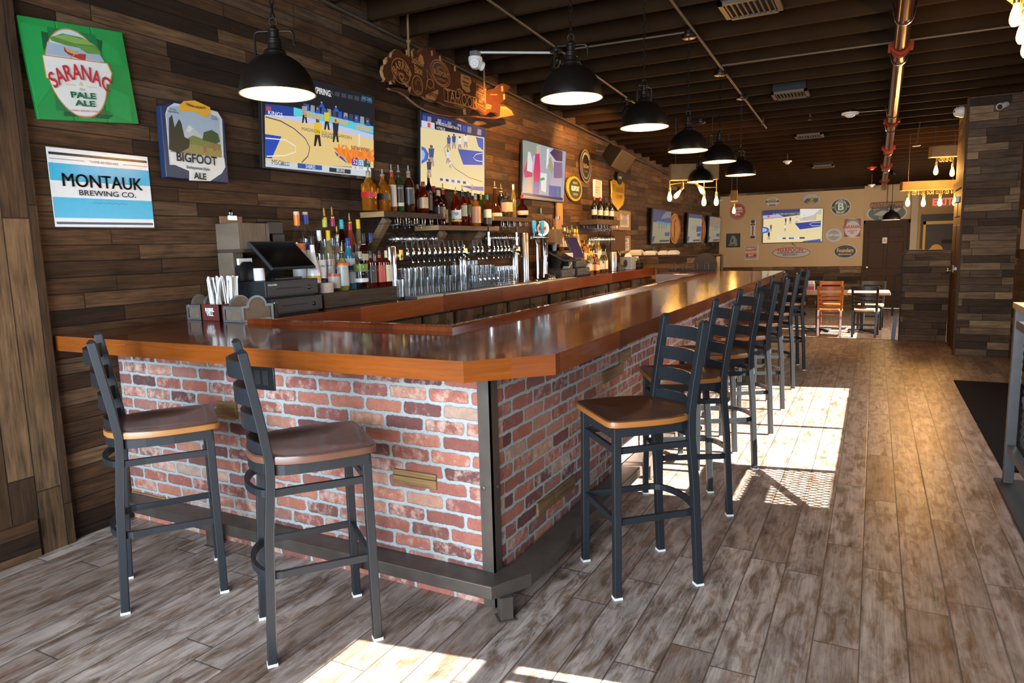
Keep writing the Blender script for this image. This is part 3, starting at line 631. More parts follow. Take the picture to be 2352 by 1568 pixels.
A.poly((.22, .24, .05), [(1185, 900), (1240, 870), (1320, 900), (1420, 930), (1425, 1010), (1190, 1010)]).poly((.34, .28, .08), [(1098, 930), (1250, 930), (1425, 970), (1425, 1012), (1098, 1012)])
A.poly((.05, .09, .02), [(1300, 900), (1310, 850), (1360, 835), (1400, 860), (1415, 910), (1390, 925)]).poly((.035, .035, .015), [(1085, 960), (1085, 760), (1105, 738), (1122, 820), (1150, 765), (1165, 790), (1185, 880), (1220, 900), (1215, 950), (1150, 985)])
A.poly((.36, .14, .07), [(1360, 930), (1372, 915), (1398, 960), (1375, 975)]).poly((.36, .14, .07), [(1305, 950), (1325, 935), (1330, 985), (1312, 980)])
A.poly((.88, .44, .02), [(1148, 680), (1180, 650), (1250, 645), (1350, 690), (1352, 730), (1325, 755), (1240, 715), (1160, 715)])
A.poly((.82, .83, .80), [(1085, 975), (1440, 1015), (1448, 1075), (1425, 1115), (1350, 1165), (1215, 1160), (1215, 1100), (1100, 1050)]).build('painted_face', M['print'], sg)
zt = ztext(sg, fr, zoom); zt('BIGFOOT', 1262, 1025, .050, bold=.02, sx=.92); zt('Barleywine Style', 1270, 1083, .017, bold=.01); zt('ALE', 1282, 1135, .036, bold=.03); zt('SIERRA NEVADA', 1255, 690, .013, bold=.015, arc=-14); zt('Purest\nIngredients', 1108, 712, .011); zt('Finest\nQuality', 1372, 757, .011)
# --- televisions
def tvframe(y0, y1, z0, z1, xb=-3.585, xt=-3.54):
    v = Vector((xt - xb, 0, z1 - z0)); h = v.length; v.normalize(); c = Vector(((xb + xt) / 2, (y0 + y1) / 2, (z0 + z1) / 2)); U = Vector((0, 1, 0)); return (c, U, v, U.cross(v)), y1 - y0, h
def television(label, fr, w, h, group, wall):
    t = thing('television', label, 'television', group=group)
    G().prism(rect(-w / 2 - .012, -h / 2 - .018, w / 2 + .012, h / 2 + .012), 0, .035, M=frmat(fr, 0, 0, -.036)).build('casing', M['black'], t, smooth=False, bevel=.004)
    G().prism(rect(-.2, -.15, .2, .12), 0, .05, M=frmat(fr, 0, 0, -.085)).build('wall_mount', M['matte'], t, smooth=False)
    return t
COURT, CRT2, CROWD, BLU = (.78, .55, .20), (.84, .68, .36), (.045, .05, .075), (.02, .07, .50)
def person(A, zx, zy, h, shirt, legs=(.03, .02, .02)):
    k = h / 100
    A.poly((.12, .07, .045), [(zx + a * k, zy + b * k) for a, b in ((-6, -100), (6, -98), (7, -86), (-5, -86))]).poly(shirt, [(zx + a * k, zy + b * k) for a, b in ((-13, -85), (14, -84), (10, -40), (-10, -42))]).poly(legs, [(zx + a * k, zy + b * k) for a, b in ((-9, -42), (9, -41), (14, 0), (6, 0), (1, -30), (-6, 0), (-13, -1))])
fr, w, h = tvframe(3.368, 4.492, 2.025, 2.645); TG = 'televisions along the barn wood wall'
tv = television('large television showing a yellow basketball court, left of the bottle shelves', fr, w, h, TG, WX)
A = Art(fr, (540, 0, .28694)); S4 = rect(-w / 2 + .004, -h / 2 + .004, w / 2 - .004, h / 2 - .004)
A.poly((.012, .014, .02), S4, True)
for i in range(9): A.poly((.05, .055, .075), [(640 + i * 52, 700 + i * 11), (680 + i * 52, 708 + i * 11), (680 + i * 52, 742 + i * 11), (640 + i * 52, 734 + i * 11)])
for i in range(12): A.poly([(.03, .10, .5), (.3, .33, .4), (.05, .06, .08)][i % 3], [(560 + i * 44, 830 + i * 10), (590 + i * 44, 836 + i * 10), (592 + i * 44, 885 + i * 11), (556 + i * 44, 878 + i * 11)])
A.poly((.02, .06, .32), [(240, 830), (420, 850), (1105, 1010), (1105, 1100), (700, 990), (236, 915)]).poly((.10, .62, .72), [(466, 858), (1104, 1012), (1104, 1072), (466, 925)]).poly((.55, .60, .80), [(236, 918), (560, 935), (1104, 1076), (1104, 1130), (700, 1040), (236, 955)]).poly((.5, .06, .08), [(245, 850), (285, 853), (285, 885), (245, 882)])
A.poly((.82, .60, .24), [(234, 925), (600, 990), (1106, 1120), (1106, 1345), (240, 1295)])
A.poly(BLU, [(236, 1072), (368, 1092), (290, 1268), (240, 1262)]).line((.05, .05, .15), [(240, 935), (360, 968), (470, 1030), (560, 1110), (595, 1180), (580, 1250), (530, 1300)], .007).line((.9, .88, .8), [(240, 1105), (400, 1120), (480, 1170), (480, 1215), (400, 1245), (250, 1250)], .007)
A.poly((.85, .80, .62), [(985, 1070), (995, 1070), (995, 1190), (985, 1190)])
A.poly((.80, .22, .02), [(780, 1180), (1095, 1225), (1095, 1270), (1010, 1300), (905, 1310), (870, 1260), (820, 1225)]).poly((.03, .08, .45), [(790, 1210), (860, 1260), (900, 1310), (870, 1290), (810, 1245)])
A.poly((.62, .68, .72), [(240, 1283), (1085, 1352), (1085, 1416), (240, 1333)]).poly((.03, .10, .36), [(497, 1305), (692, 1325), (692, 1362), (497, 1344)]).poly((.03, .03, .04), [(750, 1340), (922, 1358), (922, 1392), (750, 1374)]).poly((.18, .22, .28), [(367, 1292), (434, 1298), (434, 1330), (367, 1324)])
A.poly((.13, .03, .30), [(932, 1258), (978, 1262), (978, 1328), (932, 1322)]).poly((.10, .38, .62), [(980, 1264), (1024, 1268), (1024, 1334), (980, 1330)]).poly((.02, .08, .11), [(1027, 1270), (1078, 1276), (1078, 1340), (1027, 1334)]).poly((.8, .8, .8), [(932, 1326), (1078, 1341), (1078, 1366), (932, 1352)])
for zx, zy, hh, sh in ((552, 985, 160, (.35, .34, .36)), (655, 1170, 220, (.80, .55, .02)), (730, 1040, 165, (.80, .55, .02)), (800, 1138, 185, (.02, .03, .06))): person(A, zx, zy, hh, sh)
for zx, zy in ((688, 850), (802, 885), (655, 900), (880, 950), (965, 975), (1055, 1000)): A.poly((.03, .10, .55), [(zx - 20, zy), (zx, zy - 28), (zx + 22, zy), (zx + 22, zy + 10), (zx - 20, zy + 6)]).poly((.45, .28, .20), [(zx - 7, zy - 38), (zx + 7, zy - 36), (zx + 6, zy - 22), (zx - 6, zy - 24)])
A.build('screen', M['lit'], tv)
LI = emit('screen_white_letters', (.9, .9, .9), 1.0); LO = emit('screen_orange_letters', (.85, .22, .02), 1.0); LK = emit('screen_dark_letters', (.03, .03, .05), 1.0); LP = emit('screen_pink_letters', (.85, .30, .05), 1.0)
zt = ztext(tv, fr, (540, 0, .28694))
zt("DUNKIN'", 622, 930, .035, LP, bold=.03, sx=.9); zt("DUNKIN'", 830, 975, .035, LP, bold=.03, sx=.9); zt("DUNKIN'", 1022, 1027, .035, LP, bold=.03, sx=.9); zt('MADISON SQUARE GARDEN', 735, 1070, .022, LK, bold=.01, sx=1.3); zt('CHASE', 735, 1095, .020, LK, bold=.01, sx=1.5)
zt('KNICKS', 965, 1232, .085, LO, bold=.04); zt('NEW YORK', 1000, 1195, .030, LK, bold=.02); zt('EXPIRING.', 685, 735, .042, LI, sx=.75, bold=.01); zt('MSG', 325, 1302, .032, LK, bold=.03); zt('NHL', 410, 1312, .020, LI); zt('SABRES', 597, 1335, .026, LI, sx=.8); zt('BRUINS', 838, 1366, .024, LI, sx=.8); zt('52', 955, 1298, .036, LI); zt('55', 1002, 1304, .036, LI); zt('LAL', 955, 1340, .017, LK); zt('NYK', 1002, 1346, .017, LK); zt('3.3', 1058, 1298, .020, LI); zt('ENCORE', 1048, 792, .026, emit('screen_blue_letters', (.05, .35, .7), 1), sx=.8); zt('KINGS', 315, 912, .026, LI, sx=1.2)
def court2(A, z):
    A.z = z
    A.poly((.02, .03, .14), S4, True).poly(CRT2, [(1484, 1018), (1994, 1100), (1994, 1560), (1484, 1475)])
    for i in range(12): A.poly([(.04, .08, .45), (.25, .25, .3), (.04, .03, .05), (.35, .3, .45)][i % 4], [(1500 + i * 40, 920 + i * 10), (1530 + i * 40, 928 + i * 10), (1528 + i * 40, 985 + i * 9), (1496 + i * 40, 978 + i * 9)])
    A.poly((.62, .66, .75), [(1490, 962), (1600, 985), (1600, 1036), (1490, 1018)]).poly((.7, .08, .10), [(1538, 980), (1562, 985), (1562, 1022), (1538, 1018)]).poly((.01, .01, .02), [(1595, 975), (1800, 1015), (1800, 1052), (1595, 1030)])
    A.poly((.05, .12, .55), [(1490, 1170), (1520, 1185), (1548, 1230), (1540, 1280), (1490, 1312)]).poly((.35, .5, .8), [(1490, 1200), (1510, 1205), (1520, 1235), (1510, 1275), (1490, 1285)])
    A.poly((.03, .09, .48), [(1780, 1190), (1980, 1215), (1978, 1320), (1825, 1318)]).poly((.05, .12, .5), [(1925, 1095), (1985, 1110), (1985, 1205), (1945, 1170)]).line((.8, .8, .85), [(1978, 1225), (1925, 1235), (1905, 1262), (1930, 1285), (1978, 1292)], .008).line((.1, .1, .15), [(1700, 1150), (1670, 1190), (1690, 1260), (1760, 1350), (1870, 1420), (1978, 1455)], .006)
    for zx, zy, hh, sh in ((1568, 1330, 170, (.05, .08, .2)), (1550, 1420, 150, (.03, .03, .05)), (1708, 1200, 120, (.05, .10, .35)), (1700, 1310, 110, (.75, .75, .8)), (1748, 1190, 120, (.05, .08, .3)), (1795, 1200, 110, (.8, .8, .82)), (1842, 1180, 110, (.8, .8, .82)), (1718, 1345, 60, (.8, .8, .8))): person(A, zx, zy, hh, sh, (.4, .3, .3))
    A.poly((.75, .75, .78), [(1630, 1420), (1865, 1450), (1865, 1478), (1630, 1448)])
    for i, c in enumerate(((.03, .05, .12), (.02, .02, .03), (.05, .15, .45), (.03, .1, .3), (.02, .02, .02))): A.poly(c, [(1636 + i * 46, 1425 + i * 6), (1660 + i * 46, 1428 + i * 6), (1660 + i * 46, 1448 + i * 6), (1636 + i * 46, 1445 + i * 6)])
    A.poly((.06, .10, .50), [(1800, 1485), (1985, 1495), (1985, 1530), (1900, 1520)])
fr, w, h = tvframe(5.145, 6.268, 2.018, 2.642)
tv = television('television showing players crossing a pale court, above the middle bottle shelf', fr, w, h, TG, WX)
S4 = rect(-w / 2 + .004, -h / 2 + .004, w / 2 - .004, h / 2 - .004); A = Art(fr); court2(A, (540, 0, .28694)); A.build('screen', M['lit'], tv)
zt = ztext(tv, fr, (540, 0, .28694)); zt('SIX MINUTES FOR DURANT THUS FAR.', 1698, 1010, .026, LI, sx=.62); zt('>> IT WILL BE', 1640, 1030, .026, LI, sx=.62)
fr, w, h = tvframe(7.135, 8.328, 2.018, 2.642)
tv = television('television showing a blurred pink and white street scene, nearest the round signs', fr, w, h, TG, WX)
S4 = rect(-w / 2 + .004, -h / 2 + .004, w / 2 - .004, h / 2 - .004); A = Art(fr, (1180, 300, .22957))
A.poly((.40, .42, .46), S4, True).poly((.30, .34, .30), [(88, 95), (240, 130), (180, 400), (90, 420)]).poly((.55, .56, .62), [(330, 180), (490, 200), (490, 400), (320, 380)]).poly((.10, .04, .10), [(360, 220), (400, 180), (488, 205), (486, 310), (420, 300)]).poly((.25, .14, .28), [(400, 310), (486, 320), (486, 470), (400, 480)])
A.poly((.60, .04, .14), [(100, 400), (140, 280), (185, 310), (185, 460), (110, 470)]).poly((.50, .50, .85), [(190, 260), (225, 230), (265, 420), (220, 480), (195, 400)]).poly((.65, .03, .14), [(215, 230), (255, 220), (265, 400), (255, 510), (200, 520), (195, 430)]).poly((.62, .45, .32), [(225, 150), (270, 145), (262, 225), (230, 235)]).poly((.75, .74, .75), [(140, 210), (165, 215), (190, 320), (185, 420), (130, 400)])
A.poly((.60, .45, .30), [(130, 470), (180, 470), (180, 610), (130, 610)]).poly((.20, .18, .42), [(195, 510), (260, 510), (250, 640), (190, 630)]).poly((.42, .36, .22), [(330, 300), (370, 260), (400, 390), (380, 430), (340, 370)]).poly((.80, .80, .82), [(265, 420), (330, 430), (320, 620), (275, 600)]).poly((.03, .45, .12), [(255, 480), (300, 465), (310, 490), (265, 505)]).poly((.12, .12, .42), [(350, 545), (470, 555), (470, 670), (350, 650)]).poly((.55, .42, .50), [(370, 470), (475, 480), (475, 560), (370, 550)]).poly((.05, .30, .12), [(430, 570), (448, 572), (448, 650), (430, 650)]).poly((.85, .85, .88), [(330, 190), (350, 170), (345, 330), (325, 380)])
A.poly((.01, .015, .10), [(88, 618), (488, 672), (488, 700), (88, 645)]).build('screen', M['lit'], tv)
for i, (y0, y1, lab) in enumerate(((12.24, 13.48, 'television on the barn wood wall above the takeout boxes, nearest of the three low screens'), (14.9, 16.2, 'television on the barn wood wall, middle of the three low screens'), (17.02, 18.36, 'television on the barn wood wall, next to the cream end wall'))):
    fr, w, h = tvframe(y0, y1, 1.445, 2.065, -3.56, -3.53); tv = television(lab, fr, w, h, 'televisions in the dining end', WX)
    A = Art(fr); X = lambda a, b: (a * w / 2, b * h / 2)
    A.poly((.50, .42, .26), [X(-.98, -.97), X(.98, -.97), X(.98, .97), X(-.98, .97)], True).poly((.10, .10, .26), [X(-.98, .25), X(.98, .25), X(.98, .97), X(-.98, .97)], True)
    if i == 0: A.poly((.30, .30, .30), [X(-.2, .45), X(.98, .6), X(.98, .95), X(.3, .9)], True).poly((.14, .46, .55), [X(-.6, .16), X(.98, .10), X(.98, .24), X(-.6, .32)], True)
    if i == 1: A.poly((.55, .48, .34), [X(-.98, -.97), X(.98, -.97), X(.98, .72), X(-.98, .72)], True).poly((.05, .12, .46), [X(.2, -.25), X(.95, -.2), X(.95, .15), X(.3, .18)], True)
    if i == 2: A.poly((.42, .30, .22), [X(-.98, .2), X(.98, .2), X(.98, .97), X(-.98, .97)], True).poly((.20, .40, .42), [X(-.2, .1), X(.98, .1), X(.98, .25), X(-.2, .25)], True)
    A.poly((.05, .10, .42), [X(-.97, -.6), X(-.7, -.55), X(-.85, -.9), X(-.97, -.9)], True).poly((.06, .12, .40), [X(.35, -.55), X(.9, -.55), X(.9, -.3), X(.35, -.35)], True).poly((.05, .06, .10), [X(-.2, -.9), X(.9, -.88), X(.9, -.78), X(-.2, -.8)], True)
    for q in (-.35, -.05, .2, .45): A.poly((.12, .10, .12), [X(q, -.1), X(q + .05, -.1), X(q + .04, .3), X(q + .01, .3)], True)
    A.build('screen', M['litdim'], tv); G().tube([(-3.60, (y0 + y1) / 2 + a, 1.44 - b) for a, b in ((-.06, 0), (-.05, .09), (0, .13), (.06, .08), (.05, -.02))], .006, 6).build('cable', M['black'], tv)
# --- wooden island shaped sign hung on two ropes
fr = frame((-3.45, 5.55, 2.93), '+x'); z7 = (860, 80, .17007)
MAPW = planks('sign_dark_wood', 1, 2, .4, 4, [(0, (.055, .016, .007)), (1, (.075, .022, .009))], grain=.5, gap=.0005, rough=.4, bump=.1, coat=.15); MAPE = plain('sign_raw_edge', (.38, .20, .07), .5, var=.2)
sg = thing('wooden_sign', 'carved island-shaped wooden sign of brewery names hung on ropes over the televisions', 'sign')
z2u = lambda pts: [pl(fr, z7[0] + a * z7[2], z7[1] + b * z7[2]) for a, b in pts]
body = [(128, 630), (150, 600), (128, 560), (108, 490), (125, 420), (160, 390), (155, 335), (185, 300), (225, 312), (245, 235), (300, 190), (345, 205), (385, 240), (435, 290), (480, 225), (505, 262), (540, 190), (585, 250), (620, 205), (670, 180), (780, 165), (830, 215), (850, 270), (905, 330), (990, 400), (1075, 440), (1160, 500), (1250, 580), (1370, 660), (1500, 735), (1545, 760), (1570, 735), (1650, 720), (1690, 675), (1750, 655), (1830, 690), (1828, 730), (1770, 745), (1755, 800), (1785, 830), (1740, 900), (1690, 925), (1660, 960), (1740, 955), (1840, 1010), (1900, 1085), (1760, 1110), (1640, 1135), (1590, 1110), (1690, 1095), (1640, 1050), (1560, 1040), (1510, 1085), (1480, 1085), (1440, 1040), (1380, 1010), (1310, 1010), (1290, 1075), (1240, 1075), (1230, 1000), (1120, 985), (990, 960), (870, 905), (790, 905), (700, 865), (660, 830), (590, 820), (530, 800), (480, 790), (500, 690), (470, 700), (430, 650), (385, 610), (340, 580), (290, 580), (280, 660), (240, 665), (222, 610), (165, 630)]
G().prism(z2u(body)[::-1], 0, .03, 0, 1, M=frmat(fr, 0, 0, -.03)).build('map_board', [MAPW, MAPE], sg, smooth=False)
low = [(195, 715), (330, 712), (440, 745), (475, 790), (470, 855), (520, 890), (620, 960), (780, 985), (990, 1020), (1110, 1080), (1290, 1085), (1530, 1112), (1640, 1138), (1500, 1125), (1300, 1105), (1060, 1100), (860, 1070), (700, 1015), (600, 960), (500, 880), (455, 835), (345, 770), (230, 742)]
G().prism(z2u(low)[::-1], 0, .03, 0, 1, M=frmat(fr, 0, 0, -.03)).build('shore_board', [MAPW, MAPE], sg, smooth=False)
A = Art(fr, z7); EN = (.42, .19, .05)
def zell(cx, cy, rx, ry, sk=0): return [(cx + rx * math.cos(t), cy + ry * math.sin(t) + sk * rx * math.cos(t)) for t in [i * math.pi / 16 for i in range(33)]]
for c in ((355, 490, 125, 165, .45), (580, 680, 72, 125, .35), (890, 520, 130, 165, .6), (890, 525, 108, 140, .6)): A.line(EN, zell(*c), .008)
A.line(EN, zell(365, 560, 30, 38, .3), .010).poly(EN, [(600, 290), (620, 255), (650, 290), (668, 360), (660, 420), (585, 320)]).poly(EN, [(1165, 525), (1290, 570), (1310, 640), (1280, 700), (1295, 770), (1250, 780), (1185, 720), (1160, 640)]).poly((.10, .03, .01), [(1185, 610), (1275, 655), (1265, 670), (1190, 640)])
A.line(EN, [(940, 720), (1110, 770), (1110, 745), (1150, 728), (1190, 770), (1195, 795), (1362, 850), (1362, 1000), (1240, 965), (940, 890), (935, 720)], .010).line(EN, [(1075, 915), (1245, 960), (1240, 995), (1075, 950), (1075, 915)], .006)
A.line(EN, [(1375, 665), (1500, 735), (1500, 1035), (1370, 950), (1375, 665)], .008).poly(EN, [(1378, 755), (1485, 815), (1485, 895), (1378, 830)]).line(EN, [(1370, 915), (1490, 985)], .006)
A.poly(EN, [(690, 810), (860, 735), (858, 820), (810, 890), (690, 860)]).line(EN, [(690, 740), (720, 600), (700, 460), (760, 560), (800, 640), (800, 740)], .008).line(EN, zell(750, 660, 45, 60, .3), .006)
A.poly(EN, [(1510, 930), (1580, 950), (1575, 1000), (1505, 1005)]).poly((.33, .15, .04), [(1700, 965), (1770, 965), (1850, 1020), (1880, 1085), (1640, 1125), (1690, 1095)]).line((.6, .3, .08), [(1710, 985), (1790, 995), (1870, 1080)], .010).poly((.33, .15, .04), [(1560, 800), (1655, 800), (1655, 815), (1560, 812)])
for q in ((155, 330), (430, 230), (500, 250), (770, 240), (880, 310), (1080, 450), (1720, 720), (1745, 830)): A.poly((.50, .27, .09), [(q[0] - 14, q[1] - 25), (q[0] + 12, q[1] - 30), (q[0] + 16, q[1] + 40), (q[0] - 8, q[1] + 45)])
A.build('carved_emblems', M['print'], sg)
EG = plain('engraved_amber', (.42, .19, .05), .5); ED = plain('burnt_letters', (.03, .01, .005), .6); zt = ztext(sg, fr, z7)
zt('BARRIER', 360, 420, .062, EG, bold=.02, sx=.8, arc=2.0); zt('BREWING CO.', 340, 530, .030, EG, arc=2.2); zt('Spider\nBite', 580, 425, .060, EG, bold=.02, sx=.85); zt('BLUEPOINT', 895, 530, .042, EG, bold=.02, sx=.8); zt('BREWING', 890, 445, .024, EG, arc=3); zt('COMPANY', 895, 610, .022, EG); zt('PORT JEFF', 778, 815, .030, ED, bold=.02); zt('TAP', 1040, 842, .10, EG, bold=.005, sx=.85); zt('*', 1122, 862, .10, EG, bold=.03); zt('ROOM', 1248, 902, .10, EG, bold=.005, sx=.85); zt('the', 1155, 780, .040, EG); zt('EST. 2011', 1160, 955, .020, EG, bold=.02)
zt('GREAT', 1432, 755, .032, EG, bold=.03); zt('SOUTH', 1430, 832, .032, ED, bold=.03); zt('BAY', 1430, 902, .032, EG, bold=.03); zt('BREWERY', 1430, 955, .020, EG); zt('SOUTH', 1545, 980, .020, ED, bold=.02); zt('GREENPORT', 1235, 590, .018, ED, bold=.02, sx=.8); zt('HARBOR', 1228, 690, .018, ED, bold=.02, sx=.9); zt('FIRE ISLAND', 582, 605, .018, EG, arc=1.4); zt('BEERS', 582, 775, .020, EG)
ROPE = plain('hemp_rope', (.22, .13, .05), .9)
for yy, zz in ((4.86, 3.02), (6.10, 2.86)): G().tube([(-3.45, yy, zz), (-3.45, yy, zz + .08), (-3.45, yy + .01, cz(yy) + .235)], .009, 6).lathe([(0, 0), (.018, .012), (.018, .03), (0, .045)], 8, (-3.45, yy + .004, zz + .10)).build('rope', ROPE, sg)
# --- round and shield signs further along
def disc(name, label, fr, rx, ry, mat, th=.02, group=None): return board(name, label, 'sign', fr, 0, 0, th, mat, group=group, poly=ell(0, 0, rx, ry, 40), bev=.004)
fr = frame((-3.612, 9.19, 2.54), '+x'); sg = disc('round_sign', 'black round sign with white rings and gold script, beside the loudspeaker', fr, .205, .225, M['matte'])
A = Art(fr); A.poly((.55, .52, .46), ell(0, 0, .203, .223), True).poly((.008, .008, .010), ell(0, 0, .196, .216), True).poly((.5, .47, .42), ell(0, 0, .150, .168), True).poly((.006, .006, .008), ell(0, 0, .142, .160), True).poly((.4, .12, .02), rect(-.05, -.075, .06, -.068), True).build('printed_face', M['print'], sg)
text('DuClaw', .055, M['inky'], fr, 0, .0, .004, sg, sx=.75); text('BREWING COMPANY', .028, M['inkw'], fr, 0, .178, .004, sg, arc=4.6, sx=.8)
fr = frame((-3.60, 8.76, 2.205), '+x'); sg = disc('oval_sign', 'gold rimmed oval sign with dark green centre under the third large television', fr, .255, .165, M['gold'], .03)
A = Art(fr); A.poly((.012, .03, .016), ell(0, 0, .215, .135), True).build('painted_centre', M['print'], sg); text('BLUEPOINT', .060, M['inkw'], fr, 0, 0, .004, sg, bold=.03, sx=.62); text('BREWING', .030, M['inky'], fr, 0, .075, .004, sg, sx=.8); text('COMPANY', .030, M['inky'], fr, 0, -.075, .004, sg, sx=.8)
fr = frame((-3.60, 10.53, 2.21), '+x'); sh = [(-.33, .20), (-.22, .235), (0, .22), (.22, .235), (.33, .20), (.30, .02), (.33, -.02), (.24, -.14), (.06, -.205), (0, -.235), (-.06, -.205), (-.24, -.14), (-.33, -.02), (-.30, .02)]
sg = board('shield_sign', 'embossed gold shield sign with raised lettering above the framed notices', 'sign', fr, 0, 0, .02, M['gold'], poly=sh[::-1], bev=.012)
GD = plain('gold_relief', (.30, .15, .02), .3, metal=.3); text('Toasted', .11, GD, fr, 0, .095, .001, sg, bold=.02, sx=1.0, depth=.004); text('Lager', .085, GD, fr, .06, -.01, .001, sg, bold=.02)
G().prism(ell(.05, .27, .13, .10, 24), 0, .012, M=frmat(fr, 0, 0, .002)).build('black_oval_topper', M['matte'], sg, smooth=False); text('BLUEPOINT', .035, M['inkw'], fr, .05, .275, .016, sg, bold=.02, sx=.6)
sp = thing('loudspeaker', 'black angled wall loudspeaker hung under the ceiling pipe', 'speaker')
spc = Vector(at(1420, 362, x=-3.30)); Dn = Vector((.80, -.16, -.58)).normalized(); Wd = Vector((.10, 1, -.12)); Wd = (Wd - Dn * Wd.dot(Dn)).normalized(); Hh = Dn.cross(Wd)
MS = Matrix.Identity(4)
for i_ in range(3): MS[i_][0], MS[i_][1], MS[i_][2], MS[i_][3] = Wd[i_], Hh[i_], Dn[i_], spc[i_]
G().prism(rect(-.15, -.09, .15, .09), -.17, .10, taper=rect(-.25, -.15, .25, .15), M=MS).build('cabinet', plain('speaker_cabinet', (.007, .006, .005), .7, spec=.15), sp, smooth=False, bevel=.010)
G().prism(rect(-.238, -.138, .238, .138), .10, .116, M=MS).build('grille', plain('speaker_grille', (.045, .030, .014), .5, metal=.3), sp, smooth=False, bevel=.006); G().prism(rect(-.012, -.004, .012, .006), .116, .119, M=MS).build('badge', M['chrome'], sp, smooth=False)
G().tube([(WX + .002, spc.y, spc.z + .12), tuple(spc - Dn * .15)], .018, 8).build('bracket', M['steel'], sp)
def framed(name, label, a, b, fmat, pcol, fwid=.045, lines=0, title=None, x=-3.615):
    p, q = at(*a, x=x), at(*b, x=x); y0, y1, z0, z1 = p[1], q[1], min(p[2], q[2]), max(p[2], q[2]); fr = frame((x, (y0 + y1) / 2, (z0 + z1) / 2), '+x'); w, h = y1 - y0, z1 - z0
    t = thing(name, label, 'notice' if lines else 'picture')
    g = G()
    for r in (rect(-w / 2, -h / 2, -w / 2 + fwid, h / 2), rect(w / 2 - fwid, -h / 2, w / 2, h / 2), rect(-w / 2 + fwid, h / 2 - fwid, w / 2 - fwid, h / 2), rect(-w / 2 + fwid, -h / 2, w / 2 - fwid, -h / 2 + fwid)): g.prism(r, 0, .03, M=frmat(fr, 0, 0, -.018))
    g.build('frame', fmat, t, smooth=False, bevel=.003)
    A = Art(fr); A.poly(pcol, rect(-w / 2 + fwid, -h / 2 + fwid, w / 2 - fwid, h / 2 - fwid), True)
    for i in range(lines):
        v = h / 2 - fwid - .09 - i * (h - 2 * fwid - .12) / max(lines, 1); A.poly((.12, .10, .10), rect(-w / 2 + fwid + .03, v - .007, w / 2 - fwid - .03 - .05 * (i % 3), v), True)
    A.build('sheet', M['print'], t)
    if title: text(title, .038, M['ink'], fr, 0, h / 2 - fwid - .045, .004, t, bold=.03, sx=.8)
    return t
FW = plain('honey_frame_wood', (.28, .16, .06), .5, var=.25, vs=12)
framed('framed_notice', 'white warning notice in a wooden frame below the gold shield, upper of two', (1421, 483), (1447, 529), FW, (.62, .58, .52), .05, 7, 'GOVERNMENT\nWARNING')
framed('framed_notice', 'white warning notice in a wooden frame just above the takeout boxes, lower of two', (1423, 541), (1447, 581), FW, (.66, .63, .60), .04, 6, 'WARNING')
framed('picture_frame', 'small dark picture in a wooden frame beside the wine bottles', (1402, 484), (1420, 527), FW, (.09, .08, .07), .09)
framed('wall_poster', 'pale paper poster with red heading above the wine bottles', (1364, 412), (1381, 455), M['paper'], (.60, .52, .44), .01, 3)
tag(G().box((-3.62, 8.15, 1.72), (-3.60, 8.33, 2.0)).box((-3.60, 8.15, 1.855), (-3.597, 8.33, 1.862)).build('cardboard_panel', plain('tan_card', (.30, .17, .06), .7), smooth=False), 'tan card panel on the wall under the right corner of the third television', 'panel')
for yy, zz, lab in ((7.72, 1.93, 'small teal key tag hanging under the third large television'), (12.55, 1.40, 'small teal tag hanging under the nearest low television')):
    tg = thing('key_tag', lab, 'key tag', (WX + .012, yy, zz)); G().prism(ell(0, -.05, .022, .038, 14), 0, .006, M=Matrix.Rotation(math.pi / 2, 4, 'Z') @ Matrix.Rotation(math.pi / 2, 4, 'X')).build('tag_body', plain('teal_plastic', (.02, .22, .24), .4), tg); G().tube([(0, 0, -.015), (.002, .004, .02), (0, 0, .045)], .002, 5).build('loop', M['matte'], tg)
CARV = plain('carved_copper_wood', (.33, .16, .045), .4, var=.5, vs=14)
for yy, rw, lab in ((14.08, .42, 'carved oval wooden plaque with raised figure between the first two low televisions'), (16.62, .3, 'carved oval wooden plaque between the last two low televisions')):
    fr = frame((-3.61, yy, 1.735), '+x'); pq = board('carved_plaque', lab, 'plaque', fr, 0, 0, .03, CARV, poly=ell(0, 0, rw, .31, 36), bev=.012)
    G().sweep([(-3.605, yy + rw * .86 * math.cos(t), 1.735 + .26 * math.sin(t)) for t in [i * math.pi / 16 for i in range(32)]], [(-.012, -.012), (.012, -.012), (0, .014)], closed=True).build('raised_ring', CARV, pq)
    G().prism([(-.10, -.2), (.02, -.22), (.10, -.08), (.06, .02), (.12, .12), (.04, .20), (-.04, .12), (-.12, .16), (-.06, .0)], 0, .025, M=frmat(fr, 0, 0, -.002)).build('raised_figure', CARV, pq, smooth=False, bevel=.01)
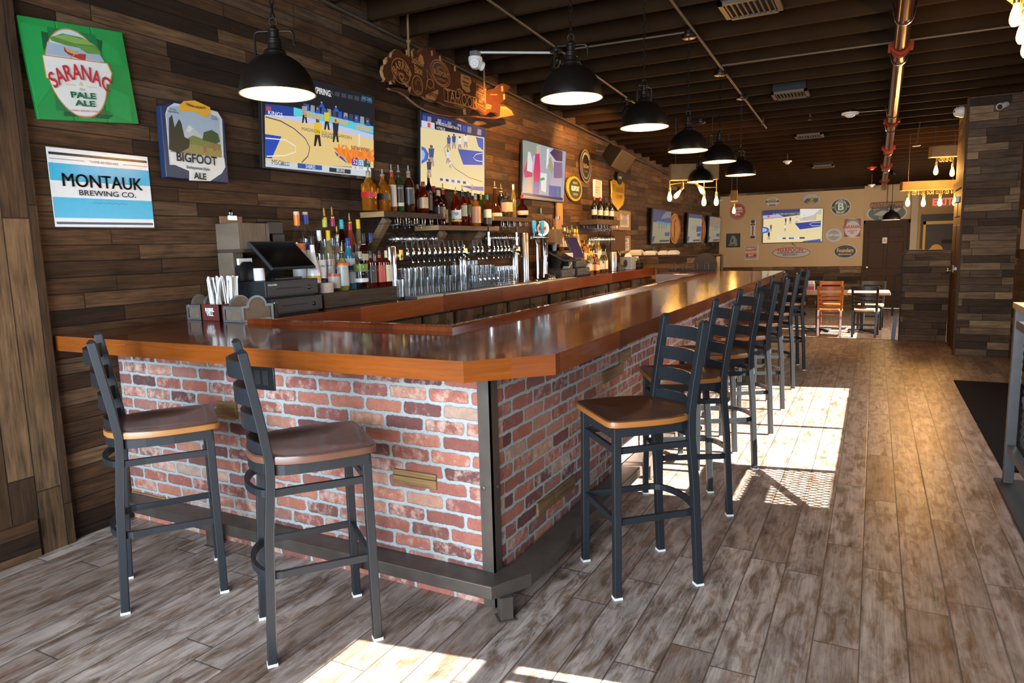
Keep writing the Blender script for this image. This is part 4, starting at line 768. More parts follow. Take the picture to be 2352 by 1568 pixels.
# ================================================================ pendant lamps
def chain_mesh(L):
    g = G(); n = max(2, int(L / .030))
    for i in range(n):
        z = L * (i + .5) / n; a = math.pi / 2 * (i % 2); lk = []
        for t in range(8):
            q = 2 * math.pi * t / 8; r = .0085 * math.cos(q); lk.append((r * math.cos(a), r * math.sin(a), z + .021 * math.sin(q)))
        g.tube(lk, .0026, 4, closed=True)
    return g
lamp_mesh = {}
def pendant(x, y, z, label, rz=0.0, power=10, group='black dome pendant lamps'):
    t = thing('pendant_lamp', label, 'pendant lamp', (x, y, z), rz, group); D = M['darkmetal']
    def part(nm, mk, mat, **k):
        if nm not in lamp_mesh: lamp_mesh[nm] = mk().mesh(nm, mat, **k)
        o = bpy.data.objects.new(nm, lamp_mesh[nm]); COL.objects.link(o); o.parent = t; return o
    out = [(.1685, 0), (.1685, .012), (.163, .045), (.150, .080), (.128, .115), (.098, .145), (.068, .163), (.050, .170)]
    def dome():
        g = G(); g.lathe(out + [(.048, .178), (.0, .178)], 40, caps=False); inn = [(r - .006, zz + (.0 if i else .0)) for i, (r, zz) in enumerate(out)]
        o = len(g.v); g.lathe([(.1685, 0)] + [(r, max(0.0005, zz - .004)) for r, zz in inn] + [(0, .160)], 40, mi=1, caps=False); return g
    part('lamp_shade', dome, [D, M['shade_in']])
    part('neck', lambda: G().lathe([(.048, .176), (.052, .182), (.046, .190), (.032, .196), (.030, .215), (.034, .218), (.034, .228), (.030, .231), (.030, .240), (.022, .246), (.022, .268), (.026, .272), (.026, .280), (.014, .288), (.010, .300), (0, .302)], 18), D)
    part('handle', lambda: G().tube([(-.088, 0, .165), (-.088, 0, .255)] + [(-.088 + .02 * (1 - math.cos(a)), 0, .255 + .02 * math.sin(a)) for a in (.5, 1.0, 1.57)] + [(.068, 0, .275)] + [(.068 + .02 * math.sin(a), 0, .255 + .02 * math.cos(a)) for a in (.5, 1.0, 1.57)] + [(.088, 0, .215)], .0055, 8), D)
    part('ring', lambda: G().tube([(.017 * math.cos(a), 0, .314 + .017 * math.sin(a)) for a in [i * math.pi / 7 for i in range(14)]], .0035, 5, closed=True), D)
    part('bulb', lambda: G().lathe([(0, .03), (.02, .034), (.030, .05), (.028, .075), (.016, .105), (.014, .125), (0, .125)], 14), M['bulbp'])
    L = cz(y) - .045 - z - .325; o = chain_mesh(L).build('chain', D, t, smooth=False); o.location = (0, 0, .325)
    c = G().lathe([(0, -.012), (.05, -.012), (.062, -.006), (.064, .008), (.05, .014), (.05, .045), (0, .045)], 20).build('canopy', D, t); c.location = (0, 0, cz(y) - z - .045)
    l = light('pendant_glow', 'POINT', (0, 0, .02), power, (1.0, .62, .26), .03); l.parent = t; return t
pendant(-2.435, 2.397, 2.165, 'black dome pendant lamp hanging alone over the short arm of the bar', .5)
for i, (x, y, z, lab) in enumerate(((-1.477, 3.562, 2.232, 'first'), (-1.448, 4.796, 2.246, 'second'), (-1.448, 6.06, 2.224, 'third'), (-1.430, 7.309, 2.249, 'fourth'), (-1.40, 8.387, 2.200, 'fifth and farthest'))):
    pendant(x, y, z, 'black dome pendant lamp over the long arm, %s from the corner' % lab, (.35, 1.3, .1, .3, 1.2)[i])
pendant(-2.088, 9.43, 2.245, 'black dome pendant lamp over the far arm before the bulb beam', 1.2)
pendant(.275, 16.2, 1.80, 'black dome pendant lamp before the restrooms sign', .4, 20)
# ---------------------------------------------------------------- old-fashioned bulb beams
BEAM = plain('old_timber', (.27, .155, .055), .8, var=.4, vs=7)
def bulb_fixture(label, p0, p1, hgt, dep, spots, power=2.2, coil=True):
    """timber beam between two hung ends; bulbs on cords under it; spots = (position along, drop, tilt in degrees)"""
    a, b = Vector(p0), Vector(p1); d = (b - a); L = d.length; rz = math.atan2(d.y, d.x)
    t = thing('bulb_beam', label, 'light fixture', a, rz, 'timber beams with filament bulbs')
    G().box((0, -dep / 2, 0), (L, dep / 2, hgt)).build('beam', BEAM, t, smooth=False, bevel=.006)
    for q in (.12 * L, .88 * L):
        G().tube([(q, 0, hgt), (q, 0, cz(a.y) - a.z + .02)], .004, 5).build('hanger', M['steel'], t)
    if coil and len(spots) > 1:
        pts = []; x0, x1 = spots[0][0] * L, spots[-1][0] * L; n = 26 * len(spots)
        for i in range(n + 1): pts.append((x0 + (x1 - x0) * i / n + .022 * math.sin(i * .95), .022 * math.cos(i * .35), -.035 + .03 * math.cos(i * .95)))
        G().tube(pts, .0035, 5).build('cord_coil', plain('tan_cord', (.40, .26, .10), .7), t)
    for (s, drop, tilt) in spots:
        Mx = Matrix.Translation((s * L, 0, -drop)) @ Matrix.Rotation(math.radians(tilt), 4, 'Y')
        G().tube([(s * L, 0, .0), (s * L, 0, -drop + .0)], .006, 6).lathe([(0, .0), (.017, .0), (.017, -.05), (.014, -.055), (0, -.055)][::-1], 12, M=Mx).build('socket', M['brass'], t)
        o = G().lathe([(0, -.185), (.018, -.180), (.029, -.160), (.032, -.140), (.027, -.105), (.017, -.075), (.014, -.055), (0, -.055)], 16, M=Mx).build('bulb', M['bulb'], t)
        pos = Mx @ Vector((0, 0, -.13)); l = light('bulb_glow', 'POINT', pos, power, WARM, .03); l.parent = t
    return t
z1 = at(1550, 414, y=9.3)[2]
bulb_fixture('timber beam with five angled bulbs hanging on barn wall side of the farthest bar pendant', (-2.46, 9.3, z1), (-1.90, 9.62, z1), .21, .12, ((.0, .09, 0), (.28, .09, 40), (.55, .04, -38), (.72, .16, 0), (.98, .16, 0)), 17, coil=False)
tb = [o for o in COL.objects if o.name.startswith('bulb_beam')][-1]
G().tube([(0.0, 0, -.05), (.18, .01, -.03), (.36, 0, -.05), (.46, 0, -.10), (.64, 0, -.10)], .006, 6).build('pipe_arm', M['brass'], tb)
zb = at(2075, 438, y=12.0)[2]; bx_ = at(2069, 438, y=12.0)[0]; bulb_fixture('lower timber beam with four bulbs in front of the exit sign', (bx_, 12.0, zb), (bx_ + .76, 12.22, zb), .13, .12, ((.13, .05, 0), (.40, .06, 0), (.68, .06, 0), (.93, .06, 0)), 22)
zc_ = at(2137, 362, y=11.6)[2]; bulb_fixture('higher timber beam with two bulbs beside the top of the panelled side door', (.64, 11.6, zc_), (1.10, 11.74, zc_), .15, .14, ((.18, .06, 0), (.62, .09, 0)), 24)
bulb_fixture('timber beam with big bright bulbs close to the viewer at ceiling corner over the railing', (.640, 5.03, 2.83), (.86, 5.6, 2.83), .15, .15, ((.15, .0, 0), (.42, .07, 0), (.62, .13, 0)), 15)
q = at(1686, 462, y=13.6); bulb_fixture('short hanging timber end with one bulb in front of the red grapefruit sign', (q[0] - .06, 13.6, q[2]), (q[0] + .06, 13.61, q[2]), .20, .12, ((.5, .05, 0),), 26)
# ---------------------------------------------------------------- ceiling fittings
CT = plain('painted_conduit', (.10, .068, .036), .5, metal=.3)
def ctube(name, pts, r, mat, label, cat, **k):
    o = G().tube(pts, r, 8, **k).build(name, mat); tag(o, label, cat); return o
ctube('conduit', [(-2.575, yy, cz(yy) - .012) for yy in (2.9, 8.3)], .011, CT, 'thin ceiling conduit running past the two spotlights toward the back', 'conduit')
ctube('conduit', [(-1.40, yy, cz(yy) - .012) for yy in (2.9, 10.4)], .011, CT, 'thin ceiling conduit running above the row of pendant lamps', 'conduit')
ctube('conduit', [(-2.59, 5.95, cz(5.95) - .03), (-3.27, 5.62, 3.20)], .012, plain('pale_conduit', (.55, .55, .50), .4, metal=.4), 'pale metal conduit from the first spotlight to the white emergency light', 'conduit')
ctube('conduit', [(-2.5, 5.97, cz(5.97) - .012), (-1.42, 6.03, cz(6.03) - .012)], .009, CT, 'thin cross conduit between the first spotlight and third pendant canopy', 'conduit')
ctube('wall_pipe', [(WX + .03, yy, cz(yy) - .03) for yy in (1.9, 6, 10.2)] + [(WX + .03, 10.4, cz(10.4) - .09), (WX + .03, 14, cz(14) - .09)], .016, plain('dark_conduit', (.035, .022, .012), .6), 'dark pipe running along the top of the barn wood wall', 'pipe')
SP = plain('dark_red_pipe', (.10, .030, .016), .22, metal=.75)
pp = thing('sprinkler_pipe', 'long dark red sprinkler pipe under the joists above the aisle', 'pipe', (.13, 0, 0))
py = lambda yy: cz(yy) - .075
G().tube([(0, yy, py(yy)) for yy in (2.0, 18.4)], .057, 20).build('main_pipe', SP, pp)
for yy in (7.1, 10.4, 12.6, 14.6, 17.0):
    g = G()
    for dy in (-.05, .05): g.lathe([(.058, -.016), (.075, -.016), (.075, .016), (.058, .016)], 20, M=Matrix.Translation((0, yy + dy, py(yy + dy))) @ Matrix.Rotation(math.pi / 2, 4, 'X'))
    for s in (-1, 1): g.box((s * .080 - .016, yy - .07, py(yy) - .022), (s * .080 + .016, yy + .07, py(yy) + .022))
    g.build('coupling', plain('coupling_red', (.20, .020, .005), .7, spec=.2), pp)
for yy in (4.45, 6.3, 7.45, 9.9, 10.9, 13.0, 15.1): G().tube([(-.085, yy, cz(yy) + .04)] + [(-.064 * math.cos(a), yy, py(yy) - .064 * math.sin(a)) for a in [math.pi * i / 8 for i in range(9)]] + [(.085, yy, cz(yy) + .04)], .006, 6).build('strap_hanger', M['wire'], pp)
ctube('conduit', [(-1.38, 7.12, cz(7.12) - .012), (1.30, 7.18, cz(7.18) - .012)], .010, CT, 'thin cross conduit passing under the sprinkler pipe toward the right wall', 'conduit')
d0, d1 = at(2117, 256, y=11.3), at(2105, 334, y=11.3); dc = thing('drop_conduit', 'short drop conduit with a round plate beside the higher bulb beam', 'conduit', tuple(d1)); G().tube([(0, 0, 0), (d0[0] - d1[0], 0, cz(11.3) + .2 - d1[2])], .010, 8).build('conduit', CT, dc); G().lathe([(0, -.012), (.05, -.010), (.055, 0), (.02, .012), (0, .012)], 14).build('plate', M['tin'], dc)
def vent(x, y, w, d, label):
    t = thing('ceiling_vent', label, 'vent', (x, y, cz(y) - .012), group='ceiling air vents'); g = G()
    for a, b in (((-w / 2, -d / 2), (w / 2, -d / 2 + .035)), ((-w / 2, d / 2 - .035), (w / 2, d / 2)), ((-w / 2, -d / 2), (-w / 2 + .035, d / 2)), ((w / 2 - .035, -d / 2), (w / 2, d / 2))): g.box((*a, -.014), (*b, .012))
    g.build('vent_frame', plain('vent_paint', (.085, .055, .03), .5), t, smooth=False); g = G()
    for i in range(9): q = -w / 2 + .05 + (w - .1) * i / 8; g.box((q - .006, -d / 2 + .03, -.010), (q + .006, d / 2 - .03, .03), M=None)
    g.build('louvres', plain('vent_louvre', (.035, .024, .014), .5), t, smooth=False); G().box((-w / 2 + .02, -d / 2 + .02, .012), (w / 2 - .02, d / 2 - .02, .10)).build('duct_box', M['matte'], t, smooth=False)
vent(-.90, 5.72, .42, .42, 'dark square ceiling vent nearest the viewer above the aisle'); vent(-.91, 8.62, .38, .40, 'dark ceiling vent, second from the viewer along the aisle'); vent(-.92, 11.3, .38, .40, 'dark ceiling vent, third from the viewer along the aisle'); vent(-.93, 14.6, .38, .4, 'dark ceiling vent farthest down the aisle')
def spot(x, y, label, d):
    t = thing('spotlight', label, 'spotlight', (x, y, cz(y) - .02), group='ceiling spotlights')
    G().lathe([(0, .02), (.055, .02), (.06, .0), (.055, -.02), (.02, -.03), (.02, -.07), (0, -.07)][::-1], 16).build('mount', M['darkmetal'], t)
    q = Vector(d).to_track_quat('-Z', 'Y').to_matrix().to_4x4(); Mx = Matrix.Translation((0, 0, -.11)) @ q
    G().lathe([(.034, -.05), (.036, -.05), (.036, .02), (.02, .05), (0, .05)], 16, M=Mx).build('head', M['darkmetal'], t)
    G().lathe([(0, -.045), (.03, -.042), (.033, -.035)], 14, M=Mx).build('bulb', emit('spot_bulb_glow', (1, .62, .22), 14), t)
    l = light('spot_glow', 'SPOT', (0, 0, -.11), 330, (1.0, .50, .14), .03, d, spot=1.5, blend=.7); l.location = Vector((0, 0, -.11)) + Vector(d).normalized() * .07; l.parent = t
spot(-2.59, 5.9, 'small lit ceiling spotlight behind the first bar pendant', (-1.05, .75, -.80)); spot(-2.59, 7.9, 'small lit ceiling spotlight aimed at the round signs on the barn wall', (-1.05, 1.1, -.75))
em = thing('emergency_light', 'white twin-head emergency light under the ceiling near the island sign', 'emergency light', (-3.25, 5.60, 3.10)); em.scale = (.8, .8, .8)
G().box((-.045, -.05, .075), (.045, .05, .125)).build('mount_box', M['tin'], em, bevel=.004); G().lathe([(0, -.07), (.05, -.06), (.085, -.02), (.095, .03), (.09, .06), (.06, .075), (0, .075)], 22, sx=.8).build('housing', M['white'], em)
for dx, dy in ((.03, -.075), (.03, .075)):
    Mx = Matrix.Translation((dx, dy, -.02)) @ Vector((.45, -.75 if dy < 0 else .75, -.3)).to_track_quat('Z', 'Y').to_matrix().to_4x4()
    h = G().lathe([(0, -.04), (.04, -.035), (.05, 0), (.05, .02), (.045, .024)], 18, M=Mx).build('lamp_head', M['white'], em); g = G().lathe([(0, .02), (.044, .022)], 18, M=Mx)
    for i in range(6): g.lathe([(0, .021), (.010, .022), (.010, .026), (0, .027)], 8, M=Mx @ Matrix.Translation((.024 * math.cos(i * 1.047), .024 * math.sin(i * 1.047), 0)))
    g.build('lens', M['glass'] if False else plain('clear_lens', (.6, .6, .58), .2), h)
def puck(name, x, y, label, cat, drop=.0, mat=None, r=.07):
    t = thing(name, label, cat, (x, y, cz(y) - drop)); m_ = mat or M['white']
    G().tube([(0, 0, 0), (0, 0, drop + .238)], .008, 6).build('stem', CT, t)
    G().lathe([(0, -.05), (r * .45, -.05), (r * .6, -.035), (r * .6, -.025), (r, -.02), (r, .0), (0, .0)], 22).build('body', m_, t); G().lathe([(0, -.058), (r * .3, -.056), (r * .36, -.049)], 14).build('sensor', M['white'], t); return t
puck('smoke_detector', -.34, 9.9, 'white smoke detector beside the sprinkler pipe', 'smoke detector', .02, r=.10); puck('smoke_detector', -1.39, 12.96, 'white smoke detector on a short stem above the aisle', 'smoke detector', .10); puck('smoke_detector', -.11, 16.6, 'white smoke detector hanging below the red strobe', 'smoke detector', .18)
puck('fire_strobe', -.11, 15.15, 'red fire strobe on the ceiling near the end wall', 'fire strobe', .01, M['red'], .09)
ctube('conduit', [(-.30, 9.9, cz(9.9) - .02), (.10, 9.95, cz(9.95) - .02)], .008, M['wire'], 'pale conduit from the smoke detector to the sprinkler pipe', 'conduit')
for k, (px_, py_, lab) in enumerate(((1860, 277, 'small glass sprinkler head on the ceiling right of the pair'), (1752, 286, 'small glass sprinkler head on the ceiling left of the pair'))):
    y_ = 9.9; p = at(px_, py_, y=y_); t = thing('sprinkler', lab, 'sprinkler', (p[0], y_, cz(y_) - .01)); G().tube([(0, 0, 0), (0, 0, .04)], .012, 8).build('pipe_stub', CT, t); G().lathe([(0, -.05), (.02, -.048), (.02, -.044), (.006, -.04), (.006, -.012), (.014, -.008), (.014, .0), (0, 0)], 12).build('head', M['chrome'], t)
p = at(2297, 245, y=9.83); t = thing('security_camera', 'white bullet security camera on the pillar', 'camera', (p[0], 9.83, p[2]))
G().lathe([(0, 0), (.04, 0), (.04, .015), (.012, .02), (.012, .05), (0, .05)], 14, M=Matrix.Rotation(math.pi / 2, 4, 'X')).build('bracket', M['white'], t); Mx = Matrix.Translation((.02, -.06, 0)) @ Vector((-.7, -1, -.35)).to_track_quat('Z', 'Y').to_matrix().to_4x4()
h = G().lathe([(0, -.07), (.032, -.068), (.035, .06), (.031, .07), (.028, .062)], 16, M=Mx).build('body', M['white'], t); G().lathe([(0, .062), (.028, .063), (.028, .066)], 14, M=Mx).build('lens', M['black'], h)
p = at(2205, 263, x=.905); t = thing('security_camera', 'white dome security camera on the side wall above the door', 'camera', (.905, p[1] - .25, p[2])); Mx = Matrix.Rotation(-math.pi / 2, 4, 'Y')
G().lathe([(.075, -.02), (.075, .02), (.07, .03), (0, .03)], 18, M=Mx).build('base', M['white'], t); G().lathe([(.066, .03), (.06, .065), (.035, .09), (0, .098)], 18, M=Mx).build('dome', M['white'], t); G().lathe([(0, .096), (.012, .1), (0, .104)], 8, M=Mx @ Matrix.Rotation(.5, 4, 'X')).build('lens', M['black'], t)
t = thing('security_camera', 'small white camera at the corner of the cream board', 'camera', tuple(at(1655, 459, y=BACKY - .06))); G().lathe([(0, 0), (.045, 0), (.05, .03), (.03, .09), (0, .1)], 14, M=Matrix.Rotation(math.pi / 2, 4, 'X')).build('body', M['white'], t); G().lathe([(0, .1), (.018, .1), (0, .104)], 10, M=Matrix.Rotation(math.pi / 2, 4, 'X')).build('lens', M['black'], t)
# ================================================================ signs and screen on the cream end wall
FY = BACKY - .055
def fsign(name, label, px_, py_, w, h, mat, th=.02, poly=None, bev=.006, y=FY):
    p = at(px_, py_, y=y); fr = frame(p, '-y'); return board(name, label, 'sign', fr, 0, 0, th, mat, poly=poly or rect(-w / 2, -h / 2, w / 2, h / 2), bev=bev), fr
def fart(t, fr, shapes, mat='print'):
    A = Art(fr)
    for c, pts in shapes: A.poly(c, pts, True)
    A.build('printed_face', M[mat], t)
c = at(1820, 519, y=FY); fr = frame((c[0], FY - .03, c[2]), '-y'); w, h = 1.38, .80
tv = television('large television on the cream end wall among the tin signs', fr, w, h, None, FY); 
S4 = rect(-w / 2, -h / 2, w / 2, h / 2); A = Art(fr, (1640, 420, .17007))
A.poly(CRT2, S4, True).poly((.04, .05, .18), [(660, 380), (1160, 350), (1160, 430), (940, 460), (660, 490)]).poly((.45, .45, .7), [(660, 440), (870, 425), (940, 455), (660, 485)]).poly((.55, .50, .45), [(1162, 350), (1450, 345), (1450, 430), (1390, 420), (1380, 500), (1162, 510)]).poly((.78, .74, .68), [(1165, 352), (1440, 346), (1350, 430), (1165, 480)]).poly((.7, .1, .15), [(722, 440), (752, 438), (752, 465), (722, 467)])
A.poly((.03, .05, .30), [(1090, 545), (1445, 510), (1440, 590), (1160, 628)]).line((.6, .6, .75), [(1445, 530), (1330, 535), (1285, 555), (1330, 580), (1440, 578)], .012).poly((.75, .62, .5), [(1220, 650), (1440, 620), (1440, 640), (1230, 668)]).poly((.05, .12, .5), [(655, 590), (720, 600), (750, 630), (720, 670), (655, 685)]).poly((.4, .5, .75), [(655, 610), (700, 615), (720, 635), (700, 655), (655, 665)])
for zx, zy, hh, sh in ((768, 660, 100, (.06, .08, .2)), (740, 770, 120, (.03, .02, .03)), (968, 560, 90, (.05, .06, .2)), (1030, 550, 90, (.05, .05, .15)), (960, 650, 95, (.75, .75, .8)), (1115, 540, 80, (.75, .75, .8)), (1220, 490, 60, (.8, .7, .6))): person(A, zx, zy, hh, sh, (.35, .3, .3))
A.poly((.75, .75, .75), [(850, 735), (1230, 728), (1230, 755), (850, 760)]).poly((.03, .05, .12), [(925, 738), (970, 737), (970, 757), (925, 757)]).poly((.04, .12, .4), [(1010, 736), (1080, 735), (1080, 755), (1010, 756)]).poly((.02, .02, .03), [(1155, 732), (1225, 731), (1225, 752), (1155, 753)]).poly((.06, .10, .4), [(1200, 785), (1440, 755), (1440, 790), (1200, 798)]).build('screen', M['lit'], tv)
ztext(tv, fr, (1640, 420, .17007))('SIX MINUTES FOR DURANT THUS', 985, 420, .05, emit('screen_yellow_letters', (.55, .55, .05), 1), sx=.62); G().tube([(c[0] + .0, FY - .01, c[2] - h / 2), (c[0] + .03, FY - .012, c[2] - h / 2 - .06), (c[0] + .10, FY - .012, c[2] - h / 2 - .09)], .005, 5).build('cable', M['matte'], tv)
CRM, TRED, SIL = plain('tin_cream', (.60, .55, .45), .4, metal=.1), plain('tin_red', (.50, .035, .03), .3), plain('embossed_silver', (.40, .39, .36), .5, metal=.4)
t, fr = fsign('beer_sign', 'round red and orange tin sign partly behind the hanging bulb', 1694, 486, 0, 0, plain('tin_orange', (.42, .16, .04), .3), poly=ell(0, 0, .20, .21, 28)); fart(t, fr, [((.48, .06, .035), ell(.02, .02, .165, .17))]); text('REBEL', .06, M['inkw'], fr, .04, .075, .006, t, bold=.03, sx=.8); text('GRAPEFRUIT', .04, M['inkw'], fr, .04, .0, .006, t, bold=.03, sx=.6); text('IPA', .065, M['inkw'], fr, .0, -.075, .006, t, bold=.03)
t, fr = fsign('beer_sign', 'small cream oval tin sign with blue band, top left above the end television', 1774, 463, 0, 0, CRM, poly=ell(0, 0, .165, .115, 28)); fart(t, fr, [((.06, .10, .16), rect(-.155, -.02, .155, .03)), ((.30, .02, .015), rect(-.075, -.10, .075, -.07)), ((.50, .42, .28), ell(0, .055, .09, .03, 16))]); text('BLUE POINT', .03, M['inkw'], fr, 0, .005, .006, t)
t, fr = fsign('beer_sign', 'silver oval embossed tin sign with gold wheat, top centre above the end television', 1863, 457, 0, 0, SIL, poly=ell(0, 0, .195, .135, 28)); fart(t, fr, [((.10, .10, .08), [(-.17, -.06), (-.10, .02), (.16, .02), (.17, -.06), (.08, -.11), (-.08, -.11)]), ((.45, .38, .05), [(-.03, -.03), (.02, .08), (.06, .02), (.04, -.05)]), ((.42, .34, .06), ell(0, -.08, .09, .025, 14))])
t, fr = fsign('beer_sign', 'round green and black tin sign with a big script letter', 1931, 475, 0, 0, CRM, poly=ell(0, 0, .225, .205, 36)); fart(t, fr, [((.025, .022, .02), ell(0, 0, .205, .188)), ((.60, .56, .46), ell(0, 0, .138, .126)), ((.012, .17, .04), ell(0, 0, .126, .115)), ((.60, .34, .04), ell(-.168, -.01, .022, .022, 12)), ((.60, .34, .04), ell(.168, .0, .022, .022, 12))]); text('B', .17, M['inkw'], fr, 0, 0, .008, t, bold=.03); text('BROOKLYN', .045, M['inkw'], fr, 0, .150, .006, t, arc=2.6, bold=.02, sx=.75); text('BREWERY', .04, M['inkw'], fr, 0, -.155, .006, t, bold=.02, sx=.8, arc=-3.2)
t, fr = fsign('beer_sign', 'white and red upright tin sign on the right side of the end wall', 1958, 523, .36, .46, CRM, poly=[(-.18, -.22), (-.14, -.22), (-.12, -.235), (.12, -.235), (.14, -.22), (.18, -.22), (.18, -.15), (.165, -.12), (.19, .0), (.165, .14), (.18, .18), (.18, .225), (.13, .22), (0, .235), (-.13, .22), (-.18, .225), (-.18, .18), (-.165, .14), (-.19, 0), (-.165, -.12), (-.18, -.15)]); fart(t, fr, [((.30, .03, .025), rect(-.175, -.215, .175, .215)), ((.26, .27, .25), ell(0, .13, .14, .085, 20)), ((.64, .61, .54), ell(0, -.03, .17, .19, 28))]); text('SARANAC', .075, M['inkr'], fr, 0, .02, .006, t, bold=.03, sx=.85); text('LEGACY\nIPA', .04, M['inkr'], fr, 0, -.10, .006, t, bold=.02)
t, fr = fsign('beer_sign', 'round silver tin sign right of the end television', 1915, 540, 0, 0, SIL, poly=ell(0, 0, .195, .18, 36)); fart(t, fr, [((.30, .30, .29), ell(0, 0, .13, .118))], 'relief'); text('SHIPYARD', .06, CRM, fr, 0, 0, .006, t, bold=.03, sx=.85); text('EXCELLENCE', .035, CRM, fr, 0, .145, .006, t, arc=3, sx=.8); text('IN BREWING', .035, CRM, fr, 0, -.145, .006, t, arc=-3.4, sx=.8)
t, fr = fsign('beer_sign', 'black oval tin sign with gold lettering, lower right of the end wall', 1941, 577, 0, 0, SIL, poly=ell(0, 0, .265, .175, 36)); fart(t, fr, [((.02, .02, .018), ell(0, 0, .235, .15))]); text('Founders', .095, M['inky'], fr, 0, .02, .006, t, bold=.03, sx=.72); text('BREWING', .035, M['inkw'], fr, 0, -.075, .006, t, sx=1.3)
t, fr = fsign('beer_sign', 'long white oval tin sign with red lettering below the end television', 1817, 580, 0, 0, plain('tin_dark_rim', (.12, .05, .04), .3), poly=ell(0, 0, .445, .135, 44)); fart(t, fr, [((.52, .50, .46), ell(0, 0, .43, .12)), ((.03, .02, .02), [(-.33, -.002), (.28, .004), (.35, .03), (.36, .02), (.28, -.008), (-.33, -.014)])]); text('HARPOON', .10, M['inkr'], fr, -.02, .055, .006, t, bold=.02, sx=.85); text('BREWERY', .055, M['ink'], fr, -.02, -.055, .006, t, sx=1.0)
t, fr = fsign('beer_sign', 'red and gold square tin sign, lower left of the end wall', 1725, 580, .35, .38, CRM); fart(t, fr, [((.10, .10, .13), rect(-.155, -.15, .155, .175)), ((.56, .52, .46), rect(-.148, -.143, .148, .168)), ((.46, .03, .025), rect(-.13, .055, .13, .15)), ((.70, .36, .03), rect(-.13, -.03, .13, .055)), ((.46, .03, .025), rect(-.13, -.11, .13, -.03))]); text('GREAT', .05, M['inkw'], fr, 0, .10, .006, t, bold=.03, sx=1.1); text('SOUTH', .045, M['inkw'], fr, 0, .012, .006, t, sx=1.2); text('BAY', .05, M['inkw'], fr, 0, -.07, .006, t, bold=.03); text('BREWERY', .022, M['ink'], fr, 0, -.128, .006, t, sx=1.5)
t, fr = fsign('beer_sign', 'dark square tin sign with a pale figure on the left of the end wall', 1684, 552, .36, .36, plain('tin_dark', (.018, .022, .026), .25)); fart(t, fr, [((.012, .016, .018), rect(-.165, -.165, .165, .165)), ((.24, .24, .19), [(-.09, -.09), (-.07, .04), (-.02, .13), (.03, .12), (.09, .02), (.10, -.09)]), ((.05, .06, .05), ell(-.02, .0, .03, .05, 12))]); text('PORT JEFF', .045, plain('tan_ink', (.45, .32, .16), .4), fr, 0, -.12, .006, t, bold=.02, sx=.8)
t, fr = fsign('tap_handle_sign', 'narrow tin sign shaped like a tap handle, left of the end television', 1729, 526, 0, 0, CRM, poly=[(-.07, -.245), (.07, -.245), (.065, .11), (.075, .15), (.045, .235), (0, .25), (-.045, .235), (-.075, .15), (-.065, .11)]); fart(t, fr, [((.03, .03, .03), ell(0, .19, .05, .048, 18)), ((.03, .025, .02), rect(-.055, .10, .055, .135)), ((.03, .025, .02), rect(-.055, -.235, .055, -.17)), ((.20, .05, .04), rect(-.018, -.16, .018, .09))])
y9 = BACKY - .004; p = at(2037, 489, y=y9); fr = frame(p, '-y'); t = board('oval_sign', 'large silver oval tin sign above the restroom door', 'sign', fr, 0, 0, .02, SIL, poly=ell(0, 0, .43, .235, 44), bev=.006)
fart(t, fr, [((.10, .13, .09), ell(0, 0, .39, .20)), ((.34, .34, .30), [(-.28, -.03), (-.12, .06), (.05, .05), (.20, .11), (.30, .10), (.22, .03), (.10, -.04), (-.15, -.06)])], 'relief'); text('Dogfish Head', .06, CRM, fr, -.1, .145, .006, t, arc=6, sx=.8); text('Craft Ales', .055, CRM, fr, 0, -.13, .006, t, arc=-6)
p = at(2038, 471, y=y9 - .05); fr = frame(p, '-y'); t = board('restrooms_sign', 'wooden RESTROOMS sign over the dark panelled door', 'sign', fr, .66, .145, .03, plain('stained_sign_wood', (.13, .055, .02), .5)); text('RESTROOMS', .088, plain('orange_letters', (.55, .25, .06), .5), fr, 0, 0, .003, t, bold=.03, sx=.98); G().tube([p + np.array((0, .01, .07)), p + np.array((0, .02, .5))], .006, 6).build('hanger', M['steel'], t)
p = at(2032, 552, y=BACKY - .012); fr = frame(p, '-y'); t = board('door_plaque', 'small pale plaque on the restroom door', 'sign', fr, .10, .14, .006, CRM); A = Art(fr); A.poly((.5, .3, .04), ell(0, .0, .02, .045, 12), True).build('symbol', M['print'], t)
p = at(2166, 464, y=BACKY - .01); fr = frame(p, '-y'); t = board('exit_sign', 'white exit sign with glowing red letters near the right end of the far wall', 'exit sign', fr, .36, .22, .04, plain('exit_sign_face', (.45, .34, .24), .5)); text('EXIT', .15, emit('exit_red_glow', (1.0, .16, .07), 1.1), fr, -.01, 0, .006, t, bold=.03, sx=.92)
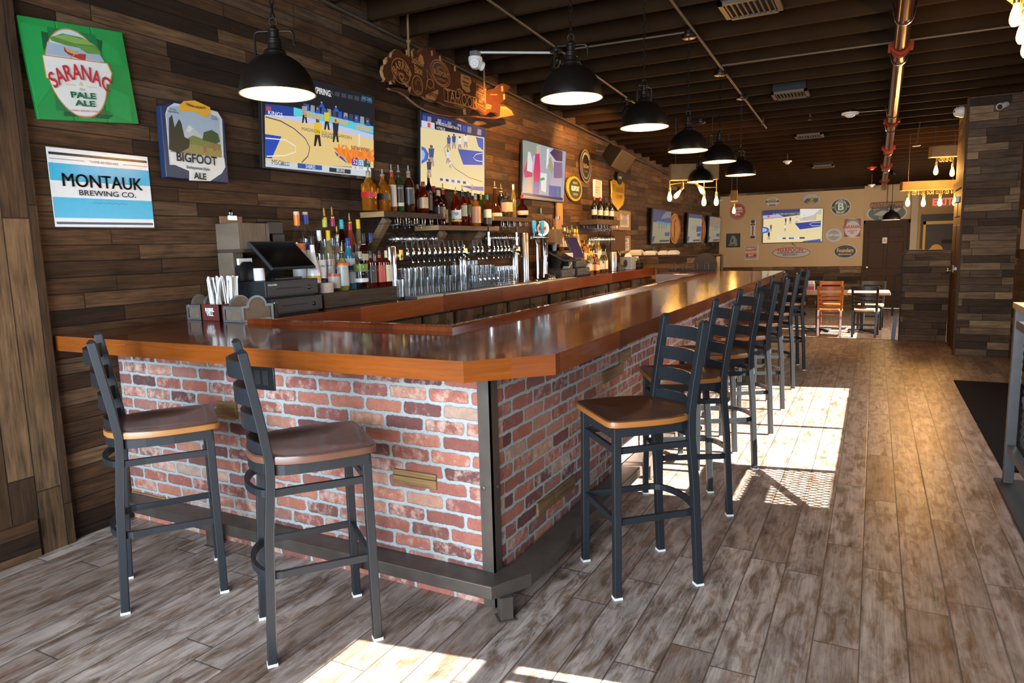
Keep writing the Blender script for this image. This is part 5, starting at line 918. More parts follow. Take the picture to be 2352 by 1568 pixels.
# ================================================================ dining end: table, chairs, rails, takeout boxes
DT = planks('table_top_wood', 0, 1, .12, 1.5, [(0, (.30, .22, .14)), (1, (.42, .32, .22))], grain=.5, rough=.35, bump=.05)
tt = thing('dining_table', 'pale plank topped dining table behind the orange and black chairs', 'table', (-.55, 13.95, LOW)); tt.rotation_euler[2] = .02
G().box((-.88, -.37, .70), (.82, .37, .745)).build('tabletop', DT, tt, smooth=False, bevel=.004)
for s in (-.34, .40):
    G().lathe([(.035, .03), (.035, .69), (.12, .70)], 14, c=(s, 0, 0)).build('pedestal', M['black'], tt); g = G()
    for a in range(4): q = math.pi / 4 + a * math.pi / 2; g.bar([(s, 0, .045), (s + .30 * math.cos(q), .30 * math.sin(q), .02)], .05, .03)
    g.build('foot', M['black'], tt, smooth=False)
def dining_chair(frame_mat, seatmat, label, loc, rz):
    t = thing('dining_chair', label, 'chair', loc, rz, 'dining chairs at the plank table'); F = frame_mat
    for s in (-1, 1):
        G().bar([(.19 * s, .19, 0), (.185 * s, .19, .44)], .038, .038, up=(0, 1, 0)).build('leg', F, t, smooth=False, bevel=.003); G().bar([(.175 * s, -.23, 0), (.18 * s, -.19, .30), (.18 * s, -.18, .46), (.185 * s, -.20, .60), (.195 * s, -.26, .88)], .038, .034, up=(0, 1, 0)).build('back_post', F, t, smooth=False, bevel=.003)
        G().box((.185 * s - .012, -.18, .39), (.185 * s + .012, .19, .44)).build('apron', F, t, smooth=False)
    G().box((-.18, .178, .39), (.18, .20, .44)).build('apron', F, t, smooth=False); G().box((-.18, -.20, .20), (.18, -.18, .23)).build('stretcher', F, t, smooth=False)
    for z, hh in ((.845, .07), (.745, .035), (.675, .035), (.605, .035), (.535, .03)):
        k = -.18 - (z - .46) * .19; G().bar([(.18 - .36 * i / 8, k - .02 * math.sin(math.pi * i / 8), z) for i in range(9)], .014, hh, up=(0, 0, 1)).build('back_slat', F, t, smooth=False)
    g = seat_mesh('seat', None, .47); g.build('seat', [seatmat, seatmat], t, angle=50); return t
OR = plain('orange_varnished_wood', (.36, .12, .022), .32, var=.2, vs=9, coat=.4); TN = plain('tan_seat', (.42, .25, .15), .35); BK = plain('black_lacquer', (.016, .015, .014), .3)
dining_chair(OR, OR, 'orange varnished ladder back chair in the sun at the dining table', (-.67, 13.42, LOW), .06); dining_chair(BK, TN, 'black ladder back chair with tan seat at the dining table', (-.10, 13.42, LOW), -.06)
dining_chair(OR, OR, 'orange varnished chair on the far side of the dining table', (-.72, 14.55, LOW), math.pi); dining_chair(BK, TN, 'black chair with amber seat on the far side of the dining table', (-.02, 14.55, LOW), math.pi - .1)
nh = thing('napkin_holder', 'napkin and condiment holder on the dining table by the orange chair', 'napkin holder', (-1.02, 13.85, LOW + .746)); G().box((-.07, -.10, 0), (.07, .10, .14)).build('holder', M['tin'], nh, bevel=.004); G().box((-.055, -.09, .02), (.055, .09, .19)).build('napkins', M['paper'], nh, bevel=.004); G().box((-.06, -.106, .03), (.06, -.099, .10)).build('red_label', M['red'], nh, smooth=False)
hr = thing('step_handrail', 'dark metal handrail with two loops beside the step and low partition', 'handrail', (.27, STEPY + .06, 0))
G().bar([(.0, 0, LOW), (.03, 0, .34)], .05, .05, up=(0, 1, 0)).build('post', plain('grey_steel_post', (.10, .11, .14), .45, metal=.4), hr, smooth=False); G().bar([(.09, .0, .68), (-.01, .0, .68), (-.015, 0, .34)], .025, .025, up=(0, 1, 0)).bar([(.09, 0, .93), (.0, 0, .93), (-.005, 0, .68)], .025, .025, up=(0, 1, 0)).build('loops', M['matte'], hr, smooth=False)
for i, (px0, px1, pz) in enumerate(((1443, 1476, 574), (1477, 1509, 577), (1510, 1535, 579), (1532, 1558, 580))):
    a, b = at(px0, 584, y=PY + .0), at(px1, 584, y=PY + .0); w = min(b[0] - a[0] - .015, .25); hh = at(px0, pz, y=PY)[2] - 1.262
    t = thing('takeout_box', 'white foam takeout box on the half wall ledge, %s' % ['nearest the notices', 'second from the notices', 'third from the notices', 'last toward the end wall'][i], 'box', ((a[0] + b[0]) / 2, PY + .06, 1.263), group='foam takeout boxes on the ledge'); hh = max(.07, min(.11, hh))
    G().prism(rect(-w / 2 + .01, -.08, w / 2 - .01, .08), 0, hh * .5, taper=rect(-w / 2, -.09, w / 2, .09)).build('tray', M['foam'], t, smooth=False, bevel=.004); G().prism(rect(-w / 2, -.09, w / 2, .09), hh * .51, hh, taper=rect(-w / 2 + .04, -.06, w / 2 - .04, .06)).build('lid', M['foam'], t, smooth=False, bevel=.004)
# black round plate, hoop rail on the far arm
p = at(1620, 600, y=10.2); t = thing('round_board', 'black round board standing behind the far arm of the bar', 'board', (p[0], 10.2, 0)); G().prism(ell(0, 0, .17, .17, 36), 0, .03, M=Matrix.Translation((0, 0, 1.125)) @ Matrix.Rotation(math.pi / 2, 4, 'X')).build('disc', M['matte'], t, bevel=.006)
G().box((-.30, .0, .90), (.25, .14, .955)).build('tray_shelf', M['matte'], t, smooth=False); G().box((-.30, .02, 0), (-.26, .12, .9)).box((.21, .02, 0), (.25, .12, .9)).build('leg', M['matte'], t, smooth=False); G().box((-.32, -.05, .955), (-.12, .10, 1.06)).build('black_box', M['black'], t, smooth=False, bevel=.006); G().box((.14, .09, .955), (.19, .10, 1.24)).build('card', plain('cream_card', (.26, .20, .10), .7), t, smooth=False)
t = thing('hoop_rail', 'black rail with four upright hoops on the far arm of the bar', 'rail', (-2.38, 9.21, T1 + .0015)); G().box((-.06, -.012, 0), (.55, .012, .02)).build('base_bar', M['matte'], t, smooth=False)
for i in range(4): x_ = .0 + i * .145; G().tube([(x_ - .025, 0, .02)] + [(x_ - .025 * math.cos(a), 0, .09 + .025 * math.sin(a)) for a in [math.pi * k / 8 for k in range(9)]] + [(x_ + .025, 0, .02)], .0055, 6).build('hoop', M['steel'], t)
# ================================================================ right side: rail with expanded metal, mat, wall pictures
rl = thing('barrier_railing', 'steel barrier railing with perforated panel and wooden cap at the right edge', 'railing', (.745, 4.77, 0)); GST = plain('galvanised_post', (.105, .10, .10), .42, metal=.75, var=.25, vs=9)
for yy in (0, -.9, -1.78): G().box((-.025, yy - .025, .0), (.025, yy + .025, 1.03)).build('post', GST, rl, smooth=False, bevel=.002)
G().box((-.03, -1.85, 1.03), (.10, .05, 1.062)).build('cap_board', FW, rl, smooth=False, bevel=.003); G().box((-.02, -1.78, .20), (.02, .0, .24)).box((-.02, -1.78, .92), (.02, 0, .96)).build('rail', GST, rl, smooth=False)
G().box((.03, -1.85, .86), (.10, -.18, .90)).build('inner_cap', FW, rl, smooth=False); G().box((-.06, -3.2, 0), (.10, .06, .012)).build('base_strip', M['matte'], rl, smooth=False)
g = G(); a0, a1, z0, z1 = -1.78, -.02, .24, .92; hgt = z1 - z0; st = .046; q = a0 - hgt
while q < a1:
    for sgn in (1, -1):
        u0, v0, u1, v1 = (q, z0, q + hgt, z1) if sgn > 0 else (q, z1, q + hgt, z0)
        if u0 < a0: v0 += sgn * (a0 - u0); u0 = a0
        if u1 > a1: v1 -= sgn * (u1 - a1); u1 = a1
        if u1 - u0 > .01: g.bar([(.04 + .0015 * sgn, u0, v0), (.04 + .0015 * sgn, u1, v1)], .008, .003, up=(1, 0, 0))
    q += st
g.build('perforated_panel', GST, rl, smooth=False)
G().bar([(.04, -.05, .90), (.04, -1.75, .30)], .03, .02, up=(1, 0, 0)).bar([(.04, -.05, .52), (.04, -.9, .26)], .03, .02, up=(1, 0, 0)).build('brace', GST, rl, smooth=False)
tag(G().box((.755, 5.02, .0005), (1.36, 8.06, .013)).build('floor_mat', M['rubber'], bevel=.003), 'black rubber entrance mat on the floor by the railing', 'mat')
for (a, b, lab, col) in (((2338, 300), (2352, 455), 'framed picture high on the right wall beside the pillar', (.02, .02, .025)), ((2322, 540), (2349, 620), 'wall poster in a pale frame on the right wall beside the pillar', (.14, .11, .08))):
    y0, y1 = (9.05, 9.46) if col[0] < .05 else (9.0, 9.56); z0, z1 = (1.98, 2.75) if col[0] < .05 else (1.28, 1.72); fr = frame((RX - .004, (y0 + y1) / 2, (z0 + z1) / 2), '-x'); t = thing('wall_picture', lab, 'picture'); w, h = y1 - y0, z1 - z0
    G().prism(rect(-w / 2, -h / 2, w / 2, h / 2), 0, .02, M=frmat(fr, 0, 0, -.018)).build('frame', CRM if col[0] > .05 else M['tin'], t, smooth=False, bevel=.003); A = Art(fr); A.poly(col, rect(-w / 2 + .03, -h / 2 + .03, w / 2 - .03, h / 2 - .03), True)
    if col[0] > .05: A.poly((.5, .25, .04), rect(.02, .0, .16, .16), True).poly((.55, .5, .4), rect(.02, -.12, .14, -.02), True)
    A.build('print', M['print'], t)
# ================================================================ back counter under the shelves
BCX = -3.09; BY1 = 10.80
bc = thing('back_counter', 'long back bar counter with varnished red-brown edge along the barn wood wall', 'counter')
FB = planks('back_counter_edge', 1, 2, .2, .95, [(0, (.135, .030, .010)), (.5, (.21, .050, .013)), (1, (.30, .085, .018))], gap=.0006, grain=.4, rough=.25, bump=.04, coat=.4, seed=.30, jit=.9)
G().box((WX + .004, 2.72, 1.045), (BCX - .02, BY1, T1)).build('top', M['bar_y'], bc, smooth=False); G().box((BCX - .02, 2.722, .945), (BCX, BY1, T1 + .001)).build('front_edge', FB, bc, smooth=False, bevel=.002); G().box((WX + .004, BY1 - .03, .10), (BCX - .05, BY1 - .001, 1.045)).build('end_board', M['barn_x'], bc, smooth=False)
CW = planks('dark_cabinet_wood', 2, 1, .11, 2, [(0, (.035, .022, .013)), (.5, (.06, .038, .022)), (1, (.10, .068, .042))], grain=.9, rough=.55)
CABL = ['nearest the short arm', 'second from the short arm', 'third from the short arm', 'fourth from the short arm', 'fifth from the short arm', 'sixth from the short arm', 'seventh from the short arm', 'eighth from the short arm']
yy = 3.02
for i in range(8):
    t = thing('bar_cabinet', 'dark plank cabinet below the back counter edge, %s' % CABL[i], 'cabinet', (0, yy, 0), group='cabinets under the back counter'); wd = .92
    G().box((WX + .01, 0, 0), (-3.16, wd, .94)).build('body', CW, t, smooth=False)
    for s in (0, 1):
        a = .02 + s * wd / 2; b = a + wd / 2 - .04; dr = G().box((-3.16, a, .10), (-3.138, b, .925)).build('door', CW, t, smooth=False, bevel=.003); g = G()
        for r in ((a, .10, a + .055, .925), (b - .055, .10, b, .925), (a + .055, .10, b - .055, .16), (a + .055, .865, b - .055, .925)): g.box((-3.138, r[0], r[1]), (-3.126, r[2], r[3]))
        g.build('door_frame', CW, dr, smooth=False); hy = b - .03 if s == 0 else a + .03; G().tube([(-3.127, hy, .86), (-3.10, hy, .85), (-3.10, hy, .77), (-3.127, hy, .76)], .006, 6).build('handle', M['matte'], dr)
    yy += .955
CZ = T1 + .0015
# --- raised bottle step left of the taps
rs = tag(G().box((-3.60, 3.50, CZ), (-3.265, 4.305, CZ + .105)).build('bottle_riser', planks('riser_wood', 1, 2, .2, 3, [(0, (.045, .033, .025)), (1, (.06, .045, .033))], grain=1.2, rough=.8), smooth=False, bevel=.004), 'rough dark wooden riser on the back counter carrying the left bottles', 'riser')
RZ = CZ + .106
tag(G().box((-3.60, 3.46, RZ), (-3.49, 4.29, RZ + .075)).build('bottle_step', CW, smooth=False, bevel=.003), 'dark upper step at the back of the left bottle riser', 'step')
# --- bottles -------------------------------------------------------------------------------------------------
LQ = {'clear': (.93, .96, .96), 'amber': (.85, .26, .015), 'red': (.40, .028, .008), 'dark': (.10, .010, .006), 'green': (.06, .22, .04), 'blue': (.08, .50, .72), 'pink': (.55, .10, .07), 'yellow': (.80, .62, .12), 'pale': (.75, .60, .32), 'black': (.012, .010, .010), 'white': (.85, .86, .88), 'brown': (.20, .05, .012)}
BM = {}
def bmat(k):
    if k not in BM:
        if k == 'white': BM[k] = plain('white_glazed_bottle', LQ[k], .18, coat=.5)
        elif k == 'black': BM[k] = plain('black_glass', LQ[k], .08, spec=.7)
        elif k == 'clear': BM[k] = M['glass']
        else: n = N('bottle_glass_' + k); n.base(LQ[k]); n.set(Roughness=.04, IOR=1.36); n.b.inputs['Transmission Weight'].default_value = {'amber': .72, 'red': .82, 'dark': .86, 'brown': .82, 'pink': .55, 'blue': .6}.get(k, .78); n.b.inputs['Coat Weight'].default_value = .5; BM[k] = n.mat
    return BM[k]
CM = {}
def cmat(c, metal=0.0):
    k = (c, metal)
    if k not in CM: CM[k] = plain('label_print_%d' % len(CM), c, .4, metal=metal)
    return CM[k]
SHAPES = {  # (radius share, height share) up to the neck foot, neck radius
 'round': ([(.9, 0), (1, .02), (1, .60), (.93, .66), (.70, .73), (.42, .79), (.36, .83)], .36),
 'sloped': ([(.9, 0), (1, .02), (1, .50), (.92, .58), (.74, .68), (.5, .76), (.36, .82)], .34),
 'squat': ([(.9, 0), (1, .03), (1, .55), (.90, .66), (.60, .74), (.40, .79), (.36, .83)], .36),
 'bell': ([(.95, 0), (1, .03), (.98, .30), (.86, .42), (.58, .56), (.40, .66), (.34, .76)], .30),
 'globe': ([(.55, 0), (.8, .03), (1, .18), (.99, .32), (.80, .46), (.42, .56), (.30, .62), (.28, .80)], .26),
 'wine': ([(.9, 0), (1, .01), (1, .60), (.9, .68), (.55, .75), (.40, .80), (.38, .84)], .37),
 'flat': ([(.95, 0), (1, .02), (1, .62), (.96, .68), (.60, .73), (.34, .77), (.32, .82)], .30)}
def bottle(label, x, y, z, h, r, shape, liq, cap, lab=None, lab2=None, sq=None, thin=1.0, pour=False, brand=None, group='bottles on the back bar', neck=None, bcol=None, detail=True, rz=0.0):
    """lab = (colour, low share, high share)"""
    t = thing('liquor_bottle' if shape != 'wine' else 'wine_bottle', label, 'bottle', (x, y, z), rz, group)
    sh, nr = SHAPES[shape]; body = [(a * r, b * h) for a, b in sh] + [(nr * r, .9 * h), (nr * r, .93 * h)]; n = 20 if detail else 12
    kw = dict(sx=thin) if thin != 1 else {}
    if sq:
        o = G().lathe([q for q in body if q[1] <= .72 * h], n, sq=sq, sx=thin); k = [q for q in body if q[1] <= .72 * h]; o.lathe([(k[-1][0] * .98, k[-1][1] - .001)] + [q for q in body if q[1] > .72 * h], n)
    else: o = G().lathe(body, n, **kw)
    o.build('glass_body', bmat(liq), t, angle=60)
    c0, cl = (.84, 1.0); g = G()
    cr = nr * r * 1.12
    if pour: g.lathe([(cr, .92 * h), (cr * 1.05, .925 * h), (cr, .95 * h), (cr * .45, .97 * h), (cr * .35, 1.0 * h), (cr * .42, 1.04 * h), (cr * .28, 1.09 * h), (0, 1.1 * h)], 10); g.build('pourer', M['brass'] if pour is True else cmat(pour), t)
    if not pour or cap: 
        a, b = (.84 if not pour else .80) * h, (1.0 if not pour else .925) * h
        G().lathe([(cr, a), (cr * 1.04, a + .002), (cr * 1.04, b - .004), (cr * .9, b), (0, b)], 12).build('cap', cmat(cap or (.02, .02, .02)), t)
    def lb(c, a, b, nm='label'):
        q = 1.006
        prof = []; 
        def rad(zz):
            for (r0, z0), (r1, z1) in zip(body, body[1:]):
                if z0 <= zz <= z1: return r0 + (r1 - r0) * (zz - z0) / max(z1 - z0, 1e-6)
            return r
        prof = [(rad(zz) * q + .0008, zz) for zz in [a * h + (b - a) * h * i / 4 for i in range(5)]]
        g = G(); m_ = n
        for (rr, zz) in prof:
            for i in range(m_):
                an = 2 * math.pi * (i + .5) / m_; ca, sa = math.cos(an), math.sin(an); k = (abs(ca) ** sq + abs(sa) ** sq) ** (-1 / sq) if sq else 1.0
                g.v.append((rr * k * ca * thin, rr * k * sa, zz))
        for i in range(len(prof) - 1):
            for j in range(m_): g.f.append([i * m_ + j, i * m_ + (j + 1) % m_, (i + 1) * m_ + (j + 1) % m_, (i + 1) * m_ + j]); g.m.append(0); g.c.append(None)
        g.build(nm, cmat(c), t, angle=60)
    if lab: lb(*lab)
    if lab2: lb(*lab2)
    if neck: 
        G().lathe([(cr * 1.0, neck[1] * h), (cr * 1.08, neck[1] * h), (cr * 1.08, neck[2] * h), (cr * 1.0, neck[2] * h)], 12).build('neck_band', cmat(neck[0]), t)
    if brand:
        s_, hh, mt, zz = brand; hh *= .72; an = face(-x, -y) + math.pi / 2 - rz; off = (r if not sq else r * 1.02)
        fr = (Vector((math.cos(an) * off * (thin if sq is None else 1), math.sin(an) * off, zz * h)), Vector((-math.sin(an), math.cos(an), 0)), Vector((0, 0, 1)), Vector((math.cos(an), math.sin(an), 0)))
        text(s_, hh, mt, fr, 0, 0, .002, t, bold=.02)
    return t
def onrow(px_, x): return at(px_, 600, x=x)[1]
def hgt(px_, py_, x, z): return at(px_, py_, x=x)[2] - z
GB = 'bottles on the left riser'
ORG, BLUc, LIM, MAG, CYA, YEL2, REDc, NAV, SILc, CRMc, BLKc, GRNc, WHTc = (.75, .20, .02), (.02, .06, .42), (.62, .68, .12), (.42, .03, .12), (.03, .45, .58), (.85, .58, .01), (.50, .03, .03), (.02, .04, .22), (.30, .29, .27), (.72, .63, .42), (.015, .015, .017), (.16, .25, .03), (.78, .78, .77)
ST = RZ + .0765
XB, XM, XF = -3.545, -3.43, -3.325
def rb(label, px_, pytop, x, z, r, shape, liq, cap, **k):
    pr = k.get('pour'); H = hgt(px_, pytop, x, z) / (1.1 if pr else 1.0); return bottle(label, x, onrow(px_, x), z, H, r, shape, liq, cap, group=k.pop('group', GB), **k)
rb('tall clear vodka bottle with orange neck, leftmost on the left riser', 688, 486, XM - .06, RZ, .047, 'round', 'clear', (.72, .55, .40), lab=(WHTc, .05, .52), lab2=(ORG, .53, .61, 'brand_band'), neck=(ORG, .83, .96), brand=('STOLI', .012, M['inkw'], .57))
rb('tall clear vodka bottle with blue neck, second on the riser from the left', 708, 487, XB + .02, ST, .044, 'round', 'clear', (.72, .55, .40), lab=(WHTc, .05, .45), lab2=(NAV, .46, .56, 'brand_band'), neck=(BLUc, .83, .96))
rb('opaque white coconut rum bottle on the left riser', 719, 541, XM + .03, RZ, .047, 'bell', 'white', BLKc, lab=((.80, .50, .10), .22, .30), brand=('MALIBU', .014, M['ink'], .42))
rb('white-capped clear rum bottle with red dot label on the left riser', 736.5, 529, XM + .02, RZ, .037, 'round', 'clear', WHTc, lab=(WHTc, .22, .52), lab2=((.03, .03, .03), .06, .20, 'lower_label'), brand=('BACARDI', .013, M['ink'], .42), neck=((.5, .03, .03), .0, .001))
rb('yellow-capped pale rum bottle beside the white-capped one', 757, 529, XM + .01, RZ, .037, 'round', 'pale', YEL2, lab=(WHTc, .20, .52), lab2=(YEL2, .24, .28, 'lower_label'), brand=('BACARDI', .013, M['ink'], .42))
rb('tall bottle with lime green neck label and pourer, back of the left riser', 751, 477, XB, ST, .042, 'round', 'clear', LIM, pour=True, lab=((.20, .19, .17), .1, .5))
rb('tall bottle with magenta neck label and pourer, back of the left riser', 769, 475, XB, ST, .040, 'round', 'clear', MAG, pour=True, lab=((.22, .20, .20), .1, .5))
rb('dark bottle with cyan cap at the back of the left riser', 789, 504, XB, ST, .040, 'round', 'dark', CYA, lab=(WHTc, .15, .40))
rb('pink-red bottle with red neck and pourer at the back of the left riser', 808, 489, XB, ST, .042, 'sloped', 'pink', REDc, pour=True, lab=((.75, .55, .50), .12, .42))
rb('cloudy bottle with bright yellow cap at the back of the left riser', 827, 504, XB, ST, .042, 'sloped', 'pale', YEL2, lab=((.6, .55, .40), .1, .35))
rb('clear bottle with brass pourer in the middle of the left riser', 778, 518, XM, RZ, .034, 'round', 'clear', None, pour=True, lab=((.55, .50, .48), .35, .50))
rb('sky blue gin bottle with pale pointed label', 801, 546, XM + .03, RZ, .039, 'squat', 'blue', NAV, sq=5, lab=((.55, .62, .72), .12, .60), lab2=((.03, .10, .35), .34, .46, 'medallion'))
rb('small dark-capped bottle behind the silver-capped tequila', 819, 562, XM, RZ, .030, 'squat', 'clear', BLKc, lab=((.45, .40, .35), .1, .45))
rb('dark red bottle with black and white neck near the right of the left riser', 837, 535, XM, RZ, .038, 'round', 'dark', BLKc, neck=(WHTc, .72, .80), lab=((.70, .60, .35), .5, .62))
rb('clear bottle with navy neck at the right of the left riser', 853, 535, XM, RZ, .040, 'round', 'clear', NAV, lab=(WHTc, .25, .38))
rb('squat tequila bottle with illustrated label and cork, front of the left riser', 764.5, 597, XF - .02, RZ, .041, 'squat', 'clear', (.32, .16, .09), lab=((.42, .42, .40), .10, .48), lab2=((.55, .06, .03), .48, .56, 'top_band'))
rb('golden tequila bottle with illustrated label and pourer, front of the left riser', 786, 564, XF, RZ, .040, 'squat', 'yellow', BLKc, pour=True, lab=((.42, .42, .40), .12, .62), lab2=((.70, .14, .02), .62, .68, 'top_band'))
rb('broad square tequila bottle with silver cap and green label', 827, 577, XF, RZ, .043, 'flat', 'clear', SILc, sq=6, lab=((.13, .21, .03), .46, .66), lab2=(WHTc, .18, .28, 'lower_label'), brand=('1800', .022, M['inkw'], .58))
for px_, c, lb_, nm in ((851, BLKc, 'black', 'black'), (871, REDc, 'red', 'red'), (887, CRMc, 'cream', 'cream')):
    rb('square whiskey bottle with %s label at the right end of the left riser' % nm, px_, 575, XF + .01, RZ, .034, 'flat', 'red', (BLKc if nm != 'cream' else CRMc), sq=5, lab=(((.03, .03, .035) if nm == 'black' else (.55, .08, .06) if nm == 'red' else (.72, .66, .45)), .14, .60), neck=((c if nm != 'black' else (.1, .1, .1)), .80, .88), brand=('JACK\nDANIELS', .010, M['inkw'] if nm != 'cream' else M['ink'], .48))
y_ = onrow(748, XF + .03); tag(G().lathe([(.052, 0), (.053, .002), (.053, .064), (.052, .066), (0, .066)], 28, c=(XF + .02, y_ - .005, RZ)).build('coaster_stack', plain('pale_coaster_card', (.50, .38, .32), .8, var=.2, vs=90)), 'round stack of pale coasters left of the tequila bottles', 'coasters')
# --- three wall shelves over the taps
SW = planks('shelf_wood', 1, 2, .12, 2.5, [(0, (.15, .095, .055)), (1, (.20, .13, .08))], grain=1.0, rough=.75, seed=1.3); SE = plain('shelf_cut_end', (.42, .25, .10), .6, var=.2, vs=12); SD = planks('shelf_dark_wood', 1, 2, .12, 2.5, [(0, (.045, .030, .020)), (1, (.065, .042, .028))], grain=1.0, rough=.75, seed=2.6)
def shelf(label, y0, y1, xf, zt, th, mat, brs, bw=.07, bl=.24, end=None):
    t = thing('wall_shelf', label, 'shelf', group='bottle shelves over the taps')
    G().prism([(WX + .001, y0), (xf, y0), (xf, y1), (WX + .001, y1)], zt - th, zt).build('board', mat, t, smooth=False, bevel=.004); G().box((WX + .002, y0 - .004, zt - th + .002), (xf - .004, y0 + .001, zt - .002)).build('cut_end', end or SE, t, smooth=False)
    for b in brs: G().bar([(WX + .02, b, zt - th - bl), (xf - .045, b, zt - th - .012)], bw, .05, up=(0, 0, 1)).build('bracket', SW, t, smooth=False, bevel=.003)
    return t
S1, S2, S3 = 1.757, 1.660, 1.765; SX = -3.40
shelf('left bottle shelf over the taps, with square whisky bottles and a pale cut end', 4.37, 5.26, SX, S1, .046, SD, (4.46,)); shelf('lower middle bottle shelf over the taps, between two higher shelves', 5.10, 6.20, SX + .02, S2, .045, SW, (5.24, 5.93)); shelf('right bottle shelf over the taps, with black and red round bottles', 6.14, 7.0, SX, S3, .046, SD, ())
def sb(label, px_, pytop, x, z, r, shape, liq, cap, **k): return rb(label, px_, pytop, x, z + .001, r, shape, liq, cap, group='bottles on the wall shelves', **k)
sb('square amber scotch bottle with slanted red label, first on the left shelf', 856, 381, -3.47, S1, .046, 'round', 'amber', (.45, .35, .15), sq=7, pour=SILc, lab=((.55, .02, .02), .32, .45)); sb('square amber scotch bottle with black label, second on the left shelf', 888, 389, -3.47, S1, .046, 'round', 'amber', None, sq=7, pour=SILc, lab=((.03, .028, .025), .30, .46))
sb('whisky bottle with cream label and red neck on the left shelf', 908.5, 378, -3.48, S1, .035, 'round', 'amber', REDc, pour=SILc, lab=((.70, .60, .48), .12, .62)); sb('green whiskey bottle with black label on the left shelf', 924.5, 379, -3.48, S1, .036, 'round', 'green', BLKc, pour=SILc, lab=((.04, .04, .042), .22, .62), lab2=(CRMc, .14, .22, 'lower_label'), brand=('JAMESON', .012, M['inkw'], .55))
sb('clear whiskey bottle half full with black label on the left shelf', 947, 380, -3.47, S1, .044, 'round', 'brown', (.25, .18, .08), pour=SILc, lab=((.045, .045, .05), .20, .58), brand=('JAMESON', .012, M['inkw'], .55)); sb('short red whiskey bottle with pale cork, left shelf', 966, 424, -3.53, S1, .032, 'squat', 'red', (.5, .33, .2)); sb('round-shouldered bourbon bottle with red cap and tan label, left shelf', 979, 418, -3.46, S1, .040, 'round', 'red', (.22, .05, .03), lab=((.55, .38, .18), .16, .50))
sb('tall slim dark bottle with brass pourer at the end of the left shelf', 992, 393, -3.50, S1, .030, 'wine', 'black', None, pour=True, lab=((.12, .10, .09), .10, .45)); sb('broad dark rum bottle with black label, left end of the middle shelf', 1013, 437, -3.45, S2, .050, 'flat', 'dark', (.45, .33, .2), sq=4, lab=((.025, .015, .012), .22, .52)); sb('red wax dipped bourbon bottle half hidden on the middle shelf', 1003, 428, -3.57, S2, .036, 'squat', 'brown', (.48, .015, .02), lab=(CRMc, .1, .4)); sb('red wax dipped bourbon bottle with pourer and tan label on the middle shelf', 1023, 421, -3.54, S2, .042, 'squat', 'brown', (.48, .015, .02), pour=True, lab=((.58, .42, .24), .08, .42))
sb('whiskey bottle with white and yellow label and pourer on the middle shelf', 1052, 430, -3.47, S2, .048, 'squat', 'red', None, pour=True, lab=(WHTc, .16, .44), lab2=(YEL2, .12, .20, 'lower_label'), brand=('Hudson\nWhiskey\nNY', .013, M['ink'], .33)); sb('whiskey bottle with pale green label and brass pourer on the middle shelf', 1067, 426, -3.47, S2, .042, 'round', 'red', BLKc, pour=True, lab=((.42, .44, .30), .26, .56)); sb('whiskey bottle with dark green label beside the pale green label one', 1080, 440, -3.50, S2, .034, 'round', 'red', None, lab=((.10, .12, .05), .34, .62)); sb('white-necked bottle with wide brass pourer behind the orange label bottle', 1090, 423, -3.56, S2, .034, 'round', 'clear', WHTc, pour=True)
sb('orange whisky bottle with upright pink label on the middle shelf', 1096.5, 447, -3.45, S2, .040, 'round', 'amber', SILc, sq=5, lab=((.62, .28, .14), .10, .62)); sb('green bottle with pourer behind the middle shelf row', 1109, 436, -3.53, S2, .030, 'wine', 'green', GRNc, pour=True, lab=((.50, .36, .2), .12, .4)); sb('short bottle with green cap and cream label near the right of the middle shelf', 1123, 448, -3.45, S2, .040, 'squat', 'brown', (.03, .14, .09), lab=((.62, .58, .42), .28, .54), lab2=((.05, .04, .04), .08, .26, 'lower_label'))
sb('round decanter bottle with long neck at the end of the middle shelf', 1141, 416, -3.53, S2 + .0, .070, 'globe', 'brown', None, pour=True, lab=((.55, .50, .42), .26, .34)); sb('black bottle with yellow neck band, first on the right shelf', 1155, 422, -3.53, S3, .036, 'round', 'black', None, pour=True, neck=(YEL2, .82, .86)); sb('flat clear bottle with wide black stopper and peach label on the right shelf', 1167, 443, -3.46, S3, .056, 'flat', 'clear', BLKc, sq=4, lab=((.58, .34, .18), .22, .60)); sb('slim yellow liqueur bottle with white cap on the right shelf', 1183, 424, -3.47, S3, .028, 'wine', 'yellow', WHTc); sb('red round liqueur bottle with red ribbon and white label, last on the right shelf', 1202.5, 440, -3.46, S3, .066, 'globe', 'dark', (.50, .03, .04), pour=True, lab=((.62, .50, .42), .12, .30))
# --- hanging stem glasses on wire racks
def rack(label, y0, y1, x0, x1, zt, n, parent=None):
    t = thing('glass_rack', label, 'glass rack', group='wire racks for hanging glasses'); g = G()
    for i in range(n):
        y = y0 + (y1 - y0) * i / (n - 1)
        for s in (-.022, .022): g.tube([(x1, y + s, zt), (x1, y + s * .8, zt - .045), (x0, y + s * .8, zt - .045), (x0, y + s, zt)], .003, 5)
        g.tube([(x1, y - .022 * .8, zt - .045), (x1, y + .022 * .8, zt - .045)], .003, 5)
    g.build('wires', M['wire'], t); return t
def lathe_mesh(name, prof, mat, n=20): return G().lathe(prof, n).mesh(name, mat, angle=60)
def wall_prof(out, th): return out + [(max(0, r - th), z) for r, z in out[::-1] if z > out[0][1] + .006] + [(0, out[0][1] + .008)]
SN = lathe_mesh('stem_glass', [(0, 0), (.034, -.001), (.034, -.004), (.006, -.008), (.004, -.020), (.004, -.055), (.020, -.068), (.040, -.088), (.046, -.112), (.042, -.142), (.034, -.168), (.033, -.168), (.041, -.142), (.045, -.112), (.039, -.089), (.018, -.070), (0, -.064)], M['glass'])
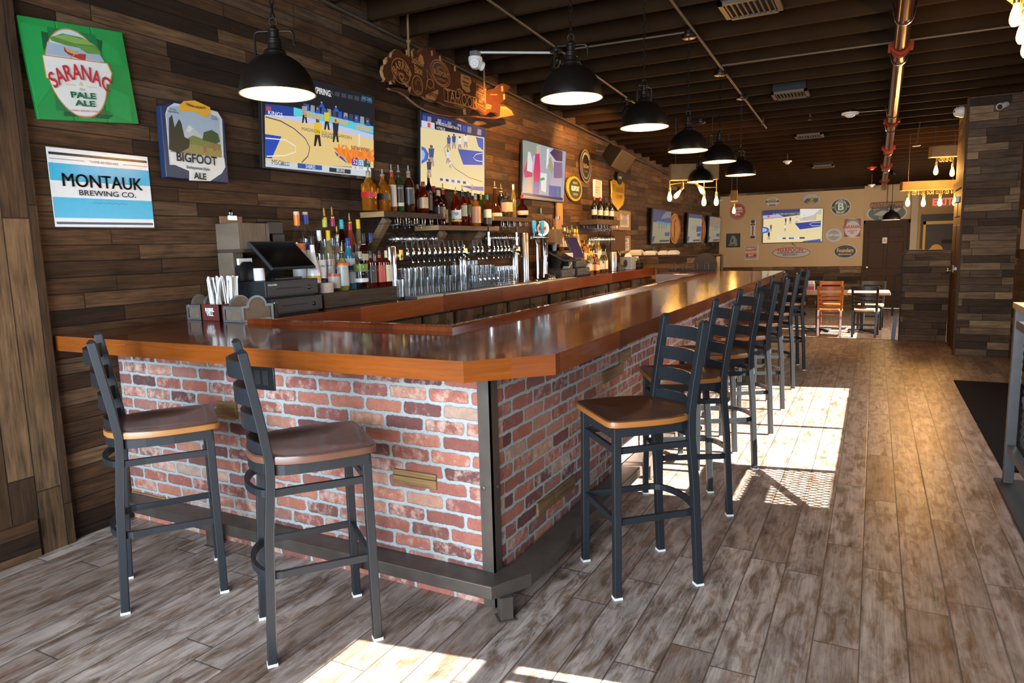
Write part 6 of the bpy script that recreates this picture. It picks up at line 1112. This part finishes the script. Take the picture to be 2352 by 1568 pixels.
WN = lathe_mesh('wine_glass', [(0, 0), (.032, -.001), (.032, -.004), (.005, -.008), (.0035, -.02), (.0035, -.09), (.018, -.10), (.033, -.125), (.035, -.15), (.031, -.185), (.029, -.205), (.028, -.205), (.030, -.185), (.034, -.15), (.032, -.126), (.016, -.102), (0, -.097)], M['glass'])
def hang(mesh, name, x, y, z, label, group):
    o = bpy.data.objects.new(name, mesh); COL.objects.link(o); o.location = (x, y, z); tag(o, label, 'glass', group)
rack('chrome wire glass rack under the left bottle shelf', 4.58, 5.16, -3.62, -3.42, S1 - .046, 6); rack('chrome wire glass rack under the right bottle shelf', 6.34, 6.90, -3.62, -3.42, S3 - .046, 5)
for i in range(7): hang(SN, 'stem_glass', -3.47 - .11 * (i % 2), 4.62 + .085 * i, S1 - .096, 'clear stem glass hanging upside down under the left bottle shelf', 'stem glasses under the left shelf')
for i in range(7): hang(SN, 'stem_glass', -3.46 - .12 * (i % 2), 6.27 + .075 * i, S3 - .096, 'clear stem glass hanging upside down under the right bottle shelf', 'stem glasses under the right shelf')
# --- beer taps: steel columns, cross pipe and handles
tw = thing('beer_tap_tower', 'long steel beer tap tower on three columns in front of the bottle shelves', 'beer taps'); TX = -3.36
for y in (4.37, 5.41, 6.46): G().lathe([(.058, 0), (.058, .008), (.043, .012), (.043, .40), (.040, .412), (0, .414)], 24, c=(TX, y, CZ)).build('column', M['chrome'], tw)
G().tube([(TX, 4.37, 1.405), (TX, 6.46, 1.405)], .036, 18).build('cross_pipe', M['brushed'], tw)
for y in (4.45, 5.43, 6.50): G().box((TX + .03, y - .02, 1.37), (TX + .046, y + .025, 1.455)).build('brass_plate', M['brass'], tw, smooth=False, bevel=.004)
def tapg():
    g = G(); g.tube([(.0, 0, 1.405), (.055, 0, 1.41)], .011, 8); g.lathe([(0, -.016), (.013, -.012), (.016, .0), (.013, .03), (.009, .04), (.009, .05), (0, .05)], 10, c=(.06, 0, 1.412)); g.sweep([(.055, 0, 1.41), (.085, 0, 1.398), (.103, 0, 1.378), (.113, 0, 1.348)], [(.012 * math.cos(a), .012 * math.sin(a)) for a in [i * math.pi / 4 for i in range(8)]]); return g
TM = tapg().mesh('faucet', M['chrome']); HM = G().lathe([(.006, 0), (.008, .01), (.010, .03), (.0125, .05), (.0105, .10), (.0095, .122), (0, .125)], 10).mesh('tap_handle', M['black'])
taps = [935, 948, 961, 973, 985, 998, 1009, 1021, 1032, 1043, 1053, 1064, 1088, 1097, 1107, 1134, 1143, 1151, 1160, 1168]
for px_ in taps:
    y = at(px_, 560, x=-3.30)[1]; f = bpy.data.objects.new('faucet', TM); COL.objects.link(f); f.parent = tw; f.location = (TX, y, 0)
    hdl = bpy.data.objects.new('tap_handle', HM); COL.objects.link(hdl); hdl.parent = f; hdl.location = (.06, 0, 1.43); hdl.scale = (.85, .85, .74); hdl.rotation_euler = (0, -.12, 0)
for px_ in (1123, 1187):
    y = at(px_, 560, x=-3.30)[1]; f = bpy.data.objects.new('faucet', TM); COL.objects.link(f); f.parent = tw; f.location = (TX, y, 0); hh = G().lathe([(.006, 0), (.010, .01), (.016, .05), (.012, .08), (.016, .10), (.012, .13), (.011, .17), (0, .172)], 10).build('tall_tap_handle', M['chrome'], f); hh.location = (.06, 0, 1.43); G().lathe([(.009, .17), (.011, .18), (.009, .23), (0, .232)], 8).build('handle_grip', M['black'], f, loc=(.06, 0, 1.43))
# drip tray set in the counter edge
dt = thing('drip_tray', 'long stainless drip tray along the edge of the back counter', 'tray'); G().box((-3.24, 4.75, CZ), (-3.115, 7.6, CZ + .010)).build('tray', M['brushed'], dt, smooth=False, bevel=.003); G().box((-3.22, 4.78, CZ + .010), (-3.13, 7.57, CZ + .013)).build('grid', M['tin'], dt, smooth=False)
G().tube([(-3.15, 6.05, CZ + .01), (-3.15, 6.05, CZ + .05)], .006, 8).build('drain_post', M['brass'], dt)
tag(G().box((-3.22, 4.34, CZ), (-3.10, 4.70, CZ + .02)).box((-3.215, 4.345, CZ + .02), (-3.105, 4.695, CZ + .021)).build('bar_tray', M['brushed'], smooth=False, bevel=.003), 'small stainless tray at the counter edge in front of the pint glasses', 'tray')
# --- pint glass stacks and mugs behind the drip tray
PG = lathe_mesh('pint_glass', [(.028, 0), (.0295, .002), (.042, .148), (.0405, .148), (.0285, .012), (0, .010)], M['glass'], 18)
k = 0
for row, xx in enumerate((-3.268, -3.452)):
    for i in range(12 if row == 0 else 11):
        y = 4.375 + .0865 * i + .03 * row
        if min(abs(y - 4.37), abs(y - 5.41)) < .05 and row == 1: continue
        for lv in range(2 if (i + row) % 4 else 1 + (row == 1)):
            hang(PG, 'pint_glass', xx + R.uniform(-.004, .004), y, CZ + .001 + lv * .082, 'clear stacked pint glass on the back counter below the left taps', 'pint glasses below the left taps')
RK = lathe_mesh('rocks_glass', [(.036, 0), (.040, .002), (.044, .088), (.0425, .088), (.0375, .012), (0, .010)], M['glass'], 16); PL = lathe_mesh('pilsner_glass', [(.030, 0), (.031, .004), (.024, .02), (.026, .05), (.036, .12), (.037, .16), (.035, .19), (.0335, .19), (.0355, .16), (.0345, .12), (.024, .05), (0, .03)], M['glass'], 16)
MG_ = G().lathe([(.036, 0), (.038, .002), (.040, .125), (.0375, .125), (.0355, .015), (0, .012)], 16).tube([(.040, 0, .10), (.062, 0, .105), (.070, 0, .065), (.060, 0, .03), (.039, 0, .03)], .006, 6).mesh('beer_mug', M['glass'])
for i in range(10): hang(RK if i % 2 else MG_, 'rocks_glass' if i % 2 else 'beer_mug', -3.30 - .10 * (i % 2), 5.54 + .042 * i, CZ + .014 - .013 + .0, 'clear rocks glass on the back counter right of the middle tap column' if i % 2 else 'clear handled beer mug on the back counter right of the middle tap column', 'rocks glasses right of the middle column' if i % 2 else 'beer mugs right of the middle column')
for i in range(4): hang(RK, 'rocks_glass', -3.30, 5.56 + .095 * i, CZ + .128, 'clear rocks glass standing on a beer mug right of the middle tap column', 'rocks glasses on the mugs')
for i in range(12): hang(PL, 'pilsner_glass', -3.28 - .055 * (i % 3), 5.98 + .034 * i, CZ + .001, 'curved pilsner glass on the back counter left of the third tap column', 'pilsner glasses left of the third column')
for i in range(6): hang(PL, 'pilsner_glass', -3.48 - .08 * (i % 2), 5.56 + .07 * i, CZ + .07, 'curved pilsner glass on the rear ledge behind the beer mugs', 'pilsner glasses on the rear ledge')
tag(G().box((-3.62, 5.5, CZ), (-3.435, 6.40, CZ + .068)).build('glass_ledge', M['matte'], smooth=False), 'low black ledge behind the beer mugs on the back counter', 'ledge')
# --- second tap column with blue handles
bt = thing('blue_tap_tower', 'steel tap column with two blue handles and a round badge', 'beer taps', (-3.42, 6.83, CZ)); BLH = plain('blue_tap_handle_paint', (.05, .35, .62), .35)
G().lathe([(.06, 0), (.06, .01), (.046, .014), (.046, .52), (.04, .53), (0, .53)], 22).build('column', M['brushed'], bt); G().lathe([(.055, 0), (.055, .008), (.02, .02), (.016, .05), (.016, .44), (.02, .47), (0, .475)], 16, c=(.06, .20, 0)).build('slim_post', M['chrome'], bt)
G().tube([(.11, -.03, .475), (.10, .40, .475)], .018, 12).build('cross_arm', M['chrome'], bt); G().sweep([(.03, .44, .02), (.03, .46, .25), (.03, .45, .50), (.05, .38, .58), (.08, .36, .5)], [(.042 * math.cos(a), .042 * math.sin(a)) for a in [i * math.pi / 6 for i in range(12)]]).build('curved_arm', M['chrome'], bt)
for yy in (.02, .235): G().lathe([(.008, .48), (.008, .52), (.016, .53), (.024, .60), (.027, .64), (.022, .66), (0, .665)], 14, c=(.115, yy, 0)).build('blue_handle', BLH, bt); G().tube([(.115, yy, .47), (.14, yy, .46), (.15, yy, .40)], .010, 8).build('spout', M['chrome'], bt)
Mx = Matrix.Translation((.08, .30, .58)) @ Vector((1, -.8, 0)).to_track_quat('Z', 'Y').to_matrix().to_4x4(); bd = G().lathe([(0, -.01), (.085, -.01), (.09, 0), (.085, .008), (0, .008)], 26, M=Mx).build('badge', M['chrome'], bt); G().lathe([(.066, .008), (.066, .010), (0, .010)], 24, M=Mx).build('badge_face', cmat((.62, .60, .56)), bd); G().prism(rect(-.045, -.018, .045, .018), .010, .012, M=Mx).build('badge_band', M['red'], bd, smooth=False)
yb = onrow(1237, -3.3); tag(G().lathe([(.05, 0), (.06, .01), (.06, .02), (.055, .03), (.062, .04), (.055, .05), (.062, .06), (.05, .07), (0, .07)], 18, c=(-3.26, 7.16, CZ)).build('shot_tray_stack', M['chrome']), 'stack of shiny metal cups beside the slim tap post', 'cups')
# --- registers, screens, menu boxes, paper rolls
def drawer(label, x0, x1, y0, y1, z, h, group, text_=None, dy=0):
    t = thing('cash_drawer', label, 'cash drawer', (x1, (y0 + y1) / 2, z), group=group); w = y1 - y0; d = x1 - x0; BKD = plain('cash_drawer_black', (.016, .019, .024), .45) if 'cash_drawer_black' not in bpy.data.materials else bpy.data.materials['cash_drawer_black']
    G().box((-d, -w / 2, .008), (0, w / 2, h)).build('case', BKD, t, smooth=False, bevel=.004); f = G().box((0, -w / 2 + .012, .018), (.006, w / 2 - .012, h - .010)).build('drawer_front', BKD, t, smooth=False, bevel=.002)
    G().box((.004, -w * .32, h * .52), (.0072, w * .18, h * .58)).build('slot', M['matte'], f, smooth=False); Mx = Matrix.Translation((.006, w * .30, h * .5)) @ Matrix.Rotation(math.pi / 2, 4, 'Y'); G().lathe([(.013, 0), (.013, .006), (.008, .010), (0, .010)], 14, M=Mx).build('lock', M['chrome'], f)
    G().box((-d + .02, -w / 2 + .02, 0), (-d + .05, w / 2 - .02, .009)).box((-.05, -w / 2 + .02, 0), (-.02, w / 2 - .02, .009)).build('feet', M['matte'], t, smooth=False)
    if text_: text(text_, .011, M['inkw'], (Vector((0, -w / 2 + .05, h * .78)), Vector((0, 1, 0)), Vector((0, 0, 1)), Vector((1, 0, 0))), 0, 0, .008, t, bold=.03)
    return t
drawer('lower black cash drawer with silver lock on the left end of the back counter', -3.50, -3.225, 3.01, 3.44, CZ, .103, 'stacked cash drawers on the left'); drawer('upper black cash drawer stacked under the dark touch screen', -3.50, -3.245, 2.985, 3.43, CZ + .104, .108, 'stacked cash drawers on the left', 'VOLCORA')
def touch(label, x, y, z, w, h, tilt, rz=0.0, on=None):
    t = thing('touch_screen', label, 'touch screen', (x, y, z), rz); Mx = Matrix.Translation((.06, 0, .16)) @ Matrix.Rotation(math.radians(tilt), 4, 'Y')
    G().box((-.018, -w / 2, -h / 2), (.0, w / 2, h / 2), M=Mx).build('housing', plain('screen_housing', (.03, .035, .045), .35), t, smooth=False, bevel=.005); G().box((.0, -w / 2 + .012, -h / 2 + .012), (.0015, w / 2 - .012, h / 2 - .012), M=Mx).build('screen', on or plain('dark_screen', (.003, .003, .004), .12), t, smooth=False)
    G().bar([(-.03, 0, .01), (.0, 0, .08), (.045, 0, .15)], .03, .10, up=(0, 1, 0)).build('stand', M['black'], t, smooth=False); G().box((-.10, -.11, 0), (.10, .11, .014)).build('base', M['black'], t, smooth=False, bevel=.004); return t
touch('dark tilted touch screen on the stacked cash drawers', -3.395, 3.235, CZ + .2125, .375, .255, -48)
def menu_box(label, x1, y0, y1, z0, zs):
    t = thing('menu_box', label, 'box', (WX + .001, y0, z0)); d = x1 - WX; w = y1 - y0; BW = planks('menu_box_wood', 2, 1, .3, 2, [(0, (.13, .095, .065)), (1, (.17, .13, .095))], grain=.7) if 'menu_box_wood' not in bpy.data.materials else bpy.data.materials['menu_box_wood']
    G().box((0, 0, zs), (d, w, zs + .16)).build('upper_box', BW, t, smooth=False, bevel=.003); G().box((.0, .005, zs - .02), (d + .002, w + .002, zs)).build('band', M['steel'], t, smooth=False); G().box((0, 0, 0), (d - .065 if d < .22 else d - .12, w * .32, zs - .02)).build('lower_post', BW, t, smooth=False, bevel=.003); return t
menu_box('grey wooden menu box with metal corners beside the dark touch screen', -3.44, 2.985, 3.23, CZ, .41)
cb = thing('clipboard', 'brown clipboard with silver clip on top of the left menu box', 'clipboard', (-3.60, 3.06, CZ + .572)); G().box((-.004, -.07, 0), (.004, .10, .045)).build('board', plain('hardboard_brown', (.24, .13, .06), .6), cb, smooth=False, bevel=.002); G().box((-.01, -.02, .02), (.016, .05, .05)).lathe([(.012, 0), (.016, .02), (.012, .035), (0, .035)], 12, c=(.0, .015, .05)).build('clip', M['chrome'], cb, smooth=False, bevel=.002)
tag(G().box((WX + .002, 3.30, 1.50), (-3.52, 3.43, 1.66)).box((-3.53, 3.31, 1.51), (-3.50, 3.42, 1.58)).build('receipt_printer', M['black'], smooth=False, bevel=.006), 'black receipt printer on the wall right of the left menu box', 'printer')
tag(G().lathe([(.026, 0), (.033, .002), (.033, .076), (.031, .078), (.008, .078), (.008, .07), (0, .07)], 20, c=(-3.36, 3.05, CZ + .2135)).build('paper_roll', M['paper']), 'white receipt paper roll on the upper cash drawer under the touch screen', 'paper roll')
t = thing('menu_holder', 'small black holder of cards behind the white paper roll', 'holder', (-3.455, 3.03, CZ + .2135)); G().prism([(-.06, 0), (.06, 0), (.06, .09), (.03, .12), (-.03, .12), (-.06, .09)], -.02, .02, M=Matrix.Rotation(math.pi / 2, 4, 'Z') @ Matrix.Rotation(math.pi / 2, 4, 'X')).build('holder', M['black'], t, smooth=False); G().box((-.012, -.05, .10), (.008, .05, .14)).build('cards', M['paper'], t, smooth=False)
# --- wooden napkin caddies and wrapped straws on the short arm
def caddy(label, x0, x1, y0, y1, h, arch, mat, edge):
    t = thing('bar_caddy', label, 'caddy', (x0, y0, CZ)); w, d = x1 - x0, y1 - y0
    G().box((.006, .006, .004), (w - .006, d - .006, .012)).build('base', mat, t, smooth=False)
    for nm, a, b in (('side_panel', (0, .0, 0), (w, .010, h)), ('side_panel', (0, d - .010, 0), (w, d, h))): G().box(a, b).build(nm, mat, t, smooth=False)
    for x_ in (0, w - .010):
        pts = [(0, 0), (d, 0), (d, h)] + [(d / 2 + d * .30 * math.cos(a), h + arch * math.sin(a)) for a in [math.pi * i / 10 for i in range(11)]] + [(0, h)]
        G().prism(pts, 0, .010, M=Matrix(((0, 0, 1, x_), (1, 0, 0, 0), (0, 1, 0, 0), (0, 0, 0, 1)))).build('end_panel', mat, t, smooth=False)
    if edge:
        g = G(); e = .010
        for xx, yy in ((0, 0), (w, 0), (0, d), (w, d)): g.box((xx - .007, yy - .007, 0), (xx + .007, yy + .007, h + .002))
        for yy in (-.003, d - .006): g.box((0, yy, h - .012), (w, yy + .009, h + .003)).box((0, yy, 0), (w, yy + .009, .012))
        for xx in (-.003, w - .006): 
            g.box((xx, 0, 0), (xx + .009, d, .012)); g.bar([(xx + .0045, 0, h)] + [(xx + .0045, d / 2 - d * .30 * math.cos(a), h + arch * math.sin(a)) for a in [math.pi * i / 10 for i in range(11)]] + [(xx + .0045, d, h)], .012, .012, up=(1, 0, 0))
        g.build('metal_edging', M['tin'], t, smooth=False)
    return t
caddy('wooden bar caddy with metal edging and arched ends, front of the black register', -3.255, -3.115, 2.685, 2.90, .085, .055, M['caddywood'], True); caddy('dark wooden bar caddy against the wall behind the red straw box', -3.63, -3.52, 2.735, 2.90, .085, .055, M['caddywood'], True)
rc = caddy('dark red wooden straw box with white lettering on the short arm', -3.50, -3.335, 2.72, 2.92, .095, .0, M['caddyred'], False); text('REBEL\nYELL', .020, M['inkw'], (Vector((.0, -.001, .05)), Vector((1, 0, 0)), Vector((0, 0, 1)), Vector((0, -1, 0))), .08, 0, .002, rc, bold=.05)
SWM = G().bar([(0, 0, 0), (0, 0, .215)], .0075, .004, up=(0, 1, 0)).bar([(0, 0, .215), (.001, .003, .232)], .011, .002, up=(0, 1, 0)).mesh('wrapped_straw', M['paper'], smooth=False)
for (cx, cy, n_, sp_, lab, grp) in ((-3.455, 2.80, 22, .034, 'white paper wrapped straw leaning in the left bunch of the red straw box', 'left bunch of wrapped straws'), (-3.365, 2.835, 24, .026, 'white paper wrapped straw upright in the right bunch of the red straw box', 'right bunch of wrapped straws')):
    for i in range(n_):
        o = bpy.data.objects.new('wrapped_straw', SWM); COL.objects.link(o); o.location = (cx + R.uniform(-sp_, sp_) * .8, cy + R.uniform(-sp_, sp_), CZ + .013 + R.uniform(0, .012)); o.rotation_euler = (R.uniform(-.10, .10), R.uniform(-.14, .22) if sp_ > .03 else R.uniform(-.05, .10), R.uniform(0, 3)); tag(o, lab, 'straw', grp)
tag(G().lathe([(.026, 0), (.028, .002), (.034, .085), (.0325, .085), (.0265, .01), (0, .008)], 16, c=(-3.17, 2.96, CZ)).build('pick_glass', M['glass']), 'small clear glass of picks behind the arched caddy', 'glass')
# ---------------------------------------------------------------- far half of the back counter
menu_box('dark menu box with menus and clipboard beside the second register', -3.40, 7.60, 7.84, CZ, .42); t = thing('menu_bundle', 'bundle of brown menus standing in the second menu box', 'menus', (-3.55, 7.66, CZ + .612))
for i in range(6): G().box((-.003, -.09, 0), (.003, .06, .10), M=Matrix.Translation((.0 + .022 * i, .03 * i - .04, 0)) @ Matrix.Rotation(-.35 + .10 * i, 4, 'X')).build('menu', plain('menu_brown', (.16, .10, .055), .7) if i == 0 else bpy.data.materials['menu_brown'], t, smooth=False)
cb = thing('clipboard', 'tan clipboard with chrome clip on top of the second menu box', 'clipboard', (-3.43, 7.80, CZ + .582)); G().box((-.004, -.08, 0), (.004, .06, .15)).build('board', plain('hardboard_tan', (.42, .22, .11), .6), cb, smooth=False); G().box((-.006, -.04, .12), (.016, .02, .155)).build('clip', M['chrome'], cb, smooth=False, bevel=.003)
drawer('black cash drawer of the second register, nearer the taps', -3.515, -3.25, 7.44, 7.87, CZ, .10, 'cash drawers of the second register'); drawer('black cash drawer of the second register, farther from the taps', -3.515, -3.25, 7.93, 8.36, CZ, .10, 'cash drawers of the second register'); drawer('small black cash drawer under the blue touch screen', -3.515, -3.27, 7.93, 8.30, CZ + .101, .09, 'cash drawers of the second register')
touch('touch screen with dark blue glow on the second register', -3.40, 8.10, CZ + .192, .36, .30, -22, 0, emit('screen_blue_glow', (.006, .006, .06), 1.0, .06)); touch('flat dark touch screen folded back left of the blue screen', -3.33, 7.56, CZ + .101, .36, .24, -64)
t = thing('card_printer', 'white receipt printer with paper between the two far screens', 'printer', (-3.34, 7.82, CZ + .102)); G().box((-.06, -.05, .10), (.06, .07, .19)).build('housing', M['white'], t, smooth=False, bevel=.008); G().box((-.02, -.08, .04), (.06, .06, .05), M=Matrix.Rotation(.5, 4, 'X')).build('paper', M['paper'], t, smooth=False); G().box((-.055, -.05, .0), (.05, .07, .10)).build('base', M['black'], t, smooth=False)
# bottles between the second register and the wine glasses
t = thing('bottle_riser', 'dark stepped riser at the wall behind the second register', 'riser', (WX + .001, 7.92, CZ)); G().box((0, 0, 0), (.12, 1.55, .32)).box((.12, .50, 0), (.20, 1.55, .14)).build('steps', CW, t, smooth=False)
FG = 'bottles around the second register'; cols = [('pale', YEL2, (.62, .55, .12)), ('amber', BLKc, CRMc), ('clear', WHTc, (.55, .55, .5)), ('brown', (.3, .2, .08), (.5, .42, .25)), ('yellow', YEL2, WHTc), ('dark', REDc, (.5, .1, .06)), ('amber', (.4, .25, .08), (.65, .6, .5)), ('green', SILc, CRMc), ('clear', (.05, .2, .25), (.7, .68, .62))]
names = ['first', 'second', 'third', 'fourth', 'fifth', 'sixth', 'seventh', 'eighth', 'ninth', 'tenth']
cn = {'pale': 'pale', 'amber': 'amber', 'clear': 'clear', 'brown': 'brown', 'yellow': 'yellow', 'dark': 'dark red', 'green': 'green'}
for row, (xx, zz, y0, dy, n_, desc) in enumerate(((-3.58, CZ + .321, 7.98, .085, 10, 'top step behind the second register'), (-3.468, CZ + .141, 8.50, .085, 10, 'middle step left of the wine glasses'), (-3.33, CZ + .001, 8.50, .075, 10, 'counter edge right of the second register'))):
    for i in range(n_):
        l, c, lb_ = cols[(i * 5 + row * 4) % 9]; bottle('%s bottle, %s on the %s' % (cn[l], names[i], desc), xx + R.uniform(-.008, .008), y0 + dy * i, zz, R.uniform(.25, .31), R.uniform(.030, .036), R.choice(['round', 'sloped', 'squat']), l, c, lab=(lb_, .15, R.uniform(.4, .55)), pour=True if i % 2 else False, group=FG, detail=False)
# wine shelf with red wines and hanging wine glasses
S4Z = 1.805; shelf('dark wine shelf with red wine bottles at the far end of the counter', 9.0, 9.95, -3.38, S4Z, .075, SD, (), end=SD); 
for i, px_ in enumerate((1353, 1361, 1367, 1374, 1380, 1388, 1393)):
    y = 9.06 + .115 * i; bottle('red wine bottle on the wine shelf, %s from the left' % names[i], -3.44 - .05 * (i % 2), y, S4Z + .001, .305, .037, 'wine', 'black', (.30, .02, .03) if i < 4 else (.04, .03, .03), lab=((.50, .48, .44), .18, .42), group='wine bottles on the wine shelf')
hang(lathe_mesh('glass_jar', [(.03, 0), (.032, .01), (.034, .07), (.025, .085), (.028, .11), (0, .11)], M['glass'], 12), 'glass_jar', -3.50, 9.04 - .0, S4Z + .001, 'small clear glass jar left of the red wine bottles', None) if False else None
rack('dark wire glass rack under the wine shelf', 9.10, 9.86, -3.61, -3.40, S4Z - .075, 7)
for i in range(14): hang(WN, 'wine_glass', -3.44 - .10 * (i % 2), 9.08 + .060 * i, S4Z - .126, 'clear wine glass hanging upside down under the wine shelf', 'wine glasses under the wine shelf')
# shaker, black caddies, toaster-like box at the counter's far end
tag(G().lathe([(.045, 0), (.05, .004), (.058, .27), (.055, .275), (.05, .27), (.044, .012), (0, .01)], 22, c=(-3.30, 9.40, CZ)).build('steel_pitcher', M['brushed']), 'tall brushed steel cylinder near the far end of the back counter', 'pitcher')
tag(G().box((-3.36, 9.30, CZ), (-3.14, 9.66, CZ + .02)).build('steel_tray', M['brushed'], smooth=False, bevel=.004), 'flat steel tray in front of the tall steel cylinder', 'tray') if False else None
t = thing('napkin_dispenser', 'grey metal napkin dispenser on the far end of the back counter', 'napkin dispenser', (-3.28, 10.02, CZ)); G().box((-.09, -.11, 0), (.09, .11, .19)).build('case', M['tin'], t, smooth=False, bevel=.005); G().prism(ell(0, .095, .03, .055, 16), -.002, .004, M=Matrix.Translation((0, -.112, 0)) @ Matrix.Rotation(math.pi / 2, 4, 'X')).build('opening', M['matte'], t, smooth=False); G().prism([(-.05, 0), (.06, 0), (.02, .06), (-.03, .045)], -.02, .02, M=Matrix.Translation((0, 0, .19)) @ Matrix.Rotation(math.pi / 2, 4, 'X')).build('napkin', M['paper'], t, smooth=False)
t = thing('cup_organizer', 'black wire cup organizer with white napkins at the far counter end', 'organizer', (-3.27, 10.45, CZ))
for dy in (-.09, .09): G().lathe([(.06, 0), (.065, .01), (.065, .15), (.055, .15), (.055, .02), (0, .02)], 16, c=(0, dy, 0)).build('black_cup', M['black'], t)
for zz in (.05, .10, .16): G().bar([(-.09, -.17, zz), (.09, -.17, zz), (.09, .17, zz), (-.09, .17, zz)], .006, .008, closed=True, up=(0, 0, 1)).build('wire_band', M['steel'], t, smooth=False)
G().box((-.04, -.12, .15), (.04, -.02, .20), M=Matrix.Rotation(.2, 4, 'X')).build('napkins', M['paper'], t, smooth=False)
t = thing('wall_tablet', 'brown edged tablet on a bracket under the wine shelf', 'tablet', (-3.45, 10.05, 1.50)); G().box((-.015, -.17, -.15), (.015, .17, .15), M=Matrix.Rotation(-.35, 4, 'Z')).build('tablet', plain('tablet_back', (.06, .032, .012), .6, spec=.15), t, smooth=False, bevel=.008); G().tube([(-.19, .0, .0), (-.08, 0, -.02), (0, 0, 0)], .012, 8).build('arm', M['steel'], t); G().tube([(0, .02, -.15), (.02, .06, -.22), (.01, .12, -.18), (0, .16, -.13)], .004, 6).build('cable', M['white'], t)
tag(G().prism([(0, 0), (.14, 0), (.14, .05), (.03, .11), (0, .11)], -.16, .16, M=Matrix.Translation((-3.42, 9.74, CZ)) @ Matrix.Rotation(math.pi / 2, 4, 'X')).build('phone_dock', M['black'], smooth=False, bevel=.004), 'black sloped dock behind the tall steel cylinder', 'dock')
t = thing('white_cup', 'white paper cup on the top step behind the second register', 'cup', (-3.555, 7.945, CZ + .321)) ; G().lathe([(.024, 0), (.033, .085), (.034, .09), (.031, .088), (.022, .006), (0, .006)], 14).build('cup', M['paper'], t)
